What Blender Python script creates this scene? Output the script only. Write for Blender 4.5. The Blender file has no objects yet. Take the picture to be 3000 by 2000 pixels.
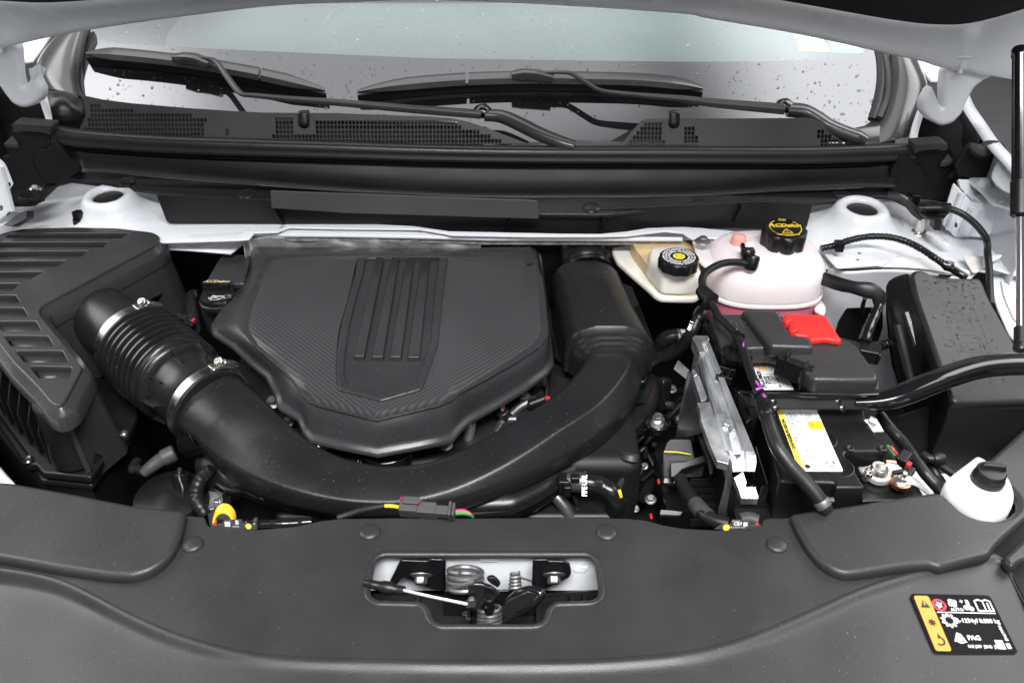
import bpy, bmesh, math, random
from mathutils import Vector, Matrix, noise
from math import sin, cos, pi, radians, sqrt, atan2
random.seed(7)
SC = bpy.context.scene
COL = SC.collection

# ---------------------------------------------------------------- camera
CAM = Vector((0.0, -0.69, 0.757)); PITCH = radians(35); FPX = 2500.0     # photo pixels (3000 x 2000)
cd = bpy.data.cameras.new('camera'); cam = bpy.data.objects.new('camera', cd); COL.objects.link(cam)
cam.location = CAM; cam.rotation_euler = (pi/2-PITCH, 0, 0)
cd.sensor_width = 36; cd.lens = 30; cd.clip_start = 0.02; cd.clip_end = 100
cd.dof.use_dof = True; cd.dof.focus_distance = 1.25; cd.dof.aperture_fstop = 8.0
SC.camera = cam
# ---------------------------------------------------------------- world and lamps (neutral photo booth)
w = bpy.data.worlds.new('World'); SC.world = w; w.use_nodes = True
bg = w.node_tree.nodes['Background']; bg.inputs[0].default_value = (0.93, 0.96, 1.0, 1); bg.inputs[1].default_value = 0.15
def area(name, loc, target, sx, sy, power, soft=.22, col=(1, 1, 1)):
    l = bpy.data.lights.new(name, 'AREA'); l.shape = 'RECTANGLE'; l.size = sx; l.size_y = sy; l.energy = power; l.color = col
    l.use_nodes = True; nt = l.node_tree; em = nt.nodes['Emission']; gm = nt.nodes.new('ShaderNodeNewGeometry'); sp = nt.nodes.new('ShaderNodeSeparateXYZ')
    nt.links.new(gm.outputs['Parametric'], sp.inputs[0]); last = None      # a softbox: the cloth dims towards its rim
    for i in (0, 1):
        a = nt.nodes.new('ShaderNodeMath'); a.operation = 'PINGPONG'; a.inputs[1].default_value = .5; nt.links.new(sp.outputs[i], a.inputs[0])
        b = nt.nodes.new('ShaderNodeMapRange'); b.interpolation_type = 'SMOOTHSTEP'; b.inputs[2].default_value = soft; b.inputs[3].default_value = .02; nt.links.new(a.outputs[0], b.inputs[0])
        if last:
            c = nt.nodes.new('ShaderNodeMath'); c.operation = 'MULTIPLY'; nt.links.new(last, c.inputs[0]); nt.links.new(b.outputs[0], c.inputs[1]); last = c.outputs[0]
        else: last = b.outputs[0]
    nt.links.new(last, em.inputs['Strength'])
    o = bpy.data.objects.new(name, l); COL.objects.link(o); o.location = loc
    o.rotation_euler = (Vector(target)-Vector(loc)).to_track_quat('-Z', 'Y').to_euler(); return o
area('softbox_right', (2.55, 1.3, 2.6), (0.9, 0.7, 0), 3.2, 3.6, 165)
area('softbox_left', (-3.1, 0.9, 2.5), (-0.9, 0.6, 0), 2.4, 3.8, 150)
area('softbox_ceiling', (-0.7, 1.9, 3.0), (-0.5, 1.2, 0), 3.4, 2.6, 46)
area('softbox_front', (0.2, -1.4, 3.0), (0, 0.1, 0), 2.8, 1.3, 360)
area('low_front_fill', (0.3, -2.7, 1.5), (0, 0.6, 0.3), 2.6, 1.0, 22)  # added fill, no seen source: lightens the hood beam and front-facing parts
SC.view_settings.view_transform = 'Standard'; SC.view_settings.look = 'None'
SC.view_settings.exposure = 0.22; SC.view_settings.gamma = 1.0
SC.render.engine = 'CYCLES'

# ---------------------------------------------------------------- measuring: photo pixel -> point on a plane that stands in the place
F_ = Vector((0, cos(PITCH), -sin(PITCH))); U_ = Vector((0, sin(PITCH), cos(PITCH))); R_ = Vector((1, 0, 0))
def ray(px, py): return F_ + R_*((px-1500)/FPX) - U_*((py-1000)/FPX)
def hit(p, O, n):
    d = ray(*p); return CAM + d*((O-CAM).dot(n)/d.dot(n))
def pz(px, py, z): return hit((px, py), Vector((0, 0, z)), Vector((0, 0, 1)))
def pyy(px, py, y): return hit((px, py), Vector((0, y, 0)), Vector((0, 1, 0)))
VW = dict(a1=(0,0,2.34), a2=(1000,0,2.34), a3=(2000,0,2.34), a4=(0,600,2.34), a5=(1000,600,2.34), a6=(2000,600,2.34),
          b1=(0,1200,1.96), b2=(1000,1200,1.96), b3=(2000,1200,1.96), b4=(1900,1150,3.825), b5=(2600,1700,5.88), b6=(1050,1580,3.136),
          c1=(1850,900,4.612), c2=(2500,1150,3.824), c3=(0,1150,4.48), c4=(500,1250,4.704), c5=(1600,1050,3.0756), c6=(2050,620,4.9),
          d1=(0,300,3.733), d2=(2600,350,4.48), d3=(540,740,7.127), d4=(1780,700,6.03), p=(0,0,1.0))
def g(v, *a):
    x0, y0, s = VW[v]; return [(x0+a[i]/s, y0+a[i+1]/s) for i in range(0, len(a), 2)]
def gz(v, *a):          # x,y,z triples -> 3D points
    x0, y0, s = VW[v]; return [pz(x0+a[i]/s, y0+a[i+1]/s, a[i+2]) for i in range(0, len(a), 3)]
def gy(v, *a):
    x0, y0, s = VW[v]; return [pyy(x0+a[i]/s, y0+a[i+1]/s, a[i+2]) for i in range(0, len(a), 3)]
class Frame:
    def __init__(s, O, ex, ey):
        s.O = Vector(O); s.ex = Vector(ex).normalized(); s.ez = s.ex.cross(Vector(ey)).normalized(); s.ey = s.ez.cross(s.ex)
    def px(s, pts):
        r = []
        for p in pts:
            d = hit(p, s.O, s.ez)-s.O; r.append((d.dot(s.ex), d.dot(s.ey)))
        return r
    def p3(s, u, v, w=0): return s.O+s.ex*u+s.ey*v+s.ez*w
    def up(s, w): return Frame(s.O+s.ez*w, s.ex, s.ey)
def HZ(z): return Frame((0, 0, z), (1, 0, 0), (0, 1, 0))
def VY(y): return Frame((0, y, 0), (1, 0, 0), (0, 0, 1))
def rnd(loop, r, seg=4):
    out = []; n = len(loop)
    for i in range(n):
        a, b, c = Vector(loop[i-1]), Vector(loop[i]), Vector(loop[(i+1) % n])
        d1, d2 = a-b, c-b
        if d1.length < 1e-7 or d2.length < 1e-7: continue
        k = min(r, d1.length*.45, d2.length*.45); p, q = b+d1.normalized()*k, b+d2.normalized()*k
        for j in range(seg+1):
            t = j/seg; out.append(tuple(p*(1-t)**2+b*2*t*(1-t)+q*t*t))
    return out
def crom(pts, sub=6):
    P = [Vector(p) for p in pts]; n = len(P)
    if n < 3: return [P[0].lerp(P[-1], i/sub) for i in range(sub+1)]
    P = [P[0]*2-P[1]]+P+[P[-1]*2-P[-2]]; out = []
    for i in range(1, n):
        a, b, c, d = P[i-1:i+3]
        for j in range(sub):
            t = j/sub; out.append(.5*((2*b)+(c-a)*t+(2*a-5*b+4*c-d)*t*t+(3*b-a-3*c+d)*t**3))
    return out+[P[-2]]

# ---------------------------------------------------------------- mesh makers: (verts, faces)
def join(*ms):
    V, Fc = [], []
    for v, f in ms:
        o = len(V); V += [Vector(p) for p in v]; Fc += [[i+o for i in q] for q in f]
    return V, Fc
def xf(m, M): return [M @ Vector(p) for p in m[0]], m[1]
def loft(rings, cap=True, closed=True):
    n = len(rings[0]); V = [Vector(p) for r in rings for p in r]; Fc = []
    for i in range(len(rings)-1):
        for j in range(n if closed else n-1):
            k = (j+1) % n; Fc.append([i*n+j, i*n+k, (i+1)*n+k, (i+1)*n+j])
    if cap and closed: Fc.append(list(range(n))[::-1]); Fc.append([(len(rings)-1)*n+j for j in range(n)])
    return V, Fc
def basis(ax):
    ax = Vector(ax).normalized(); h = Vector((0, 0, 1)) if abs(ax.z) < .9 else Vector((0, 1, 0))
    e1 = h.cross(ax).normalized(); return e1, ax.cross(e1), ax
def lathe(prof, c, ax=(0, 0, 1), seg=24, sx=1, sy=1, wob=None):
    e1, e2, e3 = basis(ax); c = Vector(c); rings = []
    for r, h in prof:
        rings.append([c+e3*h+e1*(r*(wob(2*pi*j/seg, r, h) if wob else 1)*cos(2*pi*j/seg)*sx)+e2*(r*(wob(2*pi*j/seg, r, h) if wob else 1)*sin(2*pi*j/seg)*sy) for j in range(seg)])
    return loft(rings)
def cyl(a, b, r, seg=12, r2=None):
    a, b = Vector(a), Vector(b); r2 = r if r2 is None else r2; L = (b-a).length; k = min(.0012, r*.2, L*.2)
    return lathe([(max(r-k, 1e-5), 0), (r, k), (r2, L-k), (max(r2-k, 1e-5), L)], a, b-a, seg)
def tube(pts, r, n=10, sub=6, rf=None, flat=None, raw=False, expo=2.0):
    P = [Vector(p) for p in pts] if raw else crom(pts, sub); m = len(P)
    if isinstance(r, (int, float)): R = [r]*m
    else:
        R = []
        for i in range(m):
            s = i/(m-1)*(len(r)-1); k = min(int(s), len(r)-2); R.append(r[k]*(1-(s-k))+r[k+1]*(s-k))
    if rf: R = [R[i]*rf(i/(m-1)) for i in range(m)]
    T = [(P[min(i+1, m-1)]-P[max(i-1, 0)]).normalized() for i in range(m)]
    e = basis(T[0])[0]; rings = []
    for i in range(m):
        e = (e-T[i]*e.dot(T[i])).normalized(); f = T[i].cross(e); ring = []
        for j in range(n):
            a = 2*pi*j/n; c, s = cos(a), sin(a)
            if expo != 2: c, s = math.copysign(abs(c)**(2/expo), c), math.copysign(abs(s)**(2/expo), s)
            ring.append(P[i]+e*(R[i]*c)+f*(R[i]*s*(flat or 1)))
        rings.append(ring)
    return loft(rings)
def cut(m, co, no):      # throw away what lies in front of a plane
    bm = bmesh.new(); vs = [bm.verts.new(v) for v in m[0]]
    for f in m[1]: bm.faces.new([vs[i] for i in f])
    bmesh.ops.bisect_plane(bm, geom=bm.verts[:]+bm.edges[:]+bm.faces[:], plane_co=co, plane_no=no, clear_outer=True)
    bm.verts.index_update(); r = [v.co.copy() for v in bm.verts], [[v.index for v in f.verts] for f in bm.faces]; bm.free(); return r
def slab(pts, vec):
    n = len(pts); vec = Vector(vec); return loft([[Vector(p)+vec for p in pts], [Vector(p) for p in pts]])
def box(c, sx, sy, sz, ex=(1, 0, 0), ey=(0, 1, 0)):
    f = Frame(c, ex, ey); return slab([f.p3(a*sx/2, b*sy/2, sz/2) for a, b in ((-1, -1), (1, -1), (1, 1), (-1, 1))], -f.ez*sz)
def grid(rows): return loft(rows, closed=False)
def sweep(path, prof):
    return grid([[p+Vector(q) for q in prof] for p in path])
def coil(c, ax, r, wr, turns, pitch, n=6, seg=14, r2=None):
    e1, e2, e3 = basis(ax); c = Vector(c); m = int(turns*seg); r2 = r2 or r
    return tube([c+e3*(pitch*i/seg)+(e1*cos(2*pi*i/seg)+e2*sin(2*pi*i/seg))*(r+(r2-r)*i/m) for i in range(m+1)], wr, n, raw=True)
def hexbolt(c, ax, r, h=None, flange=1.6, stud=0):
    e1, e2, e3 = basis(ax); c = Vector(c); h = h or r*1.1
    hx = loft([[c+e3*q+(e1*cos(a)+e2*sin(a))*(r*k) for a in [pi/3*i for i in range(6)]] for q, k in ((0, 1), (h*.85, 1), (h, .86))])
    ms = [hx, lathe([(r*flange, 0), (r*flange, r*.15), (r*1.05, r*.45), (r*.5, r*.46)], c-e3*r*.1, ax, 18)]
    if stud: ms.append(cyl(c, c+e3*(h+stud), r*.5, 10))
    return join(*ms)
def curve_mesh(cu):
    o = bpy.data.objects.new('t', cu); me = bpy.data.meshes.new_from_object(o)
    V = [v.co.copy() for v in me.vertices]; Fc = [list(p.vertices) for p in me.polygons]
    bpy.data.objects.remove(o); bpy.data.meshes.remove(me); bpy.data.curves.remove(cu); return V, Fc
def plate(fr, loops, thick=.004, bev=.001, res=2):
    """a sheet with holes: top face on the frame, loops in frame units (first the outline, then holes)"""
    cu = bpy.data.curves.new('c', 'CURVE'); cu.dimensions = '2D'; cu.fill_mode = 'BOTH'
    bev = min(bev, thick*.49); cu.extrude = thick/2-bev; cu.bevel_depth = bev; cu.bevel_resolution = res; cu.offset = -bev
    for i, lp in enumerate(loops):
        A = sum(lp[k-1][0]*lp[k][1]-lp[k][0]*lp[k-1][1] for k in range(len(lp)))
        if (A > 0) != (i == 0): lp = lp[::-1]
        s = cu.splines.new('POLY'); s.points.add(len(lp)-1); s.use_cyclic_u = True
        for k, (x, y) in enumerate(lp): s.points[k].co = (x, y, 0, 1)
    V, Fc = curve_mesh(cu); return [fr.p3(v.x, v.y, v.z-thick/2) for v in V], Fc
def text(s, fr, u, v, h, rot=0, sx=1, align='CENTER', bold=0, shear=0):
    cu = bpy.data.curves.new('f', 'FONT'); cu.body = s; cu.size = h*1.4; cu.align_x = align; cu.align_y = 'CENTER'; cu.resolution_u = 2
    cu.offset = bold; cu.shear = shear
    V, Fc = curve_mesh(cu); c, q = cos(rot), sin(rot)
    return [fr.p3(u+(p.x*sx*c-p.y*q), v+(p.x*sx*q+p.y*c), .0003) for p in V], Fc
def flat(fr, pts, w=.0003): return [fr.p3(x, y, w) for x, y in pts], [list(range(len(pts)))]
def rect(fr, x0, y0, x1, y1, w=.0003): return flat(fr, [(x0, y0), (x1, y0), (x1, y1), (x0, y1)], w)
def ringf(fr, u, v, r0, r1, n=28, w=.0003, a0=0, a1=2*pi, sy=1):
    V, Fc = [], []
    for i in range(n+1):
        a = a0+(a1-a0)*i/n; V += [fr.p3(u+r0*cos(a), v+r0*sin(a)*sy, w), fr.p3(u+r1*cos(a), v+r1*sin(a)*sy, w)]
    for i in range(n): Fc.append([2*i, 2*i+1, 2*i+3, 2*i+2])
    return V, Fc
def line(fr, pts, wd, w=.0003):
    ms = []
    for a, b in zip(pts, pts[1:]):
        d = Vector((b[0]-a[0], b[1]-a[1])); 
        if d.length < 1e-9: continue
        d.normalize(); q = Vector((-d.y, d.x))*wd/2; e = d*wd*.4
        ms.append(flat(fr, [(a[0]-q.x-e.x, a[1]-q.y-e.y), (b[0]-q.x+e.x, b[1]-q.y+e.y), (b[0]+q.x+e.x, b[1]+q.y+e.y), (a[0]+q.x-e.x, a[1]+q.y-e.y)], w))
    return join(*ms)

# ---------------------------------------------------------------- objects
ORG = {}
def thing(name, label, cat, loc=None, group=None):
    o = bpy.data.objects.new(name, None); COL.objects.link(o); o.empty_display_size = .02
    o.location = loc or (0, 0, 0); ORG[o.name] = Vector(o.location); o['label'] = label; o['category'] = cat
    if group: o['group'] = group
    return o
def part(name, m, mt, parent=None, bevel=0, seg=2, sub=0, sharp=40, solid=0, label=None, kind=None, recalc=True):
    me = bpy.data.meshes.new(name); off = ORG[parent.name] if parent else Vector((0, 0, 0))
    me.from_pydata([tuple(Vector(v)-off) for v in m[0]], [], m[1])
    bm = bmesh.new(); bm.from_mesh(me)
    if recalc and not solid and not kind == 'print': bmesh.ops.recalc_face_normals(bm, faces=bm.faces)
    bm.to_mesh(me); bm.free()
    me.materials.append(MT[mt] if isinstance(mt, str) else mt); me.shade_smooth()
    if sharp and not sub: me.set_sharp_from_angle(angle=radians(sharp))
    o = bpy.data.objects.new(name, me); COL.objects.link(o)
    if parent: o.parent = parent
    ORG[o.name] = off
    if solid:
        d = o.modifiers.new('s', 'SOLIDIFY'); d.thickness = solid; d.offset = -1
    if bevel:
        d = o.modifiers.new('b', 'BEVEL'); d.width = bevel; d.segments = seg; d.limit_method = 'ANGLE'; d.angle_limit = radians(35); d.harden_normals = True
    if sub:
        d = o.modifiers.new('u', 'SUBSURF'); d.levels = sub; d.render_levels = sub
    if label: o['label'] = label
    if kind and kind != 'print': o['kind'] = kind
    return o
def solo(name, m, mt, label, cat, group=None, **k):
    o = part(name, m, mt, **k); o['label'] = label; o['category'] = cat
    if group: o['group'] = group
    return o
def struct(name, m, mt, **k):
    o = part(name, m, mt, **k); o['kind'] = 'structure'; return o

# ---------------------------------------------------------------- materials
MT = {}
def mat(name, col, rough=.5, metal=0, bump=0, bscale=600, wave=0, var=.12, vscale=9, spec=.5, coat=0, sss=0, rvar=.08, trans=0, ior=1.45, spk=0):
    m = bpy.data.materials.new(name); m.use_nodes = True; nt = m.node_tree; N = nt.nodes; L = nt.links; b = N['Principled BSDF']
    b.inputs['Metallic'].default_value = metal; b.inputs['Specular IOR Level'].default_value = spec
    b.inputs['Coat Weight'].default_value = coat; b.inputs['Coat Roughness'].default_value = .06; b.inputs['IOR'].default_value = ior
    if sss: b.inputs['Subsurface Weight'].default_value = sss; b.inputs['Subsurface Radius'].default_value = (.03, .025, .025); b.inputs['Subsurface Scale'].default_value = .6
    if trans: b.inputs['Transmission Weight'].default_value = trans
    tc = N.new('ShaderNodeTexCoord'); nz = N.new('ShaderNodeTexNoise'); nz.inputs['Scale'].default_value = vscale; nz.inputs['Detail'].default_value = 6
    L.new(tc.outputs['Object'], nz.inputs['Vector'])
    mr = N.new('ShaderNodeMapRange'); mr.inputs[1].default_value = .3; mr.inputs[2].default_value = .7; mr.inputs[3].default_value = 1-var; mr.inputs[4].default_value = 1+var
    L.new(nz.outputs[0], mr.inputs[0]); mx = N.new('ShaderNodeMix'); mx.data_type = 'RGBA'; mx.blend_type = 'MULTIPLY'; mx.inputs[0].default_value = 1
    mx.inputs[6].default_value = (*col, 1); L.new(mr.outputs[0], mx.inputs[7]); out = mx.outputs[2]
    if spk:      # pale dust specks
        vz = N.new('ShaderNodeTexNoise'); vz.inputs['Scale'].default_value = 420; vz.inputs['Detail'].default_value = 1; L.new(tc.outputs['Object'], vz.inputs['Vector'])
        cr = N.new('ShaderNodeMapRange'); cr.inputs[1].default_value = .74; cr.inputs[2].default_value = .80; L.new(vz.outputs[0], cr.inputs[0])
        m2 = N.new('ShaderNodeMix'); m2.data_type = 'RGBA'; m2.inputs[7].default_value = (spk, spk, spk, 1); L.new(cr.outputs[0], m2.inputs[0]); L.new(out, m2.inputs[6]); out = m2.outputs[2]
    L.new(out, b.inputs['Base Color'])
    r2 = N.new('ShaderNodeMapRange'); r2.inputs[1].default_value = .3; r2.inputs[2].default_value = .7; r2.inputs[3].default_value = max(rough-rvar, .02); r2.inputs[4].default_value = rough+rvar
    L.new(nz.outputs[0], r2.inputs[0]); L.new(r2.outputs[0], b.inputs['Roughness'])
    nrm = None
    if bump:
        n2 = N.new('ShaderNodeTexNoise'); n2.inputs['Scale'].default_value = bscale; n2.inputs['Detail'].default_value = 2; L.new(tc.outputs['Object'], n2.inputs['Vector'])
        bp = N.new('ShaderNodeBump'); bp.inputs['Strength'].default_value = bump; bp.inputs['Distance'].default_value = .0006; L.new(n2.outputs[0], bp.inputs['Height']); nrm = bp
    if wave:
        n3 = N.new('ShaderNodeTexNoise'); n3.inputs['Scale'].default_value = 7; n3.inputs['Detail'].default_value = 1; L.new(tc.outputs['Object'], n3.inputs['Vector'])
        bp = N.new('ShaderNodeBump'); bp.inputs['Strength'].default_value = wave; bp.inputs['Distance'].default_value = .02; L.new(n3.outputs[0], bp.inputs['Height'])
        if nrm: L.new(nrm.outputs[0], bp.inputs['Normal'])
        nrm = bp
    if nrm: L.new(nrm.outputs[0], b.inputs['Normal'])
    MT[name] = m; return m
mat('cover_plastic', (.027, .027, .028), .38, bump=.35, bscale=800, wave=.22, spk=.12)
mat('engine_plastic', (.027, .027, .029), .28, bump=.35, bscale=800, wave=.05, spk=.16)
mat('duct_plastic', (.012, .012, .013), .26, bump=.35, bscale=1200, spk=.15)
mat('box_plastic', (.032, .032, .033), .27, bump=.35, bscale=800)
mat('fuse_plastic', (.018, .018, .019), .34, bump=.3, bscale=900)
mat('black_plastic', (.007, .007, .0075), .32, bump=.25, bscale=800)
mat('grey_plastic', (.048, .048, .049), .5, bump=.3, bscale=900)
mat('cowl_plastic', (.018, .018, .019), .32, bump=.25, bscale=1200)
mat('grille_plastic', (.045, .044, .043), .4, bump=.2, bscale=1200)
mat('wall_plastic', (.006, .006, .0065), .5, bump=.2, bscale=900)
mat('gloss_black', (.008, .008, .009), .14, coat=.6)
mat('rib_plastic', (.030, .030, .032), .18, bump=.1, bscale=900)
mat('rubber', (.010, .010, .010), .40, bump=.3, bscale=500)
mat('bellows_rubber', (.010, .010, .010), .27, bump=.15, bscale=500, spk=.1)
mat('foam', (.035, .034, .033), .95, bump=1.0, bscale=250, var=.35, vscale=60)
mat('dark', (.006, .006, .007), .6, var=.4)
mat('dark_metal', (.02, .02, .022), .4, metal=.6, var=.3, vscale=20)
mat('white_paint', (.74, .755, .79), .28, coat=.25, var=.02, bump=.05, bscale=120)
mat('tape', (.74, .71, .70), .7, bump=.6, bscale=90, var=.08, vscale=40)
mat('tape_stripe', (.62, .63, .66), .6, bump=1.0, bscale=160, var=.2, vscale=60)
mat('cast_alu', (.62, .63, .65), .36, metal=.95, bump=.35, bscale=300, var=.12, vscale=30)
mat('alu_dark', (.20, .205, .215), .42, metal=.9, bump=.3, bscale=200, var=.25, vscale=25)
mat('steel', (.52, .50, .47), .3, metal=1, bump=.15, bscale=300, var=.15, vscale=60)
mat('bolt_grey', (.21, .21, .21), .45, metal=.8, bump=.3, bscale=500, var=.2, vscale=80)
mat('zinc', (.72, .70, .66), .34, metal=1, bump=.3, bscale=400, var=.15, vscale=80)
mat('copper', (.60, .28, .16), .35, metal=1, var=.2, vscale=80)
mat('pale_metal', (.78, .76, .72), .4, metal=.7, bump=.4, bscale=200, var=.12, vscale=60)
mat('chrome', (.7, .7, .72), .1, metal=1, var=.03)
mat('tank_white', (.87, .77, .785), .30, sss=.5, var=.04, vscale=12)
mat('tank_pink', (.66, .16, .24), .34, sss=.3, var=.1, vscale=20)
mat('nipple_pink', (.85, .38, .34), .35, sss=.3, var=.1, vscale=50)
mat('reservoir_white', (.76, .73, .66), .36, sss=.3, var=.05, vscale=18)
mat('fluid_amber', (.60, .45, .25), .36, sss=.25, var=.18, vscale=28)
mat('washer_white', (.86, .865, .90), .38, sss=.25, var=.02)
mat('red_plastic', (.62, .025, .022), .42, bump=.2, bscale=700, var=.1)
mat('label_white', (.76, .76, .76), .4, var=.03)
mat('label_black', (.004, .004, .005), .5, var=.05, spec=.12)
mat('print_white', (.80, .80, .80), .5, var=.03)
mat('print_grey', (.30, .30, .30), .5, var=.05)
mat('print_black', (.012, .012, .012), .5, var=.05)
mat('label_yellow', (.86, .66, .07), .4, var=.03)
mat('label_amber', (.85, .50, .04), .4, var=.03)
mat('label_orange', (.90, .27, .03), .35, var=.03)
mat('print_red', (.75, .03, .05), .4, var=.03)
mat('print_yellow', (.85, .62, .05), .45, var=.03)
mat('dipstick_yellow', (.90, .50, .03), .4, sss=.1, var=.05)
mat('purple', (.42, .06, .42), .5, var=.08)
mat('wire_yellow', (.75, .6, .03), .4); mat('wire_red', (.45, .02, .03), .4); mat('wire_green', (.03, .3, .06), .4); mat('wire_pink', (.75, .1, .2), .4)
mat('foil', (.50, .50, .49), .3, metal=.7, bump=1.0, bscale=60, var=.3, vscale=40)
mat('stamp', (.50, .50, .53), .5)
mat('insulation', (.26, .25, .23), .95, bump=1, bscale=120, var=.45, vscale=70)
mat('floor_grey', (.12, .12, .123), .7, bump=.3, bscale=40, var=.1)
mat('dash_pale', (.16, .172, .172), .6, var=.05)
mat('liner', (.010, .010, .010), .9, bump=.6, bscale=200)
mat('trim_wet', (.050, .048, .047), .26, bump=.35, bscale=700, coat=.5, spec=.6)
mat('decal_orange', (.8, .45, .25), .4); mat('decal_teal', (.35, .7, .68), .4)
def carbon():
    m = mat('carbon', (.036, .036, .038), .36, var=.08); nt = m.node_tree; N = nt.nodes; L = nt.links; b = N['Principled BSDF']
    tc = N.new('ShaderNodeTexCoord'); mp = N.new('ShaderNodeMapping'); mp.inputs['Rotation'].default_value = (0, 0, radians(45)); sx = N.new('ShaderNodeSeparateXYZ'); L.new(tc.outputs['Object'], sx.inputs[0]); ab = N.new('ShaderNodeMath'); ab.operation = 'ADD'; ab.inputs[1].default_value = .178; L.new(sx.outputs[0], ab.inputs[0]); a2 = N.new('ShaderNodeMath'); a2.operation = 'ABSOLUTE'; L.new(ab.outputs[0], a2.inputs[0]); cx = N.new('ShaderNodeCombineXYZ'); L.new(a2.outputs[0], cx.inputs[0]); L.new(sx.outputs[1], cx.inputs[1]); L.new(cx.outputs[0], mp.inputs[0])
    w1 = N.new('ShaderNodeTexWave'); w1.inputs['Scale'].default_value = 58; w1.inputs['Distortion'].default_value = 0; L.new(mp.outputs[0], w1.inputs['Vector'])
    m2 = N.new('ShaderNodeMapping'); m2.inputs['Rotation'].default_value = (0, 0, radians(-38)); L.new(cx.outputs[0], m2.inputs[0])
    w2 = N.new('ShaderNodeTexWave'); w2.inputs['Scale'].default_value = 105; L.new(m2.outputs[0], w2.inputs['Vector'])
    a = N.new('ShaderNodeMath'); a.operation = 'MULTIPLY_ADD'; a.inputs[1].default_value = .45; L.new(w2.outputs['Fac'], a.inputs[0]); L.new(w1.outputs['Fac'], a.inputs[2])
    bp = N.new('ShaderNodeBump'); bp.inputs['Strength'].default_value = .45; bp.inputs['Distance'].default_value = .0003; L.new(a.outputs[0], bp.inputs['Height']); L.new(bp.outputs[0], b.inputs['Normal'])
    mx = [n for n in N if n.type == 'MIX'][0]; mr = N.new('ShaderNodeMapRange'); mr.inputs[2].default_value = 1.45; mr.inputs[3].default_value = .62; mr.inputs[4].default_value = 1.5; L.new(a.outputs[0], mr.inputs[0])
    m3 = N.new('ShaderNodeMix'); m3.data_type = 'RGBA'; m3.blend_type = 'MULTIPLY'; m3.inputs[0].default_value = 1; L.new(mx.outputs[2], m3.inputs[6]); L.new(mr.outputs[0], m3.inputs[7]); L.new(m3.outputs[2], b.inputs['Base Color'])
carbon()
def glassy(name, tint, refl, clear):
    m = bpy.data.materials.new(name); m.use_nodes = True; nt = m.node_tree; N = nt.nodes; L = nt.links; N.remove(N['Principled BSDF']); out = N['Material Output']
    gl = N.new('ShaderNodeBsdfGlossy'); gl.inputs['Roughness'].default_value = .03; gl.inputs['Color'].default_value = (.95, .96, 1, 1)
    if clear: tr = N.new('ShaderNodeBsdfTransparent'); tr.inputs[0].default_value = (*tint, 1)
    else: tr = N.new('ShaderNodeBsdfDiffuse'); tr.inputs[0].default_value = (*tint, 1)
    fr = N.new('ShaderNodeFresnel'); fr.inputs[0].default_value = refl; mx = N.new('ShaderNodeMixShader')
    L.new(fr.outputs[0], mx.inputs[0]); L.new(tr.outputs[0], mx.inputs[1]); L.new(gl.outputs[0], mx.inputs[2]); L.new(mx.outputs[0], out.inputs[0]); MT[name] = m
glassy('windshield_glass', (.74, .86, .85), 1.95, True)
glassy('frit_glass', (.012, .012, .013), 2.1, False)
glassy('bead', (.90, .92, .92), 2.6, True)
mat('water', (1, 1, 1), .02, trans=1, ior=1.33, var=0, rvar=0)
# ================================================================ SETTING
struct('ground', grid([[(-8, -6, -.95), (8, -6, -.95)], [(-8, 8, -.95), (8, 8, -.95)]]), 'floor_grey')
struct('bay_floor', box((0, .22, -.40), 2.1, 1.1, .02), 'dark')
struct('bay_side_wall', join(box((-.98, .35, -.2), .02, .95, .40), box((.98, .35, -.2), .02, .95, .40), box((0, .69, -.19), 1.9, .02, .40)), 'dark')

def wob(seed, k=.06):
    return lambda a, r, h: 1+(k*noise.noise(Vector((cos(a)*1.3+seed, sin(a)*1.3, r*6))) if r > .05 else 0)
def tower(c, seed, label, z0):
    t = thing('strut_tower', label, 'strut tower', c, 'white painted strut towers')
    c = Vector(c)
    pr = [(.0275, -.006), (.0280, -.002), (.030, .0005), (.036, .0018), (.041, -.003), (.0445, -.010), (.051, -.020), (.064, -.030), (.085, -.038), (.11, -.043), (.14, -.046), (.19, -.050), (.25, -.056)]
    tw = lathe(pr, c, (0, -.07, 1), 64, wob=wob(seed)); tw = cut((tw[0], [f for f in tw[1] if len(f) < 5]), (0, z0, 0), (0, -1, 0))
    part('tower_shell', tw, 'white_paint', t, sharp=60, solid=.003)
    part('bearing_cap', lathe([(.0285, -.004), (.0275, -.012), (.022, -.014), (.012, -.016), (.0005, -.016)], c, (0, -.07, 1), 24), 'black_plastic', t)
    return t
tL = tower(pz(*g('a1', 740, 1345)[0], .118), 3.1, 'white strut tower with round open top at the left, behind the air filter box', .565)
tR = tower(pz(*g('a3', 1232, 1430)[0], .118), 8.4, 'white strut tower with round open top at the right, behind the coolant tank', .50)
# studs standing on the towers
def stud(v, x, y, z, L, r, m, label, hexed=False):
    a = gz(v, x, y, z)[0]
    ms = cyl(a, a+Vector((0, 0, L)), r, 14)
    if hexed: ms = join(hexbolt(a, (0, 0, 1), r*1.5, L*.45, 1.3), hexbolt(a+Vector((.001, 0, L*.45)), (0, 0, 1), r*1.25, L*.55, 1.0))
    else: ms = join(ms, lathe([(r*1.9, 0), (r*1.8, .0012), (r*1.1, .003)], a, (0, 0, 1), 16))
    solo('stud', ms, m, label, 'stud')
stud('a1', 560, 1560, .076, .030, .0085, 'black_plastic', 'black hex plastic cap nut standing behind the air filter box', True)
stud('a1', 640, 1575, .076, .016, .006, 'pale_metal', 'short pale metal stud just right of the black hex cap nut')
stud('a1', 785, 1575, .076, .017, .007, 'pale_metal', 'domed pale metal stud between the hex cap nut and the stamped flange')
stud('a6', 1617, 190, .080, .030, .0075, 'zinc', 'tall tan threaded stud on the right strut tower')
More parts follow.
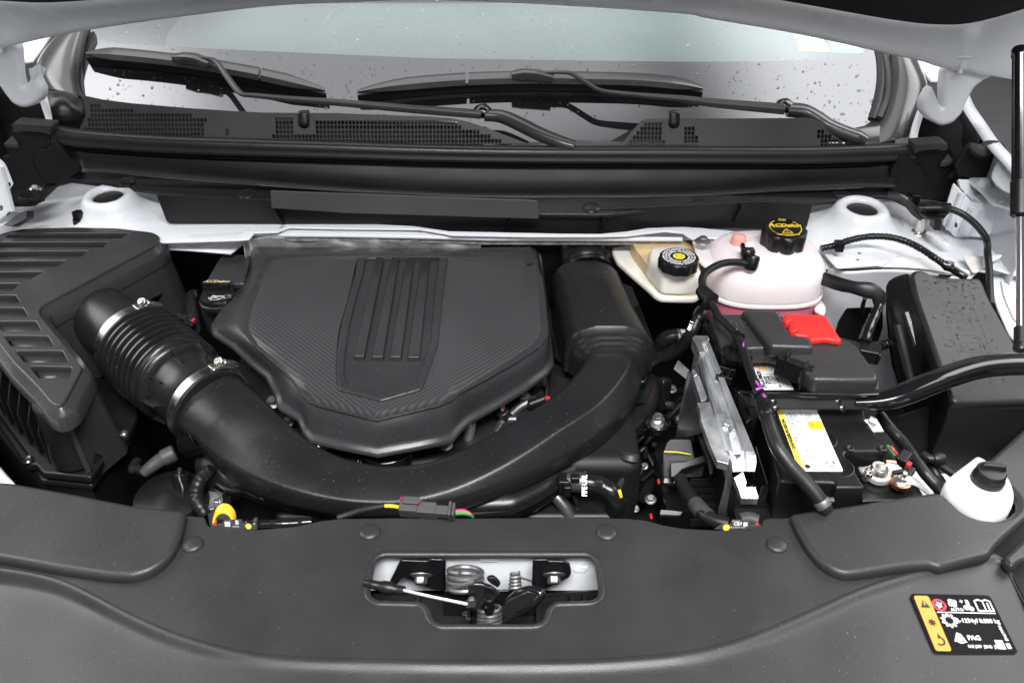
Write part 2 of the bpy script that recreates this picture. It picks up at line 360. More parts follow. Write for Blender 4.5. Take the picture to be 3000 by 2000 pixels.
stud('a6', 1440, 212, .080, .011, .0055, 'pale_metal', 'small domed stud left of the tall tan stud')
stud('a6', 138, 250, .095, .008, .007, 'bolt_grey', 'grey hex bolt on the white flange left of the coolant tank')
# inner fender sheets
def wshell(name, label, cat, *ms, mt='white_paint', **k):
    return solo(name, join(*ms), mt, label, cat, **k)
H = HZ(.068)
wshell('inner_fender', 'white inner fender sheet around the left strut tower', 'inner fender',
       plate(HZ(.066), [H.px(g('a4', -300, 330, -260, -60, 150, -90, 900, -120, 1180, 60, 1180, 230, 700, 330))], .003, .001))
o = thing('inner_fender', 'white inner fender sheet around the right strut tower with taped seam', 'inner fender')
part('sheet', plate(HZ(.070), [HZ(.070).px(g('a6', 830, 160, 1400, -60, 1900, -60, 2100, 120, 2420, 330, 2420, 520, 2060, 420, 1960, 520, 1500, 440, 1000, 350, 860, 250))], .003, .001), 'white_paint', o)
hl = [rnd(HZ(.086).px(g('a6', *q)), .002) for q in ((1190, 325, 1210, 318, 1232, 328, 1212, 338), (1178, 370, 1200, 364, 1222, 374, 1200, 382))]
part('ledge', plate(HZ(.086), [rnd(HZ(.086).px(g('a6', 930, 280, 1180, 268, 1330, 300, 1480, 340, 1365, 420, 1340, 412, 1060, 432, 1010, 380)), .006)]+hl, .003, .001), 'white_paint', o)
tp = gz('a6', 1010, 395, .080, 1060, 438, .078, 1150, 446, .078, 1260, 436, .079, 1380, 428, .080, 1500, 432, .078, 1640, 440, .078, 1760, 458, .076, 1860, 478, .076, 1960, 500, .074)
tq = gz('a6', 1010, 370, .084, 1060, 405, .083, 1150, 412, .083, 1260, 402, .083, 1380, 378, .083, 1500, 350, .082, 1640, 360, .082, 1760, 385, .080, 1860, 420, .079, 1980, 452, .077)
part('seam_tape', grid([tq, [(a+b)/2+Vector((0, 0, .003*sin(i*2.3))) for i, (a, b) in enumerate(zip(tp, tq))], tp]), 'tape', o, sub=2, solid=.001)
part('side_wall', join(grid([tp, [p+Vector((0, .02, -.06)) for p in tp], [p+Vector((.01, .03, -.30)) for p in tp]])), 'white_paint', o, sub=1, solid=.002)
part('pressed_panel', plate(Frame(gz('a6', 1200, 520, .03)[0], (1, .1, 0), (0, .35, 1)), [rnd(Frame(gz('a6', 1200, 520, .03)[0], (1, .1, 0), (0, .35, 1)).px(g('a6', 1175, 480, 1340, 465, 1500, 480, 1500, 640, 1260, 640, 1220, 560)), .01)], .006, .0025), 'white_paint', o)
part('tape_wrinkle', grid([gz('a6', 1900, 330, .085, 2000, 360, .086, 2080, 350, .086, 2200, 330, .086), gz('a6', 1930, 380, .082, 2010, 400, .084, 2100, 385, .085, 2195, 365, .086), gz('a6', 1990, 480, .078, 2010, 470, .080, 2040, 460, .078, 2070, 410, .078)]), 'tape', o, sub=2, solid=.001)
part('striped_tape', grid([gz('a6', 1640, 190, .095, 1700, 215, .092, 1760, 270, .088, 1830, 300, .086), gz('a6', 1700, 165, .098, 1760, 200, .095, 1820, 250, .092, 1850, 280, .088)]), 'tape_stripe', o, sub=1, solid=.001)
# right body rail beside the fuse box
fr = Frame(gz('a6', 2200, 600, .045)[0], (1, 0, .35), (0, 1, .12))
o = thing('fender_rail', 'white pressed body rail running beside the right of the fuse box', 'body rail')
part('rail', plate(fr, [rnd(fr.px(g('a6', 2085, 400, 2240, 380, 2480, 560, 2480, 1160, 2330, 1010, 2230, 880, 2150, 700, 2095, 500)), .01), rnd(fr.px(g('a6', 2203, 395, 2225, 392, 2240, 402, 2218, 408)), .002)], .006, .003), 'white_paint', o)
part('rail_pressing', plate(fr.up(.0035), [rnd(fr.px(g('a6', 2175, 520, 2250, 560, 2300, 690, 2330, 830, 2270, 800, 2200, 640)), .012)], .004, .0018), 'white_paint', o)
wshell('front_body_corner', 'white painted body floor seen between the fuse box and the washer neck', 'body panel',
       plate(Frame((.6, .12, -.15), (1, 0, .1), (0, 1, .2)), [Frame((.6, .12, -.15), (1, 0, .1), (0, 1, .2)).px(g('c2', 560, 500, 1500, 300, 2200, -100, 2200, 700, 1400, 1250, 700, 1250, 500, 800))], .003, .001))

# ---------------------------------------------------------------- firewall flange with the stamped number, foil and insulation
o = thing('firewall_flange', 'white firewall flange with dot stamped number above the engine cover', 'flange')
FF = HZ(.088)
up_ = g('a4', 900, 60, 1130, 118, 1160, 135, 1700, 130, 2340, 128)+g('a5', 200, 130, 500, 145, 740, 180, 1500, 196, 1770, 198, 1950, 182, 2100, 158, 2340, 150)+g('a6', 130, 158, 420, 185, 560, 210)
lo_ = g('a6', 420, 235, 230, 225, 60, 230)+g('a5', 2340, 190, 2220, 178, 2110, 190, 1960, 210, 1760, 214, 1300, 214, 760, 205, 540, 165)+g('a4', 2340, 160, 1980, 152, 1900, 185, 1745, 190, 1710, 232, 1640, 240, 1130, 256, 1000, 240, 900, 180)
part('flange', plate(FF, [FF.px(up_+lo_), rnd(FF.px(g('a4', 1898, 152, 1925, 140, 1955, 145, 1925, 158)), .002)], .0035, .0012), 'white_paint', o)
vt = FF.px(g('a4', 1290, 219, 1665, 200)); d = Vector((vt[1][0]-vt[0][0], vt[1][1]-vt[0][1])); rot = atan2(d.y, d.x)
tm = text('*1GNERGK56WJ141227*', FF, (vt[0][0]+vt[1][0])/2, (vt[0][1]+vt[1][1])/2, .0115, rot, 1.0)
tw = max(v.x for v in tm[0])-min(v.x for v in tm[0]); tm = text('*1GNERGK56WJ141227*', FF, (vt[0][0]+vt[1][0])/2, (vt[0][1]+vt[1][1])/2, .0115, rot, d.length/tw)
part('lettering', tm, 'stamp', o, kind='print')
H2 = HZ(.080)
part('lower_lip', plate(H2, [H2.px(g('a5', -600, 160, 0, 168, 540, 185, 1000, 205, 2340, 218)+g('a5', 2340, 232, 1000, 228, 500, 214, 0, 205, -600, 200))], .006, .002), 'white_paint', o)
part('insulation_edge', plate(HZ(.075), [HZ(.075).px(g('a5', -620, 195, 0, 200, 500, 208, 1000, 224, 2340, 228, 2340, 238, 1000, 236, 500, 222, 0, 214, -650, 215))], .012, .003), 'insulation', o)
rows = []
for k in range(7):
    rows.append([p+Vector((0, .0, -.012*k+(.004*noise.noise(p*40+Vector((k, 0, 0)))))) + Vector((0, .006*noise.noise(p*30+Vector((0, k*1.7, 0))), 0)) for p in crom(gz('a5', -680, 250, .075, -600, 222, .075, -300, 212, .074, 0, 216, .074, 300, 218, .074, 600, 224, .074, 960, 236, .074), 8)])
solo('heat_shield', grid(rows), 'foil', 'crinkled silver foil heat shield behind the engine cover', 'heat shield', solid=.001, sub=1)

# ---------------------------------------------------------------- cowl: rail, trough wall, ledge, cover strip
o = thing('cowl_trough', 'long black plastic cowl trough across the back of the engine bay', 'cowl')
top = crom(gy('p', 148, 374, .70, 220, 384, .70, 300, 391, .70, 450, 401, .70, 640, 409, .70, 1000, 420, .70, 1256, 428, .70, 1573, 433, .70, 2000, 434, .70, 2340, 435, .70, 2500, 431, .70, 2683, 424, .70), 5)
part('seal_rail', sweep(top, [(0, .02, -.004), (0, .01, 0), (0, -.002, .0005), (0, -.008, -.0035), (0, -.010, -.011), (0, -.009, -.015), (0, -.0125, -.018), (0, -.0125, -.0235), (0, -.008, -.0265), (0, 0, -.027)]), 'cowl_plastic', o, sharp=70)
part('seal_lip', sweep(top[3:-3], [(0, .012, -.028), (0, -.006, -.0275), (0, -.009, -.0295), (0, -.006, -.0315), (0, .012, -.032)]), 'black_plastic', o)
wt = crom(gy('a1', 400, 975, .698, 700, 1010, .698, 1200, 1048, .698, 1800, 1078, .698, 2340, 1093, .698)+gy('a2', 600, 1112, .698, 1200, 1122, .698, 2340, 1124, .698)+gy('a3', 700, 1124, .698, 1200, 1112, .698, 1560, 1092, .698), 4)
wm = []
lowL = gy('a1', 560, 1185, .655, 700, 1185, .655, 1200, 1222, .655, 1800, 1268, .655, 2340, 1310, .655)+gy('a2', 600, 1345, .655, 1200, 1360, .655, 2340, 1352, .655)+gy('a3', 700, 1312, .655, 1200, 1287, .655, 1470, 1290, .655)
wb = crom(lowL, 4)
part('trough_wall', grid([wt, [a.lerp(b, .12)+Vector((0, .012, -.004)) for a, b in zip(wt, wb)], [a.lerp(b, .5)+Vector((0, .018, -.004)) for a, b in zip(wt, wb)], [a.lerp(b, .88)+Vector((0, .012, -.004)) for a, b in zip(wt, wb)], wb]), 'wall_plastic', o, solid=.002)
part('wall_rim', tube([p+Vector((0, -.001, .0005)) for p in wt], .0014, 6, raw=True), 'black_plastic', o)
LG = Frame((0, .655, .1215), (1, 0, 0), (0, .055, .0085))
ledge = g('a1', 90, 1330, 200, 1310, 290, 1290, 400, 1215, 520, 1183, 640, 1173, 1400, 1238, 2340, 1308)+g('a2', 600, 1343, 1200, 1357, 2340, 1349)+g('a3', 700, 1308, 1000, 1295, 1380, 1275, 1440, 1295, 1530, 1340, 1610, 1420)+\
        g('a3', 1590, 1452, 1540, 1400, 1450, 1352, 1350, 1342, 900, 1390, 500, 1384, 250, 1395, 150, 1435, 50, 1437, 0, 1425)+g('a2', 2340, 1412, 2200, 1412, 2100, 1440, 1800, 1468, 1400, 1465, 700, 1440)+g('a1', 2000, 1410, 1200, 1334, 780, 1270, 480, 1232, 390, 1255, 300, 1340, 230, 1390, 95, 1392)
part('ledge', plate(LG, [LG.px(ledge)], .0085, .0028), 'cowl_plastic', o)
for (v, x, y) in (('a1', 872, 1250), ('a1', 1693, 1333), ('a2', 1712, 1427), ('a3', 113, 1405), ('a3', 1087, 1337)):
    c = LG.p3(*LG.px(g(v, x, y))[0], .0005)
    part('push_clip', lathe([(.0145, -.001), (.0145, .001), (.0125, .0028), (.006, .0034), (.0005, .0034)], c, LG.ez, 20), 'cowl_plastic', o)
LP = VY(.612)
low = g('a1', 1070, 1335, 1140, 1515, 1165, 1535, 2340, 1545)+g('a5', 0, 142, 300, 148, 540, 160, 740, 188, 1300, 205, 1770, 205, 1950, 190, 2100, 165)+g('a6', 0, 168, 340, 162, 845, 182, 892, -5)+g('a3', 500, 1380)+g('a2', 2340, 1405, 1400, 1450, 700, 1430)
part('lower_panel', plate(LP, [LP.px(low)], .004, .001), 'wall_plastic', o)
for (v, x0, y0, x1, y1, x2, y2) in (('a1', 1890, 1430, 1945, 1530, 1912, 1430), ('a2', 1150, 1500, 1152, 1566, 1165, 1500), ('a2', 1800, 1480, 1770, 1566, 1785, 1480), ('a3', 405, 1400, 350, 1520, 380, 1400)):
    q = gy(v, x0, y0, .606, x1, y1, .606, x2, y2, .598); part('stiffening_rib', slab([q[0]+Vector((.001, -.012, 0)), q[0]+Vector((.001, .008, 0)), q[1]+Vector((.001, .008, 0)), q[1]+Vector((.001, -.004, 0))], (-.003, 0, 0)), 'wall_plastic', o)
CS = Frame(gy('a2', 0, 1395, .592)[0], (1, 0, 0), (0, .25, 1))
part('cover_strip', plate(CS, [rnd(CS.px(g('a1', 1853, 1306, 2340, 1326)+g('a2', 0, 1326, 1300, 1372, 1345, 1376, 1352, 1392, 1354, 1502, 0, 1462)+g('a1', 2340, 1460, 1860, 1428)), .003)], .004, .0012), 'grey_plastic', o)

# ---------------------------------------------------------------- air inlet grille panels
def pip(p, poly):
    x, y = p; r = False
    for i in range(len(poly)):
        (x1, y1), (x2, y2) = poly[i-1], poly[i]
        if (y1 > y) != (y2 > y) and x < (x2-x1)*(y-y1)/(y2-y1)+x1: r = not r
    return r
GF = Frame((0, .722, .185), (1, 0, 0), (0, .030, .062))
def off2(lp, d):
    x0, x1 = min(p[0] for p in lp), max(p[0] for p in lp); y0 = min(p[1] for p in lp)
    return [(x+(-.07 if x < x0+.03 else (.07 if x > x1-.03 else 0)), y-.004 if y > y0+.02 else y-.02) for x, y in lp]
def grille(name, label, outline, zones, skip=None):
    t = thing(name, label, 'grille')
    ol = GF.px(outline); holes = []
    for z, zb in zones:
        zz = GF.px(z); x0, x1 = min(p[0] for p in zz), max(p[0] for p in zz); y0, y1 = min(p[1] for p in zz), max(p[1] for p in zz)
        pu, pv = .00632, .0076
        nu, nv = max(1, round((x1-x0)/pu)), max(1, round((y1-y0)/pv)); pu, pv = (x1-x0)/nu, (y1-y0)/nv
        for i in range(nu):
            for j in range(nv):
                cx, cy = x0+(i+.5)*pu, y0+(j+.5)*pv
                a, b = pu*.37, pv*.40
                if all(pip(q, zz) for q in ((cx-a*.9, cy-b*.9), (cx+a*.9, cy-b*.9), (cx+a*.9, cy+b*.9), (cx-a*.9, cy+b*.9))): holes.append([(cx-a, cy-b), (cx+a, cy-b), (cx+a, cy+b), (cx-a, cy+b)])
    part('mesh_panel', plate(GF, [ol]+holes, .0028, .0004, 0), 'grille_plastic', t, kind='stuff')
    edge = [GF.p3(x, y, .0) for x, y in ol[:len(outline)//2]]
    part('backing', plate(GF.up(-.030), [off2(ol, .02)], .002, .0005), 'dark', t)
    return t
gl = grille('cowl_grille', 'long left cowl grille panel with two fields of square holes',
       g('a1', 562, 652, 700, 682, 900, 708, 1300, 742, 1600, 762, 1800, 772, 2340, 776)+g('a2', 0, 778, 300, 788, 600, 800, 760, 812, 880, 838, 1000, 880, 1200, 955, 1370, 1020)+g('a2', 1340, 1075, 0, 1060)+g('a1', 2340, 1050, 1400, 1030, 900, 1000, 520, 955, 545, 880, 590, 795),
       [(g('a1', 612, 712, 912, 726, 912, 760, 1418, 786, 1418, 1000, 555, 930, 555, 860, 590, 850, 590, 800, 612, 800), 0),
        (g('a1', 1868, 795, 2025, 795, 2025, 910, 2150, 910, 2150, 805, 2340, 805)+g('a2', 10, 808, 400, 815, 830, 832, 830, 868, 960, 868, 960, 898, 1035, 898, 1035, 928, 1115, 928, 1115, 958, 1195, 958, 1195, 985, 1275, 985, 1275, 1045, 400, 1042, 0, 1042)+g('a1', 2340, 1042, 1868, 1020), 0)])
gr = grille('cowl_grille', 'short right cowl grille panel with square holes at both ends',
       g('a2', 1893, 1020, 2050, 835, 2075, 820, 2120, 815, 2340, 812)+g('a3', 300, 812, 850, 809, 900, 822, 960, 850, 1030, 905, 1090, 970, 1115, 1018, 1115, 1065)+g('a2', 1893, 1065),
       [(g('a2', 1945, 1050, 1945, 985, 1970, 985, 1970, 955, 1995, 955, 1995, 928, 2018, 928, 2018, 898, 2045, 898, 2045, 868, 2070, 868, 2070, 838, 2198, 838, 2198, 955, 2220, 955, 2220, 985, 2330, 985)+g('a3', 10, 985, 10, 845, 104, 845, 104, 1050), 0),
        (g('a3', 922, 888, 985, 888, 985, 918, 1028, 918, 1028, 948, 1072, 948, 1072, 978, 1094, 978, 1094, 1050, 922, 1050), 0)])
for t, v, x in ((gl, 'a1', 2085), (gr, 'a2', 2280)):     # clips hooked over the top edge
    c = GF.px(g(v, x, 830))[0]
    m = [GF.p3(c[0]+sx*.0125*k, c[1]+y, w) for sx in (-1, 1) for k, y, w in ()]
    part('hook_clip', join(tube([GF.p3(c[0], c[1]+.016, -.012), GF.p3(c[0], c[1]+.014, .003), GF.p3(c[0], c[1]+.006, .005), GF.p3(c[0], c[1]-.006, .004), GF.p3(c[0], c[1]-.011, .0)], [.008, .0095, .0095, .0095, .006], 14, 5, flat=.4)), 'black_plastic', t)
c = GF.px(g('a1', 1557, 905))[0]; part('drain_slot', plate(GF.up(.0006), [rnd([(c[0]-.003, c[1]-.006), (c[0]+.003, c[1]-.006), (c[0]+.003, c[1]+.006), (c[0]-.003, c[1]+.006)], .003)], .002, .0004), 'dark', gl)
# plain wet cowl tray between the two grilles
tray = [gy('a2', 1000, 900, .80, 1400, 880, .805, 1900, 885, .805, 2300, 880, .80), gy('a2', 1000, 930, .775, 1400, 905, .78, 1900, 912, .78, 2300, 910, .775), gy('a2', 1000, 990, .76, 1400, 950, .765, 1900, 955, .765, 2300, 960, .76), gy('a2', 1000, 1060, .72, 1400, 1060, .72, 1900, 1060, .72, 2300, 1060, .72)]
solo('cowl_tray', grid(tray), 'trim_wet', 'wet black cowl tray showing between the two grille panels', 'cowl tray', solid=.003, sub=1)
tr2 = [gy('a3', 900, 870, .80, 1080, 858, .80, 1340, 815, .80, 1450, 830, .80), gy('a3', 1000, 940, .775, 1150, 900, .775, 1350, 880, .775, 1450, 900, .775), gy('a3', 1050, 1040, .73, 1200, 1040, .73, 1350, 1040, .73, 1450, 1040, .73)]
solo('cowl_tray', grid(tr2), 'trim_wet', 'wet black cowl corner below the right end of the windshield', 'cowl tray', solid=.003)

# ---------------------------------------------------------------- windshield
SL = radians(30)
WS = Frame((0, .79, .2), (1, 0, 0), (0, cos(SL), sin(SL)))
o = thing('windshield', 'wet sloping windshield with black lower band above the cowl', 'windshield', (0, .79, .2))
def bow(m, k=.075):      # gentle curve in plan: the glass falls back towards the pillars
    return [Vector((p.x, p.y+k*min(1, (p.x/.95)**2), p.z)) for p in m[0]], m[1]
def wpanel(u0, u1, vlo, vhi, nu=40, nv=6):
    rows = []
    for j in range(nv+1):
        row = []
        for i in range(nu+1):
            s = i/nu; u = -.80+1.53*s; v = vlo(u)*(1-j/nv)+vhi(u)*j/nv; row.append(WS.p3((-.76-.30*v)*(1-s)+(.69+.25*v)*s, v))
        rows.append(row)
    return grid(rows)
bnd = WS.px(g('a1', 300, 160, 700, 245, 780, 290, 1000, 308, 1600, 340, 2340, 374)+g('a2', 600, 400, 1600, 415, 2340, 424)+g('a3', 500, 422, 1100, 408, 1220, 380, 1260, 330, 1700, 200))
def bl(u):
    for (a, b), (c, d) in zip(bnd, bnd[1:]):
        if a <= u <= c: return b+(d-b)*(u-a)/(c-a)
    return bnd[0][1] if u < bnd[0][0] else bnd[-1][1]
part('black_band', wpanel(-1.0, 1.0, lambda u: -.08, bl, 60, 5), 'frit_glass', o, sharp=0, recalc=False)
part('clear_glass', wpanel(-1.0, 1.0, bl, lambda u: .52, 60, 8), 'windshield_glass', o, sharp=0, recalc=False)
# interior
solo('dashboard', join(grid([[(-.85, .95, .12), (.85, .95, .12)], [(-.85, 1.3, .24), (.85, 1.3, .24)], [(-.85, 1.55, .25), (.85, 1.55, .25)], [(-.85, 1.62, .15), (.85, 1.62, .15)]])), 'dash_pale', 'pale dashboard top dimly seen through the windshield', 'dashboard', solid=.01, sub=1)
sf = WS.up(-.004)
t = thing('registration_sticker', 'orange edged paper sticker inside the windshield at upper right', 'sticker')
part('paper', flat(sf, sf.px(g('a3', 760, 238, 800, 350, 1022, 358, 970, 270)), .0), 'decal_orange', t, kind='print')
part('print_field', flat(sf, sf.px(g('a3', 785, 240, 818, 330, 1000, 340, 958, 272)), .0015), 'label_white', t, kind='print')
part('print_bars', join(*[flat(sf, sf.px(g('a3', x, 250, x+25, 320, x+42, 320, x+17, 252)), .0025) for x in (795, 870, 925)]), 'print_grey', t, kind='print')
t = thing('registration_sticker', 'teal edged paper sticker inside the windshield at far upper right', 'sticker')
part('paper', flat(sf, sf.px(g('a3', 1005, 282, 1030, 360, 1235, 366, 1250, 340, 1170, 315)), .0), 'decal_teal', t, kind='print')
part('print_field', flat(sf, sf.px(g('a3', 1030, 292, 1052, 338, 1180, 345, 1200, 330, 1130, 308)), .0015), 'label_white', t, kind='print')

# ---------------------------------------------------------------- wipers
def wiper(label, blade_c, tilt_px, adapter, arm_pts, arm_r, root_pts, root_r, cuts):
    t = thing('wiper', label, 'wiper', None, 'windshield wipers')
    B = WS.up(.022)
    pts = [B.p3(*q) for q in B.px(blade_c)]; P = crom(pts, 16); n = len(P)
    def seg(a, b): return P[int(a*(n-1)):int(b*(n-1))+1]
    def prof(Q, w0, lo, hi):
        rows = []
        for i, p in enumerate(Q):
            s = P.index(p)/(n-1); k = min(1, .25+3.2*min(s, 1-s)**.8) if True else 1
            rows.append([p+Vector((0, -.0145*k+.002, -.004*k)), p+Vector((0, -.0105*k, .0055*k)), p+Vector((0, .000, .0110*k)), p+Vector((0, .009*k, .0125*k)), p+Vector((0, .0115*k, .006*k)), p+Vector((0, .008*k, -.006*k)), p+Vector((0, -.004*k, -.0085*k))])
        return loft(rows)
    for a, b in zip([0]+[c+.004 for c in cuts], cuts+[1]):
        part('spoiler', prof(seg(a, b), 1, 0, 1), 'trim_wet', t, sharp=50)
    rb = [p+Vector((0, .002, -.012)) for p in P]
    part('rubber_lip', sweep(rb, [(0, -.006, .006), (0, -.0035, -.002), (0, .001, -.010), (0, .0035, -.010), (0, .004, -.002), (0, .004, .006), (0, -.006, .006)]), 'rubber', t)
    A = WS.up(.036); a3 = [A.p3(*q) for q in A.px(adapter)]
    part('adapter', tube(a3, [.009, .0135, .0135, .010], 12, 4, flat=.75, expo=3.2), 'trim_wet', t)
    D = WS.up(.043); a4 = [D.p3(*q) for q in D.px(arm_pts)]
    part('arm', tube(a4, arm_r, 10, 8, flat=.5, expo=3.5), 'trim_wet', t)
    E = WS.up(.03); r3 = [E.p3(*q) for q in E.px(root_pts)]
    part('arm_root', tube(r3, root_r, 14, 8, flat=.75, expo=2.6), 'trim_wet', t)
    k = r3[0]; part('knuckle', tube([k+Vector((-.012, .012, .004)), k+Vector((-.004, .004, .006)), k+Vector((.006, -.002, .004))], [.012, .0165, .012], 12, 4, flat=.8), 'gloss_black', t)
    return t
wiper('left wiper with curved black blade and long thin arm', g('a1', 590, 372, 750, 380, 1000, 402, 1250, 432, 1500, 470, 1750, 515, 2000, 570, 2228, 622), 0,
      g('a1', 1190, 395, 1260, 400, 1340, 410, 1440, 445), g('a1', 1320, 400, 1420, 402, 1480, 425, 1545, 510, 1620, 610, 1665, 648, 1740, 655, 2000, 680, 2340, 705)+g('a2', 300, 732, 640, 760, 960, 785), [.004, .0052, .0058, .0056, .0056, .006, .007, .0085, .010, .011, .012, .0125],
      g('a2', 985, 790, 1100, 800, 1220, 850, 1350, 915, 1500, 975, 1600, 1005), [.0125, .014, .0145, .0145, .014, .013], [.19, .45, .74])
wiper('right wiper with curved black blade and long thin arm', g('a2', 110, 632, 350, 598, 700, 566, 1000, 550, 1300, 545, 1700, 550, 2050, 560)+g('a3', 0, 588, 138, 610), 0,
      g('a2', 1165, 520, 1240, 512, 1340, 518, 1450, 540), g('a2', 1310, 505, 1430, 497, 1555, 500, 1620, 530, 1700, 580, 1770, 618, 1860, 635, 2060, 655, 2340, 680)+g('a3', 200, 705, 450, 728, 690, 748), [.004, .0052, .0056, .0056, .0056, .0058, .0062, .0075, .010, .0125, .014, .0155],
      g('a3', 715, 752, 830, 765, 920, 810, 1000, 862, 1100, 905, 1200, 940, 1260, 965), [.0155, .0165, .0165, .016, .0155, .015, .010], [.32, .52, .83])
# ================================================================ pillar trims, hinges, hood, gas strut, side brackets
def sheet(name, label, cat, rows, mt, sub=2, solid=.003, group=None):
    return solo(name, grid(rows), mt, label, cat, solid=solid, sub=sub, group=group)
WF = WS.up(.006)
def wpx(v, *a):
    x0, y0, s = VW[v]; out = []
    for i in range(0, len(a), 3):
        f = WS.up(a[i+2]); q = f.px([(x0+a[i]/s, y0+a[i+1]/s)])[0]; out.append(f.p3(*q))
    return out
o = thing('pillar_trim', 'wet black plastic corner trim at the left edge of the windshield', 'trim')
part('skin', grid([wpx('a1', 620, 150, .004, 590, 240, .004, 545, 400, .004, 530, 560, .004, 560, 672, .004), wpx('a1', 590, 150, .03, 545, 240, .028, 500, 400, .026, 485, 540, .024, 545, 672, .018), wpx('a1', 520, 160, .03, 440, 260, .034, 400, 400, .03, 400, 540, .028, 470, 645, .03), wpx('a1', 450, 200, .01, 380, 268, .014, 290, 400, .02, 310, 520, .026, 400, 628, .03), wpx('a1', 440, 210, -.03, 368, 275, -.02, 232, 432, -.01, 262, 540, .0, 330, 640, .012)]), 'trim_wet', o, sub=2, solid=.003)
part('glass_seal', tube(wpx('a1', 600, 200, .006, 575, 250, .006, 545, 400, .006, 530, 560, .006, 548, 640, .006, 580, 690, .006), .006, 8, 6), 'rubber', o)
part('lower_flange', grid([gy('a1', 330, 640, .76, 440, 640, .765, 558, 680, .765), gy('a1', 345, 740, .74, 430, 720, .75, 580, 790, .75), gy('a1', 370, 870, .72, 430, 860, .73, 545, 880, .735)]), 'black_plastic', o, solid=.002)
o = thing('pillar_trim', 'wet black plastic corner trim at the right edge of the windshield', 'trim')
part('skin', grid([wpx('a3', 1400, 240, .004, 1405, 380, .004, 1420, 520, .004, 1405, 680, .004, 1350, 815, .004, 1290, 1000, .0), wpx('a3', 1440, 240, .030, 1460, 390, .030, 1490, 530, .028, 1460, 690, .024, 1420, 830, .018, 1380, 985, .01), wpx('a3', 1500, 260, .034, 1545, 400, .034, 1600, 540, .034, 1570, 690, .030, 1490, 830, .028, 1450, 960, .02), wpx('a3', 1560, 300, .01, 1620, 470, .02, 1690, 590, .02, 1630, 720, .022, 1540, 880, .022, 1530, 940, .016), wpx('a3', 1580, 320, -.03, 1640, 470, -.01, 1700, 580, -.01, 1655, 720, .0, 1560, 900, .0, 1550, 955, -.01)]), 'trim_wet', o, sub=2, solid=.003)
part('glass_seal', tube(wpx('a3', 1370, 250, .007, 1390, 380, .007, 1412, 520, .007, 1400, 670, .007, 1345, 812, .007), .0058, 8, 6), 'grey_plastic', o)
part('black_edge', tube(wpx('a3', 1345, 300, .002, 1368, 420, .002, 1370, 560, .002, 1345, 700, .002, 1310, 820, .002), .010, 8, 6, flat=.4), 'rubber', o)
# white pillar edges and fenders behind the hinges
solo('pillar_edge', tube(gy('a1', 285, 620, .775, 310, 720, .76, 340, 810, .745, 365, 900, .73), .0065, 8, 4, flat=.5), 'white_paint', 'thin white body edge under the left corner trim', 'body edge')
solo('pillar_edge', tube(gy('a3', 1660, 700, .775, 1620, 800, .76, 1590, 900, .745, 1575, 1000, .73), .0065, 8, 4, flat=.5), 'white_paint', 'thin white body edge under the right corner trim', 'body edge')
def fender(label, edge, wid, sgn):
    t = thing('fender', label, 'fender', None, 'outer fenders')
    E = crom(edge, 5)
    part('flange', grid([[p+Vector((-sgn*.010, 0, -.004)) for p in E], E, [p+Vector((sgn*wid, 0, .0)) for p in E]]), 'white_paint', t, solid=.003)
    E2 = [p for p in E if p.y > .66]; part('inner_sheet', grid([[p+Vector((-sgn*.010, 0, -.004)) for p in E2], [p+Vector((-sgn*.006, 0, -.04)) for p in E2], [p+Vector((-sgn*.03, -.02, -.22)) for p in E2]]), 'wall_plastic', t, solid=.002)
    part('outer_skin', grid([[p+Vector((sgn*wid, 0, 0)) for p in E], [p+Vector((sgn*(wid+.006), 0, -.012)) for p in E], [p+Vector((sgn*(wid+.008), 0, -.4)) for p in E]]), 'white_paint', t, solid=.002)
fender('white right fender edge behind the hinge', gy('a3', 1920, 640, .86, 1960, 730, .80, 2040, 850, .72, 2130, 980, .64, 2260, 1120, .56, 2420, 1290, .47), .011, 1)
fender('white left fender edge behind the hinge', gy('a1', 70, 300, .98, -60, 560, .86, -170, 800, .74, -300, 1000, .6), .016, -1)
solo('door_mirror_body', join(grid([gy('a1', 60, 300, 1.05, 390, 230, 1.1), gy('a1', 110, 460, 1.0, 232, 440, 1.0)])), 'white_paint', 'white body side seen between the left hinge and the corner trim', 'body panel', solid=.01)
solo('door_mirror_body', join(grid([gy('a3', 1540, 380, 1.05, 1850, 380, 1.1), gy('a3', 1690, 575, 1.0, 1850, 580, 1.0)])), 'white_paint', 'white body side seen between the right hinge and the corner trim', 'body panel', solid=.01)
# hood
o = thing('hood', 'white open hood with black underside liner above the engine bay', 'hood')
YB = [(-.95, .70), (-.7, .73), (-.35, .80), (0, .83), (.35, .80), (.7, .73), (.95, .70)]
bot = gy('a1', -500, 440, .70, 110, 318, .71, 300, 270, .718, 600, 213, .728, 1000, 150, .738, 1500, 85, .748, 1900, 40, .754, 2340, 20, .758)+gy('a2', 500, 4, .76, 1000, 14, .758, 1600, 45, .754, 2340, 97, .745)+gy('a3', 160, 130, .742, 800, 240, .728, 1380, 370, .718, 1640, 430, .714, 1800, 482, .71, 2500, 600, .70)
topm = gy('a1', -500, 20, .66, 0, 45, .672, 300, 60, .68, 600, 48, .69, 1000, 15, .70, 1500, -25, .71, 1900, -45, .716, 2340, -60, .72)+gy('a2', 500, -75, .722, 1000, -65, .72, 1600, -45, .716, 2340, -25, .707)+gy('a3', 370, 0, .702, 800, 70, .692, 1380, 172, .682, 1720, 208, .678, 2000, 185, .668, 2500, 40, .66)
B_, T_ = crom(bot, 4), crom(topm, 4)
lin = [[p+Vector((0, -.85*k, .77*k)) for p in T_] for k in (.02, .1, .5, 1.0)]
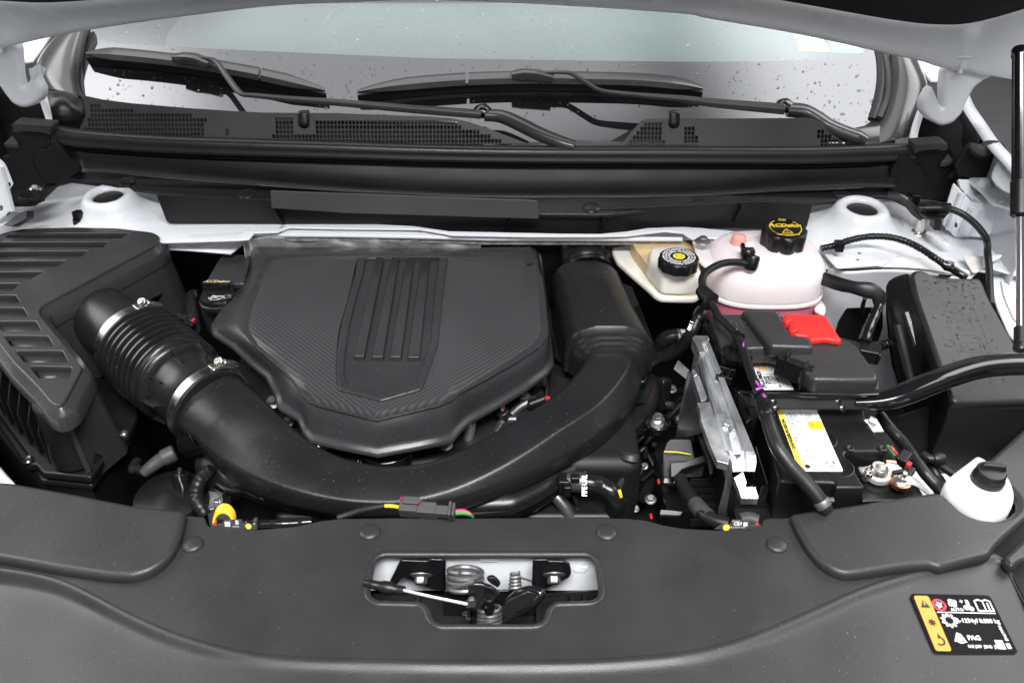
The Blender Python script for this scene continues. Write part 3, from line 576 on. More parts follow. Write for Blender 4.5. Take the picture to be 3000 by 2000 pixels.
part('inner_frame', grid([[p+Vector((0, .012, .012)) for p in B_], B_, [a.lerp(b, .08)+Vector((0, -.006, -.001)) for a, b in zip(B_, T_)], [a.lerp(b, .45)+Vector((0, .004, 0)) for a, b in zip(B_, T_)], [a.lerp(b, .84)+Vector((0, .0, 0)) for a, b in zip(B_, T_)], [p+Vector((0, -.004, 0)) for p in T_], [p+Vector((0, -.012, .008)) for p in T_], [p+Vector((0, -.02, .03)) for p in T_]]), 'white_paint', o, sub=1, solid=.004)
part('liner', grid([[Vector((p.x, p.y-.014, p.z+.012)) for p in T_]]+[[Vector((p.x*.96, p.y, p.z)) for p in r] for r in lin[1:]]), 'liner', o)
part('outer_skin', grid([[p+Vector((0, .014, .016)) for p in B_]]+[[p+Vector((0, .05, .06)) for p in r] for r in lin]), 'white_paint', o, solid=.002)
o_ = o
solo('wheel_well_liner', slab(gy('a1', -300, 420, .84, 120, 560, .84, 290, 610, .82, 375, 900, .80, 300, 1100, .80, -300, 1300, .80), (0, .004, 0)), 'wall_plastic', 'black liner in the gap behind the left hinge', 'liner')
solo('wheel_well_liner', slab(gy('a3', 1640, 720, .82, 1940, 690, .84, 2030, 830, .76, 2130, 990, .70, 2130, 1300, .70, 1560, 1100, .80, 1575, 1000, .80), (0, .004, 0)), 'wall_plastic', 'black liner in the gap behind the right hinge', 'liner')
o = o_
# hinges
def hinge(label, outline, yy, bolts, r):
    f = Frame((0, yy-.035, 0), (1, 0, 0), (0, .15, 1))
    t = part('hinge_arm', plate(f, [rnd(f.px(outline), .006, 3)], .03, .008, 4), 'white_paint', o, label=label)
    for (v, x, y) in bolts:
        c = f.p3(*f.px(g(v, x, y))[0], .002); part('washer', lathe([(.017, -.002), (.017, .001), (.012, .003), (.0005, .003)], c+Vector((0, -.006, .010)), (0, -.5, -.9), 20), 'white_paint', t)
        part('bolt', hexbolt(c+Vector((0, -.008, .006)), (0, -.35, -.95), .0075, .010, 1.2, .008), 'white_paint', t)
hinge('white curved hood hinge arm at the left end of the hood', g('a1', -120, 280, -20, 250, 95, 300, 112, 330, 118, 430, 128, 545, 146, 600, 172, 588, 200, 540, 226, 445, 240, 530, 285, 615, 278, 680, 222, 730, 150, 746, 80, 718, 20, 640, -60, 520), .70, [('a1', 25, 300)], 1)
hinge('white curved hood hinge arm at the right end of the hood', g('a3', 1800, 480, 1900, 430, 1975, 400, 2120, 300, 2215, 230, 2260, 190, 2420, 160, 2420, 420, 2250, 475, 2080, 550, 2010, 600, 1955, 700, 1920, 785, 1860, 850, 1780, 872, 1690, 825, 1645, 765, 1650, 690, 1715, 590, 1745, 660, 1772, 740, 1790, 735, 1788, 600), .70, [('a3', 1885, 440), ('a3', 2315, 215)], 1)
# gas strut
o = thing('gas_strut', 'black gas strut with bright rod holding the hood up at the right edge', 'gas strut')
gs = [gy('a3', 2312, 330, .42)[0], gy('a3', 2312, 1480, .26)[0], gy('a6', 2315, 840, .19)[0], gy('a6', 2315, 960, .17)[0]]
def gp(k): return gs[0].lerp(gs[1], k)
part('cylinder', lathe([(.0085, 0), (.0102, .003), (.0102, .012), (.0092, .014), (.0095, (gs[1]-gs[0]).length*.80)], gs[0], gs[1]-gs[0], 24), 'gloss_black', o)
part('collar', cyl(gp(.80), gs[1], .0108, 24), 'black_plastic', o)
part('rod', cyl(gs[1], gs[2], .0048, 16), 'chrome', o)
part('ball_socket', join(cyl(gs[2], gs[3], .0075, 18), lathe([(.0075, 0), (.0085, .003), (.0075, .008), (.002, .010)], gs[3], gs[3]-gs[2], 18)), 'rubber', o)
lb = Frame(gp(.36)+Vector((-.002, -.0098, 0)), (1, 0, 0), gs[0]-gs[1])
part('print_mark', join(line(lb, [(-.002, -.003), (.003, -.003), (.003, .003), (-.002, .003), (-.002, -.003)], .0008)), 'print_grey', o, kind='print')

# ---------------------------------------------------------------- side bracket blocks of the cowl (foam ends and plastic brackets)
def quadblock(v, pts, y, vec, m):
    return slab([gy(v, pts[i], pts[i+1], y)[0] for i in range(0, len(pts), 2)], vec)
o = thing('cowl_end_seal', 'grey black foam seal and bracket at the left end of the cowl', 'seal')
part('foam_block', quadblock('d1', (137, 228, 565, 262, 560, 300, 545, 365, 480, 345, 380, 330, 140, 310), .675, (0, .03, 0), 0), 'foam', o, bevel=.002)
part('bracket_plate', quadblock('d1', (135, 315, 480, 345, 540, 370, 560, 455, 480, 520, 360, 620, 360, 660, 470, 885, 470, 925, 430, 950, 90, 955, 150, 860, 60, 680, 20, 600, 110, 590, 40, 455, 215, 480), .69, (0, .012, 0), 0), 'wall_plastic', o, bevel=.001)
part('pale_foot', slab(gy('d1', 130, 362, .70, 195, 440, .69, 195, 465, .68, 45, 452, .68), (0, 0, -.006)), 'foam', o)
part('step_block', quadblock('d1', (440, 520, 495, 522, 600, 420, 760, 600, 870, 755, 640, 880, 470, 900, 360, 640), .680, (0, .012, 0), 0), 'wall_plastic', o, bevel=.0008)
part('end_tab', join(slab(gy('d1', 80, 950, .64, 440, 960, .64, 480, 1030, .62, 320, 1095, .60, 150, 1095, .60, 90, 1040, .62), (0, 0, -.008)), cyl(gy('d1', 275, 1040, .60)[0], gy('d1', 275, 1020, .60)[0], .011, 16)), 'black_plastic', o, bevel=.001)
part('backing', slab(gy('d1', 110, 250, .722, 620, 285, .722, 920, 760, .722, 640, 920, .722, 80, 960, .722, 60, 650, .722), (0, .003, 0)), 'wall_plastic', o)
part('tab_screw', hexbolt(gy('d1', 385, 950, .645)[0], (.2, -.4, 1), .006, .006), 'steel', o)
o = thing('cowl_end_seal', 'grey black foam seal and bracket at the right end of the cowl', 'seal')
part('foam_block', quadblock('d2', (355, 330, 720, 305, 790, 320, 800, 395, 720, 395, 440, 415, 355, 460), .675, (0, .03, 0), 0), 'foam', o, bevel=.002)
part('bracket_plate', quadblock('d2', (350, 465, 440, 415, 780, 400, 700, 570, 890, 560, 860, 640, 800, 740, 910, 740, 850, 900, 780, 1060, 440, 1060, 440, 980, 560, 810, 430, 620, 310, 530), .69, (0, .012, 0), 0), 'wall_plastic', o, bevel=.001)
part('backing', slab(gy('d2', 330, 340, .722, 800, 325, .722, 900, 560, .722, 860, 900, .722, 780, 1090, .722, 100, 1000, .722, 20, 880, .722, 40, 560, .722), (0, .003, 0)), 'wall_plastic', o)
part('pale_foot', slab(gy('d2', 790, 455, .70, 885, 555, .68, 705, 572, .68), (0, 0, -.006)), 'foam', o)
part('small_foot', slab(gy('d2', 840, 650, .70, 910, 700, .68, 910, 740, .68, 795, 745, .68), (0, 0, -.004)), 'foam', o)
part('step_block', quadblock('d2', (300, 500, 395, 625, 430, 625, 560, 810, 440, 975, 200, 960, 0, 900, 60, 640, 180, 500), .680, (0, .012, 0), 0), 'wall_plastic', o, bevel=.0008)
o = thing('fender_seal', 'black plastic filler with wavy foam top beside the right hinge', 'seal')
part('panel', quadblock('d2', (885, 600, 1100, 345, 1150, 340, 1190, 440, 1380, 420, 1480, 430, 1390, 560, 1300, 770, 1080, 770, 930, 760), .655, (0, .015, 0), 0), 'wall_plastic', o, bevel=.002)
part('wavy_foam', tube(gy('d2', 1080, 335, .65, 1160, 395, .645, 1240, 415, .645, 1330, 365, .645, 1420, 365, .645, 1500, 385, .645), [.006, .012, .013, .013, .013, .011], 10, 6, flat=.8), 'foam', o)
# white hinge pillar brackets
def dash(v, x, y, rx, ry): return [(x+rx*cos(a*pi/5), y+ry*sin(a*pi/5)) for a in range(10)]
o = thing('body_bracket', 'white folded steel bracket with slot below the right hinge', 'bracket')
bf = Frame(gy('d2', 1000, 1200, .60)[0], (1, -.35, 0), (0, .2, 1))
part('front_face', plate(bf, [rnd(bf.px(g('d2', 865, 830, 970, 940, 1110, 1085, 1220, 1100, 1225, 1180, 1110, 1420, 1100, 1545, 880, 1545, 790, 1440, 720, 1390, 790, 1060)), .004), bf.px(g('d2', *[q for p in dash('d2', 900, 1390, 18, 36) for q in p]))], .004, .0015), 'white_paint', o)
part('pressed_rib', tube([bf.p3(*q, .003) for q in bf.px(g('d2', 985, 960, 890, 1200, 800, 1440))], .006, 8, 4), 'white_paint', o)
part('pressed_rib', tube([bf.p3(*q, .003) for q in bf.px(g('d2', 1150, 1170, 1060, 1380, 1010, 1490))], .011, 8, 4), 'white_paint', o)
part('side_face', slab([bf.p3(*q) for q in bf.px(g('d2', 1220, 1100, 1470, 1100, 1390, 1480, 1290, 1560, 1100, 1545))], (0, .035, 0)), 'white_paint', o, bevel=.002)
part('back_face', slab(gy('d2', 930, 785, .63, 1060, 790, .64, 1120, 860, .64, 1330, 1060, .62, 1330, 1200, .62, 1150, 1100, .62, 960, 900, .62), (0, .004, -.004)), 'white_paint', o)
part('top_plate', plate(HZ(.155), [rnd(HZ(.155).px(g('d2', 1050, 790, 1100, 755, 1300, 765, 1360, 640, 1460, 470, 1800, 640, 1800, 1260, 1500, 1130, 1380, 1110, 1250, 960)), .008), HZ(.155).px(g('d2', *[q for p in dash('d2', 1490, 1080, 42, 14) for q in p]))], .004, .0015), 'white_paint', o)
part('spot_bolt', lathe([(.012, 0), (.011, .003), (.009, .004), (.008, .009), (.0005, .010)], HZ(.155).p3(*HZ(.155).px(g('d2', 1260, 855))[0]), (0, 0, 1), 18), 'white_paint', o)
part('upright', grid([gy('d2', 1310, 780, .58, 1380, 620, .60, 1450, 480, .62), gy('d2', 1520, 1000, .52, 1640, 800, .54, 1700, 620, .57), gy('d2', 1700, 1000, .50, 1750, 850, .52, 1800, 700, .54)]), 'white_paint', o, sub=1, solid=.003)
o = thing('body_bracket', 'white steel bracket with dark oval hole at the left edge', 'bracket')
bf = Frame(gy('d1', 60, 950, .60)[0], (1, .35, 0), (0, .2, 1))
part('front_face', plate(bf, [rnd(bf.px(g('d1', -80, 560, 0, 620, 55, 670, 95, 760, 150, 900, 85, 960, 140, 1170, 90, 1215, 0, 1290, -80, 1320)), .004), bf.px(g('d1', *[q for p in dash('d1', 100, 905, 15, 28) for q in p])), bf.px(g('d1', *[q for p in dash('d1', 14, 1160, 18, 32) for q in p]))], .004, .0015), 'white_paint', o)
part('folded_edge', tube([bf.p3(*q, .003) for q in bf.px(g('d1', -10, 700, 50, 900, 125, 1180))], .007, 8, 4), 'white_paint', o)
part('foot_strip', plate(HZ(.10), [HZ(.10).px(g('d1', -60, 1330, 150, 1185, 200, 1200, 20, 1345, -60, 1390))], .003, .001), 'white_paint', o)
part('shadow_block', slab(gy('d1', 30, 1345, .56, 200, 1210, .58, 300, 1180, .58, 290, 1270, .56, 130, 1360, .555), (0, .02, -.01)), 'black_plastic', o, bevel=.002)  # black block put in for the shadow along the foot strip
# cable clip and black cable at the right of the cowl
o = thing('washer_hose', 'black rubber hose looping down from the cowl past the white bracket', 'hose')
part('hose', tube(gy('d2', 400, 1165, .585, 520, 1165, .58, 700, 1165, .575, 850, 1185, .565, 1000, 1250, .555, 1150, 1370, .545, 1260, 1500, .535, 1310, 1620, .525)+gz('a6', 2090, 330, .105, 2102, 450, .09, 2105, 560, .075, 2110, 680, .06), .0055, 12, 6), 'rubber', o)
part('connector', join(*[cyl(gy('d2', a, 1165, .583)[0], gy('d2', b, 1166, .58)[0], r, 16) for a, b, r in ((410, 520, .0045), (520, 545, .0068), (545, 650, .006), (650, 665, .0066))]), 'black_plastic', o)
part('clip', join(slab(gy('d2', 320, 1030, .60, 350, 1000, .60, 435, 1005, .60, 435, 1060, .60, 400, 1190, .60, 340, 1190, .60), (0, .02, 0)), slab(gy('d2', 380, 1190, .59, 850, 1190, .585, 750, 1300, .56, 560, 1300, .56), (0, .01, -.008)), slab(gy('d2', 620, 1300, .565, 720, 1300, .565, 700, 1460, .565, 610, 1460, .565), (0, .02, 0)), slab(gy('d2', 440, 1100, .60, 840, 1090, .59, 860, 1160, .59, 440, 1150, .60), (0, .01, -.01))), 'black_plastic', o, bevel=.0015)
part('channel', tube(gy('d2', 0, 1000, .615, 120, 1010, .61, 220, 1060, .605, 300, 1140, .60, 370, 1220, .595, 460, 1290, .59), .007, 8, 5), 'cowl_plastic', o)
# ================================================================ FRONT COVER
o = thing('radiator_cover', 'wide matte black plastic cover across the front of the engine bay', 'cover')
Z0 = HZ(0)
ridge_px = g('p', -150, 1640, -60, 1652, 0, 1664, 90, 1678, 175, 1700, 255, 1735, 360, 1790, 480, 1845, 600, 1885, 720, 1912, 850, 1927, 1000, 1932, 1250, 1937, 1500, 1938, 1750, 1934, 2000, 1914, 2130, 1885, 2250, 1845, 2400, 1780, 2500, 1735, 2600, 1700, 2740, 1658, 2840, 1634, 2905, 1624, 2940, 1640, 2968, 1680, 3010, 1760, 3080, 1900)
rear_px = g('b1', -200, 420, 0, 440, 400, 500, 760, 570, 1040, 605, 1175, 612, 1182, 645, 1205, 672, 1300, 686, 1480, 686, 1700, 666, 1850, 634, 1960, 622)+g('b2', 300, 618, 700, 620, 1100, 617, 1500, 617, 1650, 622, 1750, 632, 1850, 660, 1960, 678)+g('b3', 200, 689, 400, 686, 452, 668, 462, 634, 478, 622, 600, 618, 640, 612, 900, 700, 1460, 860)
hole_px = g('b2', 180, 860, 232, 826, 1420, 826, 1472, 862, 1500, 1040, 1492, 1088, 1440, 1113, 1232, 1118, 1197, 1148, 1183, 1205, 1150, 1240, 1095, 1248, 565, 1248, 522, 1228, 497, 1192, 486, 1150, 450, 1118, 200, 1113, 152, 1085, 143, 1040)
hole = rnd(Z0.px(hole_px), .008)
part('panel', plate(Z0, [rnd(Z0.px(rear_px+[p for p in ridge_px if p[0] < 2860][::-1]), .003), hole], .005, .002, 3), 'cover_plastic', o)
part('opening_rim', tube([Z0.p3(x, y, -.0015) for x, y in hole]+[Z0.p3(*hole[0], -.0015)], .0042, 10, raw=True), 'cover_plastic', o)
rg = crom([Z0.p3(*q) for q in Z0.px(ridge_px)], 3)
def low_row(k, z):
    out = []
    for p in rg:
        a = Vector((p.x, p.y, 0)); e = Vector((p.x*1.01, -.36, 0)); q = a.lerp(e, k); out.append(Vector((q.x, q.y, z)))
    return out
def dz(p): return .0065+.009*max(0, min(1, (-.25-p.x)/.35))
rows = [[p+Vector((0, .004, -.003)) for p in rg], [p+Vector((0, -.0015, -.0015)) for p in rg], [p+Vector((0, -.005, -dz(p)*.5)) for p in rg], [p+Vector((0, -.010, -dz(p)*.9)) for p in rg], [p+Vector((0, -.02, -dz(p)-.001)) for p in rg]]
for k, zz in ((.25, -.012), (.5, -.016), (.75, -.022), (1, -.032)):
    rows.append([Vector((p.x*(1+.02*k), p.y*(1-k)-.40*k, -dz(p)-.002+(zz+.008))) for p in rg])
part('front_slope', grid(rows), 'cover_plastic', o, sub=2, solid=.003)
pl_ = g('b1', -200, 385, 80, 413, 400, 470, 760, 540, 1000, 568, 1062, 572, 1060, 610, 1035, 720, 985, 820, 920, 885, 840, 930, 740, 955, 600, 950, 300, 905, 0, 850, -200, 830)
Z1 = HZ(.013)
part('raised_pad', plate(Z1, [rnd(Z1.px(pl_), .008)], .016, .0065, 5), 'cover_plastic', o, label='raised pad at the left of the cover')
pr_ = g('b3', 618, 590, 900, 550, 1300, 488, 1440, 468, 1485, 472, 1530, 508, 1575, 552, 1620, 590, 1700, 622, 1800, 632, 1880, 605, 1925, 560, 1928, 500, 1860, 420, 1735, 305, 1960, 103, 2150, -60, 2150, 480, 1960, 636, 1840, 740, 1790, 795, 1770, 835, 1480, 902, 1430, 884, 1300, 896, 1000, 938, 930, 940, 860, 915, 790, 868, 722, 790, 662, 690)
part('raised_pad', plate(Z1, [rnd(Z1.px(pr_), .006)], .016, .0065, 5), 'cover_plastic', o, label='raised pad wrapping round the washer neck')
fr2 = Z1.px(g('b3', 1800, 850, 1960, 700, 2150, 560, 2150, 860, 2000, 900, 1950, 860, 1900, 900))
part('side_pad', plate(HZ(.012), [rnd(HZ(.012).px(g('b3', 1835, 850, 1960, 735, 2150, 590, 2150, 820, 1985, 850, 1930, 870, 1895, 905)), .006)], .014, .005, 4), 'cover_plastic', o)
part('under_tray', plate(HZ(-.045), [HZ(-.045).px(g('b3', 1700, 780, 2300, 300, 2300, 1300, 1800, 1200))], .003, .001), 'dark', o)
CB = []
for (v, x, y) in (('b1', 1106, 775), ('b2', 163, 705), ('b2', 1523, 708), ('b3', 542, 778)):
    c = Z0.p3(*Z0.px(g(v, x, y))[0], .0)
    part('push_clip', lathe([(.0124, -.001), (.0124, .0018), (.0112, .0034), (.007, .0046), (.0005, .005)], c, (0, 0, 1), 28), 'cover_plastic', o)
# warning label
sO = HZ(-.0125); q = sO.px(g('b5', 420, 270, 1690, 290, 2220, 1210, 870, 1230))
cx = sum(p[0] for p in q)/4; cy = sum(p[1] for p in q)/4
sO = Frame((cx, cy, -.0060), (1, 0, -.033), (0, 1, .085)); q = sO.px(g('b5', 400, 265, 1700, 285, 2230, 1215, 890, 1235))
x0, x1, y0, y1 = (q[0][0]+q[3][0])/2, (q[1][0]+q[2][0])/2, (q[2][1]+q[3][1])/2, (q[0][1]+q[1][1])/2
W, Hh = x1-x0, y1-y0
lab = part('warning_label', plate(sO, [rnd([(x0-.003, y0-.003), (x1+.003, y0-.003), (x1+.003, y1+.003), (x0-.003, y1+.003)], .005)], .0006, .0002), 'label_black', o, label='black and orange air conditioning warning label')
S = sO.up(.0003)
part('black_field', plate(S, [rnd([(x0, y0), (x1, y0), (x1, y1), (x0, y1)], .004)], .0004, .0001), 'label_black', lab)
part('orange_band', plate(S.up(.0003), [rnd([(x0, y0), (x0+.2*W, y0), (x0+.2*W, y1), (x0, y1)], .003)], .0004, .0001), 'label_orange', lab)
S2 = S.up(.0003)
def LX(a): return x0+a*W
def LY(b): return y0+b*Hh
tri = lambda a, b, s: flat(S2, [(LX(a)-s, LY(b)-s*.8), (LX(a)+s, LY(b)-s*.8), (LX(a), LY(b)+s*.95)], .0004)
blk = [tri(.10, .84, .0055)]
blk += [flat(S2, [(LX(.10)+r*cos(a), LY(.5)+r*sin(a)) for a, r in [(k*pi/7, .0052 if k % 2 else .0028) for k in range(14)]], .0004)]
blk += [ringf(S2, LX(.10), LY(.17), .0035, .0055, 20, .0004, -2.4, 1.6), flat(S2, [(LX(.10)-.001, LY(.17)+.003), (LX(.10)+.003, LY(.17)+.003), (LX(.10)+.001, LY(.17)+.010)], .0004)]
part('hazard_pictogram', join(*blk), 'print_black', lab, kind='print')
part('hazard_mark', join(rect(S2, LX(.10)-.0006, LY(.84)-.0015, LX(.10)+.0006, LY(.84)+.003, .0006)), 'label_orange', lab, kind='print')
part('prohibition_ring', join(ringf(S2, LX(.29), LY(.83), .0052, .0074), line(S2, [(LX(.29)-.0045, LY(.83)+.0045), (LX(.29)+.0045, LY(.83)-.0045)], .0015)), 'print_red', lab, kind='print')
wh = [flat(S2, [(LX(.29)+r*cos(a), LY(.83)+r*sin(a)*1.1) for a, r in [(k*pi/5, .0042 if k % 2 else .0026) for k in range(10)]], .0002)]
for a in range(4): wh.append(ringf(S2, LX(.475)+.0028*cos(a*pi/2+.5), LY(.87)+.0028*sin(a*pi/2+.5), 0, .0027, 14, .0004))
wh.append(text('AUTO', S2, LX(.50), LY(.745), .0036, bold=.00015))
wh += [ringf(S2, LX(.66)-.002, LY(.79), 0, .003, 14), ringf(S2, LX(.66)+.003, LY(.77), 0, .0028, 14), flat(S2, [(LX(.66)-.001, LY(.79)), (LX(.66)+.003, LY(.80)), (LX(.66)+.003, LY(.93)), (LX(.66), LY(.94))]), line(S2, [(LX(.60), LY(.88)), (LX(.62), LY(.92))], .0008), line(S2, [(LX(.585), LY(.90)), (LX(.60), LY(.93))], .0008)]
bk = [(LX(.78), LY(.735)), (LX(.98), LY(.735)), (LX(.98), LY(.92)), (LX(.93), LY(.945)), (LX(.885), LY(.92)), (LX(.83), LY(.945)), (LX(.78), LY(.92)), (LX(.78), LY(.735))]
wh += [line(S2, bk, .0017), line(S2, [(LX(.883), LY(.735)), (LX(.883), LY(.92))], .0013), line(S2, [(LX(.935), LY(.775)), (LX(.935), LY(.85))], .0016), rect(S2, LX(.925), LY(.87), LX(.945), LY(.885))]
wh += [rect(S2, LX(.22), LY(.685), LX(.985), LY(.70))]
gear = [(LX(.335)+r*cos(a), LY(.545)+r*sin(a)) for a, r in [(k*pi/10, .0078 if k % 2 else .0052) for k in range(20)]]
wh += [line(S2, gear+gear[:1], .0022), text('R-1234yf', S2, LX(.42), LY(.545), .0050, align='LEFT', bold=.0002, sx=.92), text('0.800 kg', S2, LX(.725), LY(.545), .0050, align='LEFT', bold=.0002, sx=.9)]
wh += [ringf(S2, LX(.37), LY(.21), .0015, .0050, 16), flat(S2, [(LX(.37)-.007, LY(.17)), (LX(.37)+.006, LY(.15)), (LX(.37)+.003, LY(.30)), (LX(.37)-.001, LY(.33))]), text('PAG', S2, LX(.47), LY(.235), .0052, align='LEFT', bold=.00025), text('SAE J639  J2842  J2845', S2, LX(.43), LY(.085), .0034, align='LEFT', bold=.0001, sx=.82)]
wh += [rect(S2, LX(.80), LY(.05), LX(.90), LY(.205)), text('P8417945', S2, LX(.955), LY(.33), .0032, rot=-pi/2+.06, bold=.0001), rect(S2, LX(.925), LY(.06), LX(.975), LY(.15))]
part('lettering', join(*wh), 'print_white', lab, kind='print')
part('recycling_mark', join(rect(S2, LX(.93), LY(.075), LX(.965), LY(.135), .0005)), 'print_grey', lab, kind='print')

# ================================================================ HOOD LATCH in the opening
LW = Frame((0, -.026, 0), (1, 0, 0), (0, .12, 1))
solo('latch_support_panel', join(plate(LW, [rnd(LW.px(g('b6', -60, 118, 2400, 118, 2400, 470, -60, 470)), .002)], .003, .001), plate(LW.up(.0018), [rnd(LW.px(g('b6', 1110, 160, 1300, 160, 1290, 200, 1120, 200)), .008)], .003, .0014), plate(LW.up(.001), [rnd(LW.px(g('b6', 1975, 245, 2110, 245, 2090, 300, 1975, 300)), .004)], .002, .0009)), 'white_paint', 'white radiator support panel seen through the latch opening', 'support panel')
solo('lower_grille_shutter', join(plate(HZ(-.075), [[(-.30, -.22), (.30, -.22), (.30, -.026), (-.30, -.026)]], .004, .001), *[box((x, -.08, -.067), .004, .10, .012) for x in (-.17, -.11, -.05, .03, .07, .085, .14)]), 'dark', 'dark grille shutter below the hood latch', 'shutter')
o = thing('hood_latch', 'black steel hood latch with springs in the cover opening', 'latch')
LB = Frame((0, -.040, 0), (1, 0, 0), (0, .12, 1)); 
def lb6(*a): return LB.px(g('b6', *a))
part('mount_plate', plate(LB, [rnd(lb6(385, 190, 640, 200, 662, 180, 770, 184, 795, 200, 795, 470, 690, 465, 410, 348, 350, 420, 270, 420), .003)], .003, .001), 'gloss_black', o)
part('mount_plate', plate(LB, [rnd(lb6(1606, 200, 1620, 186, 1725, 184, 1750, 198, 1890, 200, 1945, 225, 1958, 310, 1938, 350, 1700, 465, 1606, 470), .003)], .003, .001), 'gloss_black', o)
L2 = Frame((0, -.050, 0), (1, 0, 0), (0, .12, 1))
part('latch_body', plate(L2, [rnd(L2.px(g('b6', 785, 470, 1640, 470, 1660, 700, 1560, 715, 780, 715)), .003)], .003, .001), 'gloss_black', o)
part('bracket_edge', tube(gy('b6', 795, 200, -.043, 792, 300, -.045, 790, 450, -.048, 815, 478, -.05, 1000, 474, -.052), .0016, 6, 4), 'chrome', o)
part('bracket_edge', tube(gy('b6', 1606, 200, -.043, 1604, 300, -.045, 1604, 440, -.048), .0014, 6, 4), 'chrome', o)
for x, y in ((575, 330), (1795, 325)):
    c = gy('b6', x, y, -.043)[0]; part('bolt', hexbolt(c, (0, -.75, -.4), .0075, .010, 1.75), 'bolt_grey', o)
c = gy('b6', 985, 395, -.062)[0]; part('main_spring', coil(c-Vector((0, .004, .004)), (0, .55, .8), .0185, .0032, 3.2, .0066, 8, 20), 'bolt_grey', o)
part('spring_leg', tube(gy('b6', 840, 450, -.072, 960, 420, -.08, 1060, 385, -.08), .0026, 8, 4), 'bolt_grey', o)
c = gy('b6', 1440, 440, -.062)[0]; part('small_spring', coil(c, (0, .6, .8), .0062, .0019, 4.5, .0038, 6, 14, .0045), 'bolt_grey', o)
part('spring_wire', tube(gy('b6', 1480, 345, -.06, 1540, 365, -.058, 1590, 380, -.056), .0012, 6, 4), 'bolt_grey', o)
c = gy('b6', 1205, 770, -.10)[0]; part('pivot_spring', coil(c, (0, .6, .75), .0120, .0024, 4, .0046, 8, 18), 'bolt_grey', o)
part('pivot_pin', cyl(c+Vector((0, 0, -.01)), c+Vector((0, .004, .04)), .006, 14), 'dark_metal', o)
L3 = Frame((0, -.085, 0), (1, 0, 0), (0, .3, 1))
part('pawl', plate(L3, [rnd(L3.px(g('b6', 1005, 405, 1130, 405, 1230, 440, 1310, 510, 1250, 540, 1200, 640, 1060, 660, 1010, 640)), .004)], .006, .002), 'gloss_black', o)
part('catch_hook', plate(L3.up(-.008), [rnd(L3.px(g('b6', 1170, 400, 1220, 378, 1265, 400, 1310, 450, 1280, 490, 1200, 440)), .003)], .006, .002), 'dark_metal', o)
part('cable_end', slab(gy('b6', 985, 600, -.095, 1015, 560, -.095, 1060, 555, -.095, 1082, 590, -.095, 1075, 628, -.095, 985, 632, -.095), (0, .006, 0)), 'bolt_grey', o, bevel=.0015)
part('cable_wire', tube(gy('b6', 415, 465, -.085, 700, 530, -.092, 1000, 592, -.098), .0018, 8, 4), 'pale_metal', o)
part('cable_sheath', tube(gy('b6', 60, 400, -.075, 130, 412, -.078, 260, 440, -.08, 420, 470, -.085), [.0042, .0048, .0058, .0062], 12, 4, rf=lambda s: 1.0 if s < .55 else (1.25 if s < .8 else .85)), 'rubber', o)
part('release_lever', tube(gy('b6', 1290, 640, -.075, 1380, 550, -.075, 1480, 478, -.075, 1590, 452, -.075, 1680, 490, -.08, 1640, 570, -.085, 1500, 660, -.09, 1330, 760, -.095), [.004, .004, .0042, .0045, .005, .0048, .0045, .004], 10, 6, flat=.7), 'gloss_black', o)
part('lever_web', plate(Frame((0, -.088, 0), (1, 0, 0), (0, .3, 1)), [Frame((0, -.088, 0), (1, 0, 0), (0, .3, 1)).px(g('b6', 1380, 560, 1560, 475, 1650, 510, 1560, 620, 1340, 720, 1280, 680))], .002, .0006), 'gloss_black', o)
part('stay_rod', tube(gy('b6', 1700, 512, -.06, 1900, 500, -.055, 2290, 478, -.05), .0030, 8, 3), 'gloss_black', o)
for x, y in ((885, 680), (980, 680), (1010, 720), (1185, 605)): part('rivet', lathe([(.003, 0), (.0026, .0015), (.0005, .002)], gy('b6', x, y, -.054 if x < 900 else -.10)[0], (0, -1, .4), 10), 'chrome', o)

# ================================================================ AIR FILTER BOX
o = thing('air_filter_box', 'black air filter box with slotted lid at the left of the bay', 'filter box')
AL = Frame(gz('a4', 500, 400, .090)[0], (1, 0, 0), (0, 1, .035))
lid = g('a4', -250, 260, -60, 215, 60, 182, 150, 164, 500, 152, 800, 158, 1040, 186, 1088, 208, 1096, 232, 1050, 280, 292, 688, 268, 722, 275, 755, 556, 1100, 556, 1132, 440, 1348, 395, 1378, 345, 1355, 250, 1240, 150, 1140, 90, 1080, 0, 962, -250, 640)
slots = [(68, 196, 888, 194, 830, 230, 40, 226), (10, 256, 748, 253, 700, 291, -30, 290), (-40, 320, 604, 315, 545, 360, -80, 360), (-100, 386, 452, 383, 365, 430, -120, 430), (-200, 462, 296, 458, 205, 508, -200, 510), (-200, 540, 132, 538, 78, 590, -200, 592), (-200, 620, 105, 619, 136, 668, 105, 673, -200, 675), (-180, 706, 155, 705, 190, 764, -140, 766), (-50, 798, 242, 797, 277, 860, 20, 861), (25, 895, 325, 898, 364, 964, 78, 966), (108, 1000, 425, 1000, 462, 1075, 170, 1076), (203, 1106, 490, 1112, 482, 1170, 465, 1184, 268, 1184)]
lid_o = part('lid', plate(AL, [rnd(AL.px(lid), .006)]+[rnd(AL.px(g('a4', *s)), .0022, 3) for s in slots], .013, .0018, 2), 'box_plastic', o)
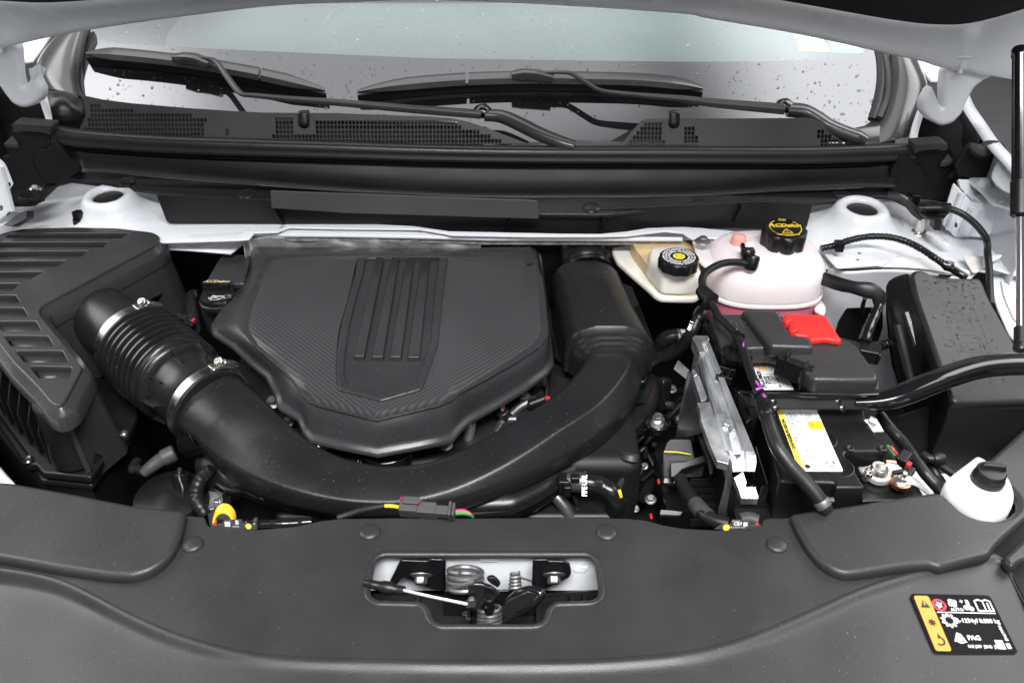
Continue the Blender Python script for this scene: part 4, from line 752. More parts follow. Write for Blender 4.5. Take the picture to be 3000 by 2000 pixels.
for s in slots:      # each slot has a ramp floor that rises from its left end
    p = [AL.p3(*q) for q in AL.px(g('a4', *s))]; n = len(p); a, b = p[0], p[1]; c = p[-2] if n == 6 and s[0] == 203 else p[2]; d_ = p[-1]
    if n == 6: c = p[3] if s[0] == -200 else p[4]
    A, B = a.lerp(b, .13), d_.lerp(c, .2)
    part('slot_floor', loft([[a+Vector((0, 0, -.030)), A+Vector((0, 0, -.008)), b+Vector((.002, 0, -.008))], [d_+Vector((0, -.002, -.032)), B+Vector((0, -.002, -.010)), c+Vector((.002, -.002, -.010))]], closed=False), 'box_plastic', lid_o, solid=.001)
def scaled(loop, k, cx, cy): return [((x-cx)*k+cx, (y-cy)*k+cy) for x, y in loop]
L1 = AL.px(lid); mid = AL.px(g('a4', 260, 600))[0]
def off(loop, d):      # offset polygon outward by d
    out = []; n = len(loop)
    for i in range(n):
        a, b, c = Vector(loop[i-1]), Vector(loop[i]), Vector(loop[(i+1) % n])
        e1 = (b-a).normalized(); e2 = (c-b).normalized(); nn = Vector((e1.y+e2.y, -(e1.x+e2.x)))
        if nn.length < 1e-6: nn = Vector((e1.y, -e1.x))
        nn.normalize(); k = max(.5, nn.dot(Vector((e1.y, -e1.x)))); out.append((b.x+nn.x*d/k, b.y+nn.y*d/k))
    return out
A_ = sum(L1[k-1][0]*L1[k][1]-L1[k][0]*L1[k-1][1] for k in range(len(L1)))
Lc = L1 if A_ > 0 else L1[::-1]
Lr = rnd(Lc, .006, 3)
def ring3(d, z): return [AL.p3(x, y, z) for x, y in off(Lr, d)]
part('lid_shoulder', loft([ring3(-.001, -.004), ring3(.008, -.013), ring3(.0095, -.016), ring3(.0105, -.036), ring3(.006, -.040), ring3(-.006, -.042)], cap=False), 'box_plastic', o, sharp=25)
def ring4(z, k):
    tip = Vector(AL.px(g('a4', 395, 1378))[0]); lf = Vector(AL.px(g('a4', -250, 640))[0]); dn = (lf-tip).normalized(); nn = Vector((-dn.y, dn.x)); out = []
    for (x, y), (xo, yo), (xi, yi) in zip(Lr, off(Lr, .008+.02*k), off(Lr, -.010)):
        q = Vector((x, y))-tip; e = abs(q.dot(nn)); out.append(AL.p3(*((xi, yi) if e < .02 and q.dot(dn) > -.01 else (xo, yo)), z))
    return out
part('box_wall', loft([ring4(-.03, 0), ring4(-.08, .3), ring4(-.15, .6)], cap=False), 'box_plastic', o)
# lower shell with fins and flange
fl = g('c3', -600, -300, -20, 270, 0, 310, 365, 800, 310, 870, 285, 915, 330, 938, 470, 942, 555, 1050, 730, 1065, 1180, 1110, 1230, 1060, 1530, 610, 1680, 560, 1800, 320, 1800, -100, 800, -300)
FZ = HZ(-.05)
part('flange', plate(FZ, [rnd(FZ.px(fl), .003)], .012, .003, 3), 'black_plastic', o)
FZ2 = HZ(-.066)
part('lower_flange', plate(FZ2, [rnd(FZ2.px(g('c3', -600, -200, -40, 400, 330, 930, 470, 1050, 530, 1150, 700, 1160, 1190, 1215, 1240, 1180, 1560, 700, 1700, 640, 1800, 300, 1800, -100)), .003)], .010, .003, 3), 'black_plastic', o)
part('lower_shell', plate(HZ(-.074), [HZ(-.074).px(g('c3', -600, -100, 330, 960, 540, 1160, 1190, 1220, 1560, 720, 1800, 300))], .2, .004), 'black_plastic', o)
c = gz('c3', 850, 560, -.0)[0]
part('corner_post', lathe([(.032, .05), (.033, .0), (.036, -.046)], Vector((c.x, c.y+.015, 0)), (0, 0, 1), 28), 'black_plastic', o)
for x, y, L in ((40, 290, .022), (140, 420, .022), (260, 545, .024), (385, 675, .024), (520, 805, .026), (655, 935, .028)):
    b_ = gz('c3', x, y, -.049)[0]
    part('fin', slab([b_, b_+Vector((.012, .055, 0)), b_+Vector((.012, .055, .095)), b_+Vector((.006, .022, .09)), b_+Vector((0, .001, .055))], (.0022, -.0005, 0)), 'black_plastic', o)
for x, y in ((1130, 975), (1300, 700)):
    b_ = gz('c3', x, y, -.049)[0]
    part('fin', slab([b_, b_+Vector((-.03, .05, 0)), b_+Vector((-.03, .05, .09)), b_+Vector((-.018, .022, .085)), b_+Vector((-.012, .004, .05))], (.0025, 0, 0)), 'black_plastic', o)
c = gz('c3', 365, 890, -.049)[0]; part('screw', lathe([(.008, 0), (.008, .002), (.006, .004), (.004, .003), (.0005, .003)], c, (0, 0, 1), 18), 'gloss_black', o)
c = gz('c3', 1625, 540, -.049)[0]; part('screw', lathe([(.006, 0), (.006, .002), (.004, .004), (.0005, .004)], c, (0, 0, 1), 14), 'bolt_grey', o)
# outlet neck
cN = gz('a4', 560, 740, .03)[0]; c1 = pz(393, 1002, .02); c2 = pz(611, 1185, .0); ax = (c2-c1).normalized()
nk0 = c1-ax*.21
part('outlet_neck', tube([c1-ax*.19+Vector((0, 0, -.030)), c1-ax*.14+Vector((0, 0, -.017)), c1-ax*.09+Vector((0, 0, -.006)), c1-ax*.05+Vector((0, 0, -.001)), c1-ax*.02, c1], [.050, .050, .0495, .0495, .0505, .052], 36, 4), 'duct_plastic', o)
part('gusset', slab(gz('a4', 420, 868, -.01, 660, 1040, -.02, 640, 1110, -.05, 500, 960, -.05), (.002, .004, 0)), 'black_plastic', o)
part('gusset', slab(gz('a4', 940, 690, .045, 1112, 608, .050, 1070, 680, .030, 1000, 700, .030), (0, .002, -.002)), 'black_plastic', o)

# ================================================================ BELLOWS + CLAMPS
Lb = (c2-c1).length
def ax_tube(prof, seg=40): return lathe([(r, h) for r, h in prof], c1, ax, seg)
o = thing('intake_bellows', 'black ribbed rubber bellows between air filter box and intake duct', 'hose')
pr = [(.050, -.012), (.056, -.010), (.0565, .006), (.058, .010)]
h = .012
for i in range(8):
    R = .0665+.0015*sin(i/7*pi)
    for dh, rr in ((0, R-.0115), (.0020, R-.005), (.0045, R), (.0075, R), (.0102, R-.005)): pr.append((rr, h+dh))
    h += .0122
pr += [(.060, h+.001), (.064, h+.004), (.066, h+.008), (.066, h+.013), (.062, h+.017), (.0555, h+.020), (.0545, h+.04), (.0555, Lb-.014), (.058, Lb-.011), (.058, Lb+.010), (.055, Lb+.011), (.050, Lb+.011)]
part('corrugated_sleeve', ax_tube(pr, 56), 'bellows_rubber', o, sharp=50)
e1, e2, e3 = basis(ax)
for k in range(9):
    a = k*2*pi/9+.25; d_ = e1*cos(a)+e2*sin(a); tt = e1*-sin(a)+e2*cos(a)
    b_ = c1+ax*(h+.014)+d_*.052
    part('web', slab([b_+d_*.013, b_+ax*.026+d_*.007, b_+ax*.026-d_*.002, b_-d_*.002], tt*.0022), 'bellows_rubber', o)
def clamp(label, c, R, ang):
    t = thing('hose_clamp', label, 'hose clamp', c, 'worm drive hose clamps')
    part('band', lathe([(R-.0012, -.0068), (R, -.0068), (R+.0004, 0), (R, .0068), (R-.0012, .0068)], c, ax, 64), 'steel', t, sharp=50)
    def at(a, rr, hh): return c+(e1*cos(a)+e2*sin(a))*rr+ax*hh
    tn = e1*-sin(ang)+e2*cos(ang); rd = e1*cos(ang)+e2*sin(ang); b_ = c+rd*(R+.0055)
    part('screw_housing', tube([b_-tn*.012, b_-tn*.006, b_+tn*.004, b_+tn*.013], [.0055, .0062, .0062, .0052], 14, 3, flat=.85), 'steel', t)
    part('screw_head', join(hexbolt(b_+tn*.020, tn, .0058, .006, 1.15), cyl(b_+tn*.012, b_+tn*.022, .0035, 12)), 'zinc', t)
    part('saddle', grid([[at(ang+s, R+.0012+.0006*(abs(hh) < .004), hh) for hh in (-.0075, -.004, .004, .0075)] for s in [(-.30+.05*i) for i in range(17)]]), 'steel', t, solid=.0012)
    part('thread_slots', join(*[grid([[at(ang+.30+s*.055+u, R+.0009, hh) for hh in (-.0045, .0045)] for u in (0, .026)]) for s in range(9)]), 'dark_metal', t)
# angle that faces up and towards the engine cover
def best(v):
    v = Vector(v); return atan2(v.dot(e2), v.dot(e1))
clamp('steel hose clamp where the bellows meets the air filter box', c1+ax*.0, .0585, best((.35, .55, .75)))
clamp('steel hose clamp where the bellows meets the intake duct', c2, .0600, best((.40, .50, .75)))

# ================================================================ INTAKE DUCT
o = thing('intake_duct', 'large black curved air intake duct sweeping round the engine cover', 'air duct')
st = [(540, 1118, 112, 0.0), (611, 1185, 113, 0.0), (690, 1252, 114, -.006), (765, 1318, 108, -.014), (860, 1372, 90, -.02), (990, 1416, 76, -.026), (1130, 1432, 69, -.028), (1280, 1420, 73, -.026), (1430, 1368, 82, -.02), (1580, 1290, 88, -.012), (1710, 1205, 92, -.004), (1785, 1115, 91, .0), (1788, 1070, 91, -.002), (1786, 1030, 88, -.004), (1782, 1000, 84, -.006)]
C_ = [pz(x, y, z) for x, y, r, z in st]; R_d = [r*(c-CAM).dot(F_)/FPX for (x, y, r, z), c in zip(st, C_)]
BLD = [0, .03, .25, .75, 1, 1, 1, 1, 1, 1, .95, .8, .6, .5, .5]; DP = crom(C_, 7); nD = len(DP); rings = []
for i, p in enumerate(DP):
    s_ = i/(nD-1)*(len(C_)-1); k_ = min(int(s_), len(C_)-2); fr_ = s_-k_
    R0 = R_d[k_]*(1-fr_)+R_d[k_+1]*fr_; b_ = BLD[k_]*(1-fr_)+BLD[k_+1]*fr_
    T0 = (DP[min(i+1, nD-1)]-DP[max(i-1, 0)]).normalized(); lat = T0.cross(Vector((0, 0, 1))).normalized(); upv = lat.cross(T0).normalized(); ring = []
    fc = max(0, min(1, (i/(nD-1)-.44)/.22)); cc_ = lambda a, b: (a[0]*(1-fc)+b[0]*fc, a[1]*(1-fc)+b[1]*fc)
    poly = [(-.80, -.80), (-.95, -.74), (-1, -.55), (-1, -.1), (-.99, .22), (-.93, .44), (-.80, .57), (-.60, .62), (-.2, cc_((0, .52), (0, .61))[1]), cc_((.35, .385), (.28, .585)), cc_((.80, .222), (.48, .548)), cc_((.90, .185), (.535, .508)), cc_((.965, .12), (.86, .06)), cc_((.992, .03), (.925, -.03)), (1.0, -.16), (1.0, -.55), (.95, -.74), (.80, -.80)]
    for x_, y_ in poly:
        a = atan2(y_, x_); ring.append(p+lat*(R0*(cos(a)*(1-b_)+x_*b_))+upv*(R0*(sin(a)*(1-b_)+y_*b_)))
    rings.append(ring)
part('tube', loft(rings), 'duct_plastic', o, sharp=0, sub=2)
def at_px(px, py, z): return pz(px, py, z)
# lower shell lips
lip = [at_px(*q, -.055) for q in g('c4', 660, 780, 800, 870, 950, 860, 1060, 880, 1250, 960, 1600, 1030, 2000, 1110, 2352, 1190)+g('b2', 200, 612, 500, 606, 700, 596, 930, 590, 1000, 575, 1150, 500, 1350, 365, 1600, 190, 1720, 70)+g('a5', 2060, 1460, 2110, 1330, 2110, 1250)]
part('lower_shell_lip', tube(lip, .0048, 8, 5, flat=.7), 'gloss_black', o)
part('lower_shell', tube([p+Vector((0, .025, -.012)) for p in lip], .022, 10, 5), 'black_plastic', o)
# resonator: arched box
def arch(cx, cy, hw, zt, zb, n=9):
    c = pz(cx, cy, zt); return c
def rs(pxc, pyc, hw, z, hh, facet=.34):
    c = pz(pxc, pyc, z); w_ = hw*(c-CAM).dot(F_)/FPX; pts = []
    for u, v in ((-1, -.9), (-1.0, -.1), (-.97, .25), (-.86, .56), (-.66, .80), (-facet, .97), (-facet*.8, 1.0), (0, 1.0), (facet*.8, 1.0), (facet, .97), (.66, .80), (.86, .56), (.97, .25), (1.0, -.1), (1, -.9)): pts.append(c+Vector((u*w_, 0, v*hh)))
    return pts
def ra(xc, y, hw, zt, zb, fc=.36):
    h_ = zt-zb; pts = []
    for u, v in ((-1, 0), (-1.0, .30), (-.985, .48), (-.93, .64), (-.82, .79), (-.66, .90), (-fc, .985), (-fc*.86, 1.0), (fc*.86, 1.0), (fc, .985), (.66, .90), (.82, .79), (.93, .64), (.985, .48), (1.0, .30), (1, 0)): pts.append(Vector((xc+u*hw, y, zb+v*h_)))
    return pts
rr = [ra(.122, .560, .048, .030, -.02), ra(.122, .556, .053, .045, -.02), ra(.123, .548, .058, .054, -.02), ra(.124, .535, .0605, .0575, -.02), ra(.130, .47, .062, .060, -.02), ra(.138, .40, .0645, .0605, -.02), ra(.144, .352, .067, .061, -.02), ra(.1445, .345, .0672, .060, -.02), ra(.1447, .341, .0660, .056, -.02), ra(.145, .339, .0600, .0505, -.02), ra(.145, .334, .0575, .049, -.02), ra(.1455, .332, .055, .0455, -.02), ra(.146, .327, .053, .0440, -.02), ra(.146, .325, .050, .0405, -.02), ra(.1465, .320, .048, .039, -.02), ra(.147, .316, .040, .030, -.02)]
part('resonator_box', loft(rr), 'duct_plastic', o, sharp=32)
fl2 = HZ(-.025)
part('resonator_flange', plate(fl2, [rnd(fl2.px(g('a5', 1420, 700, 1460, 1040, 1590, 1140, 1580, 1210, 2090, 1210, 2100, 1130, 2178, 1070, 2165, 1000, 2000, 560, 1900, 520)), .004)], .006, .002), 'gloss_black', o)
part('clamp_tab', join(slab(gz('c4', 70, 185, .0, 235, 65, .012, 330, 230, .004, 425, 250, -.01, 200, 305, -.02), (0, 0, -.004)), slab(gz('c4', 75, 190, -.002, 195, 305, -.02, 430, 265, -.012, 440, 370, -.03, 230, 420, -.04, 110, 330, -.03), (0, .012, 0))), 'black_plastic', o, bevel=.001)
part('seam_line', tube([at_px(*q, .0) for q in g('c4', 465, 170, 470, 270, 580, 400, 680, 490, 720, 545)], .0012, 6, 4), 'gloss_black', o)
# hose at the throttle end of the resonator
solo('throttle_elbow', tube(gz('a5', 1690, 470, .01, 1680, 380, .02, 1690, 330, .02, 1720, 300, .0), [.044, .046, .045, .040], 28, 6, rf=lambda s: 1+.035*sin(s*40)), 'bellows_rubber', 'smoky ribbed rubber elbow behind the resonator box', 'hose')
# ================================================================ ENGINE COVER
o = thing('engine_cover', 'black engine cover with carbon weave panels and four centre ribs', 'engine cover')
EP = Frame((0, .144, .050), (1, 0, 0), (0, 1, .065))      # plane of the top
def ep(px, w=0): return EP.up(w).p3(*EP.up(w).px([px])[0])
# outer edge F (flange), top edge T, crease C, shield S
F = [(739, 724), (724, 790), (700, 842), (641, 916), (620, 952), (626, 978), (682, 1012), (735, 1062), (782, 1100), (806, 1150), (820, 1190), (874, 1222), (890, 1262), (912, 1286), (1000, 1306), (1107, 1327), (1220, 1306), (1322, 1286), (1352, 1250), (1374, 1230), (1450, 1188), (1534, 1138), (1600, 1090), (1618, 1064), (1616, 1030), (1602, 900), (1592, 814), (1582, 740), (1562, 724), (1460, 724), (1330, 728), (1180, 728), (1030, 726), (880, 724)]
T = [(790, 764), (764, 800), (748, 840), (722, 905), (710, 950), (712, 972), (740, 1008), (790, 1052), (835, 1092), (860, 1120), (876, 1140), (893, 1164), (905, 1176), (925, 1186), (1010, 1208), (1103, 1231), (1200, 1208), (1290, 1186), (1326, 1170), (1345, 1152), (1420, 1112), (1510, 1062), (1580, 1016), (1600, 992), (1606, 975), (1598, 880), (1590, 815), (1568, 778), (1530, 762), (1440, 757), (1330, 755), (1180, 754), (1035, 753), (900, 755)]
Cc = [(885, 780), (885, 810), (886, 850), (888, 920), (889, 960), (890, 990), (891, 1040), (892, 1080), (893, 1110), (894, 1130), (895, 1142), (900, 1150), (915, 1158), (940, 1166), (1020, 1188), (1105, 1206), (1195, 1188), (1280, 1166), (1310, 1150), (1328, 1130), (1350, 1085), (1375, 1030), (1395, 985), (1405, 955), (1410, 930), (1428, 870), (1444, 826), (1446, 800), (1420, 775), (1380, 767), (1320, 762), (1180, 760), (1040, 760), (920, 764)]
S = [(1045, 765), (1036, 800), (1028, 840), (1008, 915), (996, 955), (990, 985), (986, 1030), (984, 1065), (984, 1095), (985, 1115), (988, 1130), (995, 1140), (1008, 1146), (1030, 1152), (1070, 1163), (1117, 1174), (1165, 1162), (1205, 1150), (1222, 1143), (1234, 1130), (1250, 1095), (1268, 1055), (1280, 1025), (1285, 1005), (1287, 985), (1295, 890), (1300, 840), (1305, 800), (1310, 765), (1290, 762), (1250, 761), (1180, 761), (1110, 761), (1060, 762)]
n = len(F)
def dropz(i):    # how far the flange hangs below the top plane at each point
    y = T[i][1]; return .030 if y < 800 else (.030 if y < 1000 and T[i][0] < 800 else .047)
Tp = [ep(p, -.005) for p in T]; Cp = [ep(p, .004) for p in Cc]; Sp = [ep(p, .004) for p in S]
Fp = []
for i in range(n):
    k = T[i][1]
    if k < 770: Fp.append(pz(*F[i], .055))
    elif T[i][0] < 880 and k < 1145: Fp.append(pz(*F[i], .030 if k < 1010 else .020))
    elif T[i][0] > 1440: Fp.append(pz(*F[i], .030 if k < 970 else .016))
    else: Fp.append(pz(*F[i], .004))
cen = sum(Fp, Vector())/n
def inn(p, d, z): 
    v = (cen-p); v.z = 0; v.normalize(); q = p+v*d; q.z += z; return q
part('shell', loft([[inn(p, .004, -.012) for p in Fp], [inn(p, -.001, -.008) for p in Fp], [inn(p, -.003, -.004) for p in Fp], Fp, [inn(p, .0045, .002) for p in Fp], [inn(a, .006, .004).lerp(b, .08) for a, b in zip(Fp, Tp)], [a.lerp(b, .5)+Vector((0, 0, .003)) for a, b in zip(Fp, Tp)], [a.lerp(b, .86)+Vector((0, 0, .003)) for a, b in zip(Fp, Tp)], Tp, [a.lerp(b, .12)+Vector((0, 0, .001)) for a, b in zip(Tp, Cp)]], cap=False), 'engine_plastic', o, sharp=0)
part('top_base', plate(EP.up(-.002), [EP.up(-.002).px(T)], .003, .0005), 'engine_plastic', o)
part('carbon_panel', loft([[a.lerp(b, .085)+Vector((0, 0, .0012)) for a, b in zip(Tp, Cp)], [a.lerp(b, .13)+Vector((0, 0, .0026)) for a, b in zip(Tp, Cp)], [a.lerp(b, .55)+Vector((0, 0, .002)) for a, b in zip(Tp, Cp)], [a.lerp(b, .9)+Vector((0, 0, .0012)) for a, b in zip(Tp, Cp)], [p+Vector((0, 0, .0012)) for p in Cp], [a.lerp(b, .3)+Vector((0, 0, .001)) for a, b in zip(Cp, Sp)], [p+Vector((0, 0, .001)) for p in Sp]], cap=False), 'carbon', o, sharp=28)
SF = EP.up(.0085); so_ = g('p', 1046, 752, 1040, 800, 1022, 860, 998, 950, 984, 1040, 984, 1105, 992, 1140, 1117, 1173, 1236, 1139, 1262, 1070, 1284, 1000, 1294, 900, 1303, 820, 1313, 752)
si_ = g('p', 1072, 756, 1064, 800, 1046, 860, 1024, 950, 1010, 1040, 1008, 1095, 1016, 1122, 1117, 1149, 1214, 1121, 1238, 1060, 1260, 1000, 1268, 900, 1275, 820, 1284, 756)
part('shield_frame', plate(SF, [rnd(SF.px(so_), .004), rnd(SF.px(si_), .004)], .008, .0028, 2), 'engine_plastic', o, sharp=35)
part('shield_panel', plate(EP.up(.004), [EP.up(.004).px(g('p', 1060, 754, 1036, 860, 1000, 1040, 1004, 1122, 1117, 1158, 1224, 1126, 1270, 1000, 1282, 900, 1296, 754))], .003, .0005), 'engine_plastic', o)
for bx0, bx1, by, tx0, tx1, ty in ((80, 160, 1066, 235, 296, 358), (205, 289, 1070, 340, 401, 358), (329, 412, 1071, 444, 505, 360), (452, 539, 1073, 546, 610, 362)):
    f = EP.up(.0125); b0, b1, t0, t1 = [f.p3(*q) for q in f.px(g('a5', bx0+4, by-30, bx1-4, by-30, tx0+4, ty, tx1-4, ty))]
    f2 = EP.up(.0035); c0, c1_, d0, d1 = [f2.p3(*q) for q in f2.px(g('a5', bx0, by, bx1, by, tx0, ty-6, tx1, ty-6))]
    part('rib', loft([[c0, c1_, d1, d0], [b0, b1, t1, t0]]), 'rib_plastic', o, bevel=.0015, seg=3)
for x in (1548, 1557):
    q = EP.up(.003); u, v = q.px([(x, 772)])[0]; part('vent_nick', plate(q, [[(u-.003, v-.002), (u+.001, v-.002), (u+.003, v+.002), (u-.001, v+.002)]], .002, .0004), 'dark', o)
# shoulder plate behind the oil cap
sp_ = HZ(.045)
part('rear_shoulder', plate(sp_, [rnd(sp_.px(g('d3', 460, 560, 700, 150, 780, 60, 880, 30, 1300, 35, 1400, 60, 1300, 420, 1260, 640, 800, 640)), .006)], .012, .004, 3), 'engine_plastic', o)
part('cap_well', lathe([(.036, -.05), (.036, -.002), (.034, .002), (.031, .003), (.028, 0)], gz('d3', 640, 1000, .012)[0]+Vector((.008, .01, 0)), (0, 0, 1), 36), 'engine_plastic', o)
# ---------------------------------------------------------------- oil cap
cc = gz('d3', 690, 880, .036)[0]
o = thing('oil_filler_cap', 'glossy black oil filler cap with tan lettering beside the engine cover', 'cap', cc)
part('base', lathe([(0.0264, -0.01188), (0.02772, -0.00792), (0.02772, -0.00264), (0.02607, 0.00066), (0.02244, 0.00198), (0.00033, 0.00264)], cc, (0, 0, 1), 40), 'gloss_black', o)
part('rim', lathe([(0.0297, -0.01452), (0.03003, -0.00792), (0.02838, -0.0066)], cc, (0, 0, 1), 40), 'duct_plastic', o)
gp0 = [cc+Vector((x, y, z)) for x, y, z in ((-0.02442, 0.00396, 0.00198), (0.02442, 0.00396, 0.00198), (0.02442, 0.01584, 0.00198), (-0.02442, 0.01584, 0.00198))]
gp1 = [cc+Vector((x, y, z)) for x, y, z in ((-0.0231, 0.0066, 0.01716), (0.0231, 0.0066, 0.01716), (0.0231, 0.01518, 0.01848), (-0.0231, 0.01518, 0.01848))]
part('grip', loft([gp0, [a.lerp(b, .35)+Vector((0, 0.00132, 0)) for a, b in zip(gp0, gp1)], gp1]), 'gloss_black', o, bevel=0.00132, seg=3)
part('grip_fillet', tube([cc+Vector((-0.02244, 0.00264, 0.00198)), cc+Vector((0, 0.00396, 0.00264)), cc+Vector((0.02244, 0.00264, 0.00198))], 0.00396, 10, 4, flat=.7), 'gloss_black', o)
gf = Frame(cc+Vector((0, 0.01089, 0.01815)), (1, 0, 0), (0, 1, .15)); part('lettering', text('ACDelco', gf, 0, 0, 0.00561, bold=0.00026, shear=.25, sx=1.35), 'fluid_amber', o, kind='print')
cf = Frame(cc+Vector((0.00264, -0.01056, 0.00244)), (1, 0, 0), (0, 1, -0.0198))
part('lettering', text('dexos', cf, 0.00132, 0.00264, 0.00475, sx=1.3, bold=0.00013), 'print_white', o, kind='print')
oc = [(-0.01254, -0.00264), (-0.00858, -0.00066), (-0.00726, -0.00396), (-0.00792, -0.00924), (0.00396, -0.00924), (0.0099, -0.00264), (0.01254, -0.00198), (0.01386, -0.00396)]
part('oil_can_mark', join(line(cf, oc, 0.00086), line(cf, [(-0.01254, -0.00264), (-0.01122, -0.00528), (-0.00792, -0.00462)], 0.00086), line(cf, [(-0.00726, -0.00396), (-0.00132, -0.00264), (0.00528, -0.00594)], 0.00086), line(cf, [(-0.00396, -0.00099), (0, -0.00099)], 0.00079)), 'print_white', o, kind='print')

# ================================================================ ENGINE: dark masses and metal pieces in the gaps
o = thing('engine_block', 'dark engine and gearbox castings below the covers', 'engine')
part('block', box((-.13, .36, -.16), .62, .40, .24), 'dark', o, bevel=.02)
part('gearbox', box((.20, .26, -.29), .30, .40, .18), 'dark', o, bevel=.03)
rnd_ = random.Random(11)
for k in range(16):      # hoses, pipes and bolts down in the gap right of the duct
    x, y = rnd_.uniform(640, 1150), rnd_.uniform(250, 1350); z = rnd_.uniform(-.17, -.11)
    a = gz('c5', x, y, z)[0]; d_ = Vector((rnd_.uniform(-.06, .06), rnd_.uniform(-.06, .06), rnd_.uniform(-.03, .03)))
    part('pipe', tube([a-d_, a+Vector((.004, .006, .008)), a+d_], rnd_.choice((.004, .006, .009)), 10, 5), rnd_.choice(('rubber', 'alu_dark', 'black_plastic', 'dark_metal')), o)
for k in range(12):
    a = gz('c5', rnd_.uniform(640, 1150), rnd_.uniform(250, 1350), rnd_.uniform(-.14, -.10))[0]; part('bolt', hexbolt(a, (rnd_.uniform(-.4, .4), -.4, 1), rnd_.choice((.004, .0055)), None, 1.5), 'bolt_grey', o)
for k in range(8):
    a = gz('a4', rnd_.uniform(1150, 1400), rnd_.uniform(330, 900), rnd_.uniform(-.16, -.08))[0]; d_ = Vector((rnd_.uniform(-.05, .05), rnd_.uniform(-.06, .06), rnd_.uniform(-.02, .02)))
    part('pipe', tube([a-d_, a+Vector((.004, .006, .006)), a+d_], rnd_.choice((.005, .008)), 10, 5), rnd_.choice(('rubber', 'black_plastic', 'dark_metal')), o)
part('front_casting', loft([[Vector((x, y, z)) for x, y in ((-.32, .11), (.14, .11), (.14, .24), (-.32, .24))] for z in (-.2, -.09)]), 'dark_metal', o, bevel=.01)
part('valve_cover', slab(gz('c4', 1930, 150, -.03, 2352, 300, -.03, 2352, 600, -.03, 2000, 460, -.03), (0, 0, -.03)), 'black_plastic', o, bevel=.003)
part('cam_housing', slab(gz('a5', 960, 1480, -.045, 1240, 1260, -.04, 1420, 1150, -.035, 1440, 1330, -.045, 1180, 1450, -.05, 1040, 1568, -.05), (0, 0, -.04)), 'alu_dark', o, bevel=.006, seg=3)
part('cam_housing', slab(gz('a5', 1250, 1330, -.03, 1380, 1250, -.025, 1400, 1300, -.03, 1290, 1400, -.035), (0, 0, -.03)), 'dark_metal', o, bevel=.004)
part('cam_rib', tube(gz('a5', 1160, 1440, -.04, 1230, 1380, -.035, 1330, 1330, -.03), .007, 10, 5), 'alu_dark', o)
part('cam_rib', tube(gz('a5', 1050, 1568, -.04, 1110, 1480, -.038, 1200, 1470, -.036), .006, 10, 5), 'alu_dark', o)
for v, x, y, z, r in (('a5', 1255, 1310, -.028, .006), ('b2', 597, 200, -.035, .007), ('b1', 1860, 205, -.03, .007), ('a4', 1872, 1355, -.02, .0075), ('a4', 1975, 1490, -.03, .006)):
    c = gz(v, x, y, z)[0]; part('bolt', hexbolt(c, (0, -.2, 1), r, r*1.2, 1.5), 'bolt_grey' if v != 'b1' else 'zinc', o)
part('coolant_pipe', tube(gz('b2', 745, 60, -.01, 735, 120, -.03, 722, 190, -.05, 715, 270, -.08), [.0075]*4, 16, 5), 'cast_alu', o)
part('filter_housing', lathe([(.039, -.05), (.039, -.004), (.037, 0), (.034, .003), (.02, .005), (.0005, .006)], gz('b2', 250, 262, -.030)[0]+Vector((0, .018, 0)), (0, 0, 1), 36), 'gloss_black', o)
ff = Frame(gz('b2', 160, 308, -.042)[0], (1, 0, 0), (0, .5, 1)); part('lettering', text('ICAO', ff, 0, 0, .0095), 'print_white', o, kind='print')
part('thin_pipe', tube(gz('a5', 1430, 1125, .0, 1425, 1180, -.012, 1412, 1250, -.025, 1408, 1320, -.035), .0028, 8, 5), 'dark_metal', o)
part('plug_body', join(cyl(gz('a5', 1100, 1410, -.022)[0], gz('a5', 1135, 1505, -.05)[0], .0095, 14)), 'rubber', o)
for dx, m in ((-10, 'wire_green'), (0, 'wire_yellow'), (12, 'purple')): part('wire', tube(gz('a5', 1105+dx, 1340, -.02, 1103+dx, 1375, -.02, 1105+dx*.6, 1412, -.022), .0015, 6, 3), m, o)
part('red_clip', join(box(gz('a5', 1413, 1328, -.02)[0], .008, .006, .006), box(gz('a5', 1378, 1338, -.022)[0], .005, .006, .005)), 'wire_red', o, bevel=.001)
part('sensor_body', cyl(gz('a5', 1290, 1370, -.03)[0], gz('a5', 1400, 1330, -.022)[0], .008, 12), 'black_plastic', o)
# hose with a printed band, connector and metal pipe right of the duct
o = thing('coolant_hose', 'black curved coolant hose with white print and metal collar near the duct', 'hose')
part('hose', tube(gz('c5', 320, 1110, -.05, 400, 1125, -.05, 500, 1150, -.055, 590, 1210, -.06, 630, 1300, -.075, 600, 1400, -.10), [.0122, .0122, .0125, .0128, .0128, .0128], 22, 6), 'bellows_rubber', o)
part('collar', lathe([(.0128, -.010), (.0140, -.008), (.0140, .012), (.015, .013), (.015, .016), (.0122, .017)], gz('c5', 250, 1110, -.05)[0], (1, -.06, 0), 24), 'alu_dark', o)
part('collar_tabs', join(box(gz('c5', 160, 1120, -.05)[0], .016, .02, .022), box(gz('c5', 190, 1180, -.05)[0], .010, .012, .018), box(gz('c5', 260, 1080, -.033)[0], .012, .01, .01)), 'black_plastic', o, bevel=.002)
pf = Frame(gz('c5', 348, 1145, -.0345)[0], (1, 0, 0), (0, 1, .5)); part('lettering', text('PIPE UPR', pf, 0, 0, .0066, rot=pi/2-.05, sx=.80, bold=.0004), 'print_white', o, kind='print')
part('yellow_mark', tube(gz('c5', 658, 1180, -.046, 668, 1215, -.050, 678, 1250, -.056), .0022, 6, 3, flat=.4), 'wire_yellow', o)
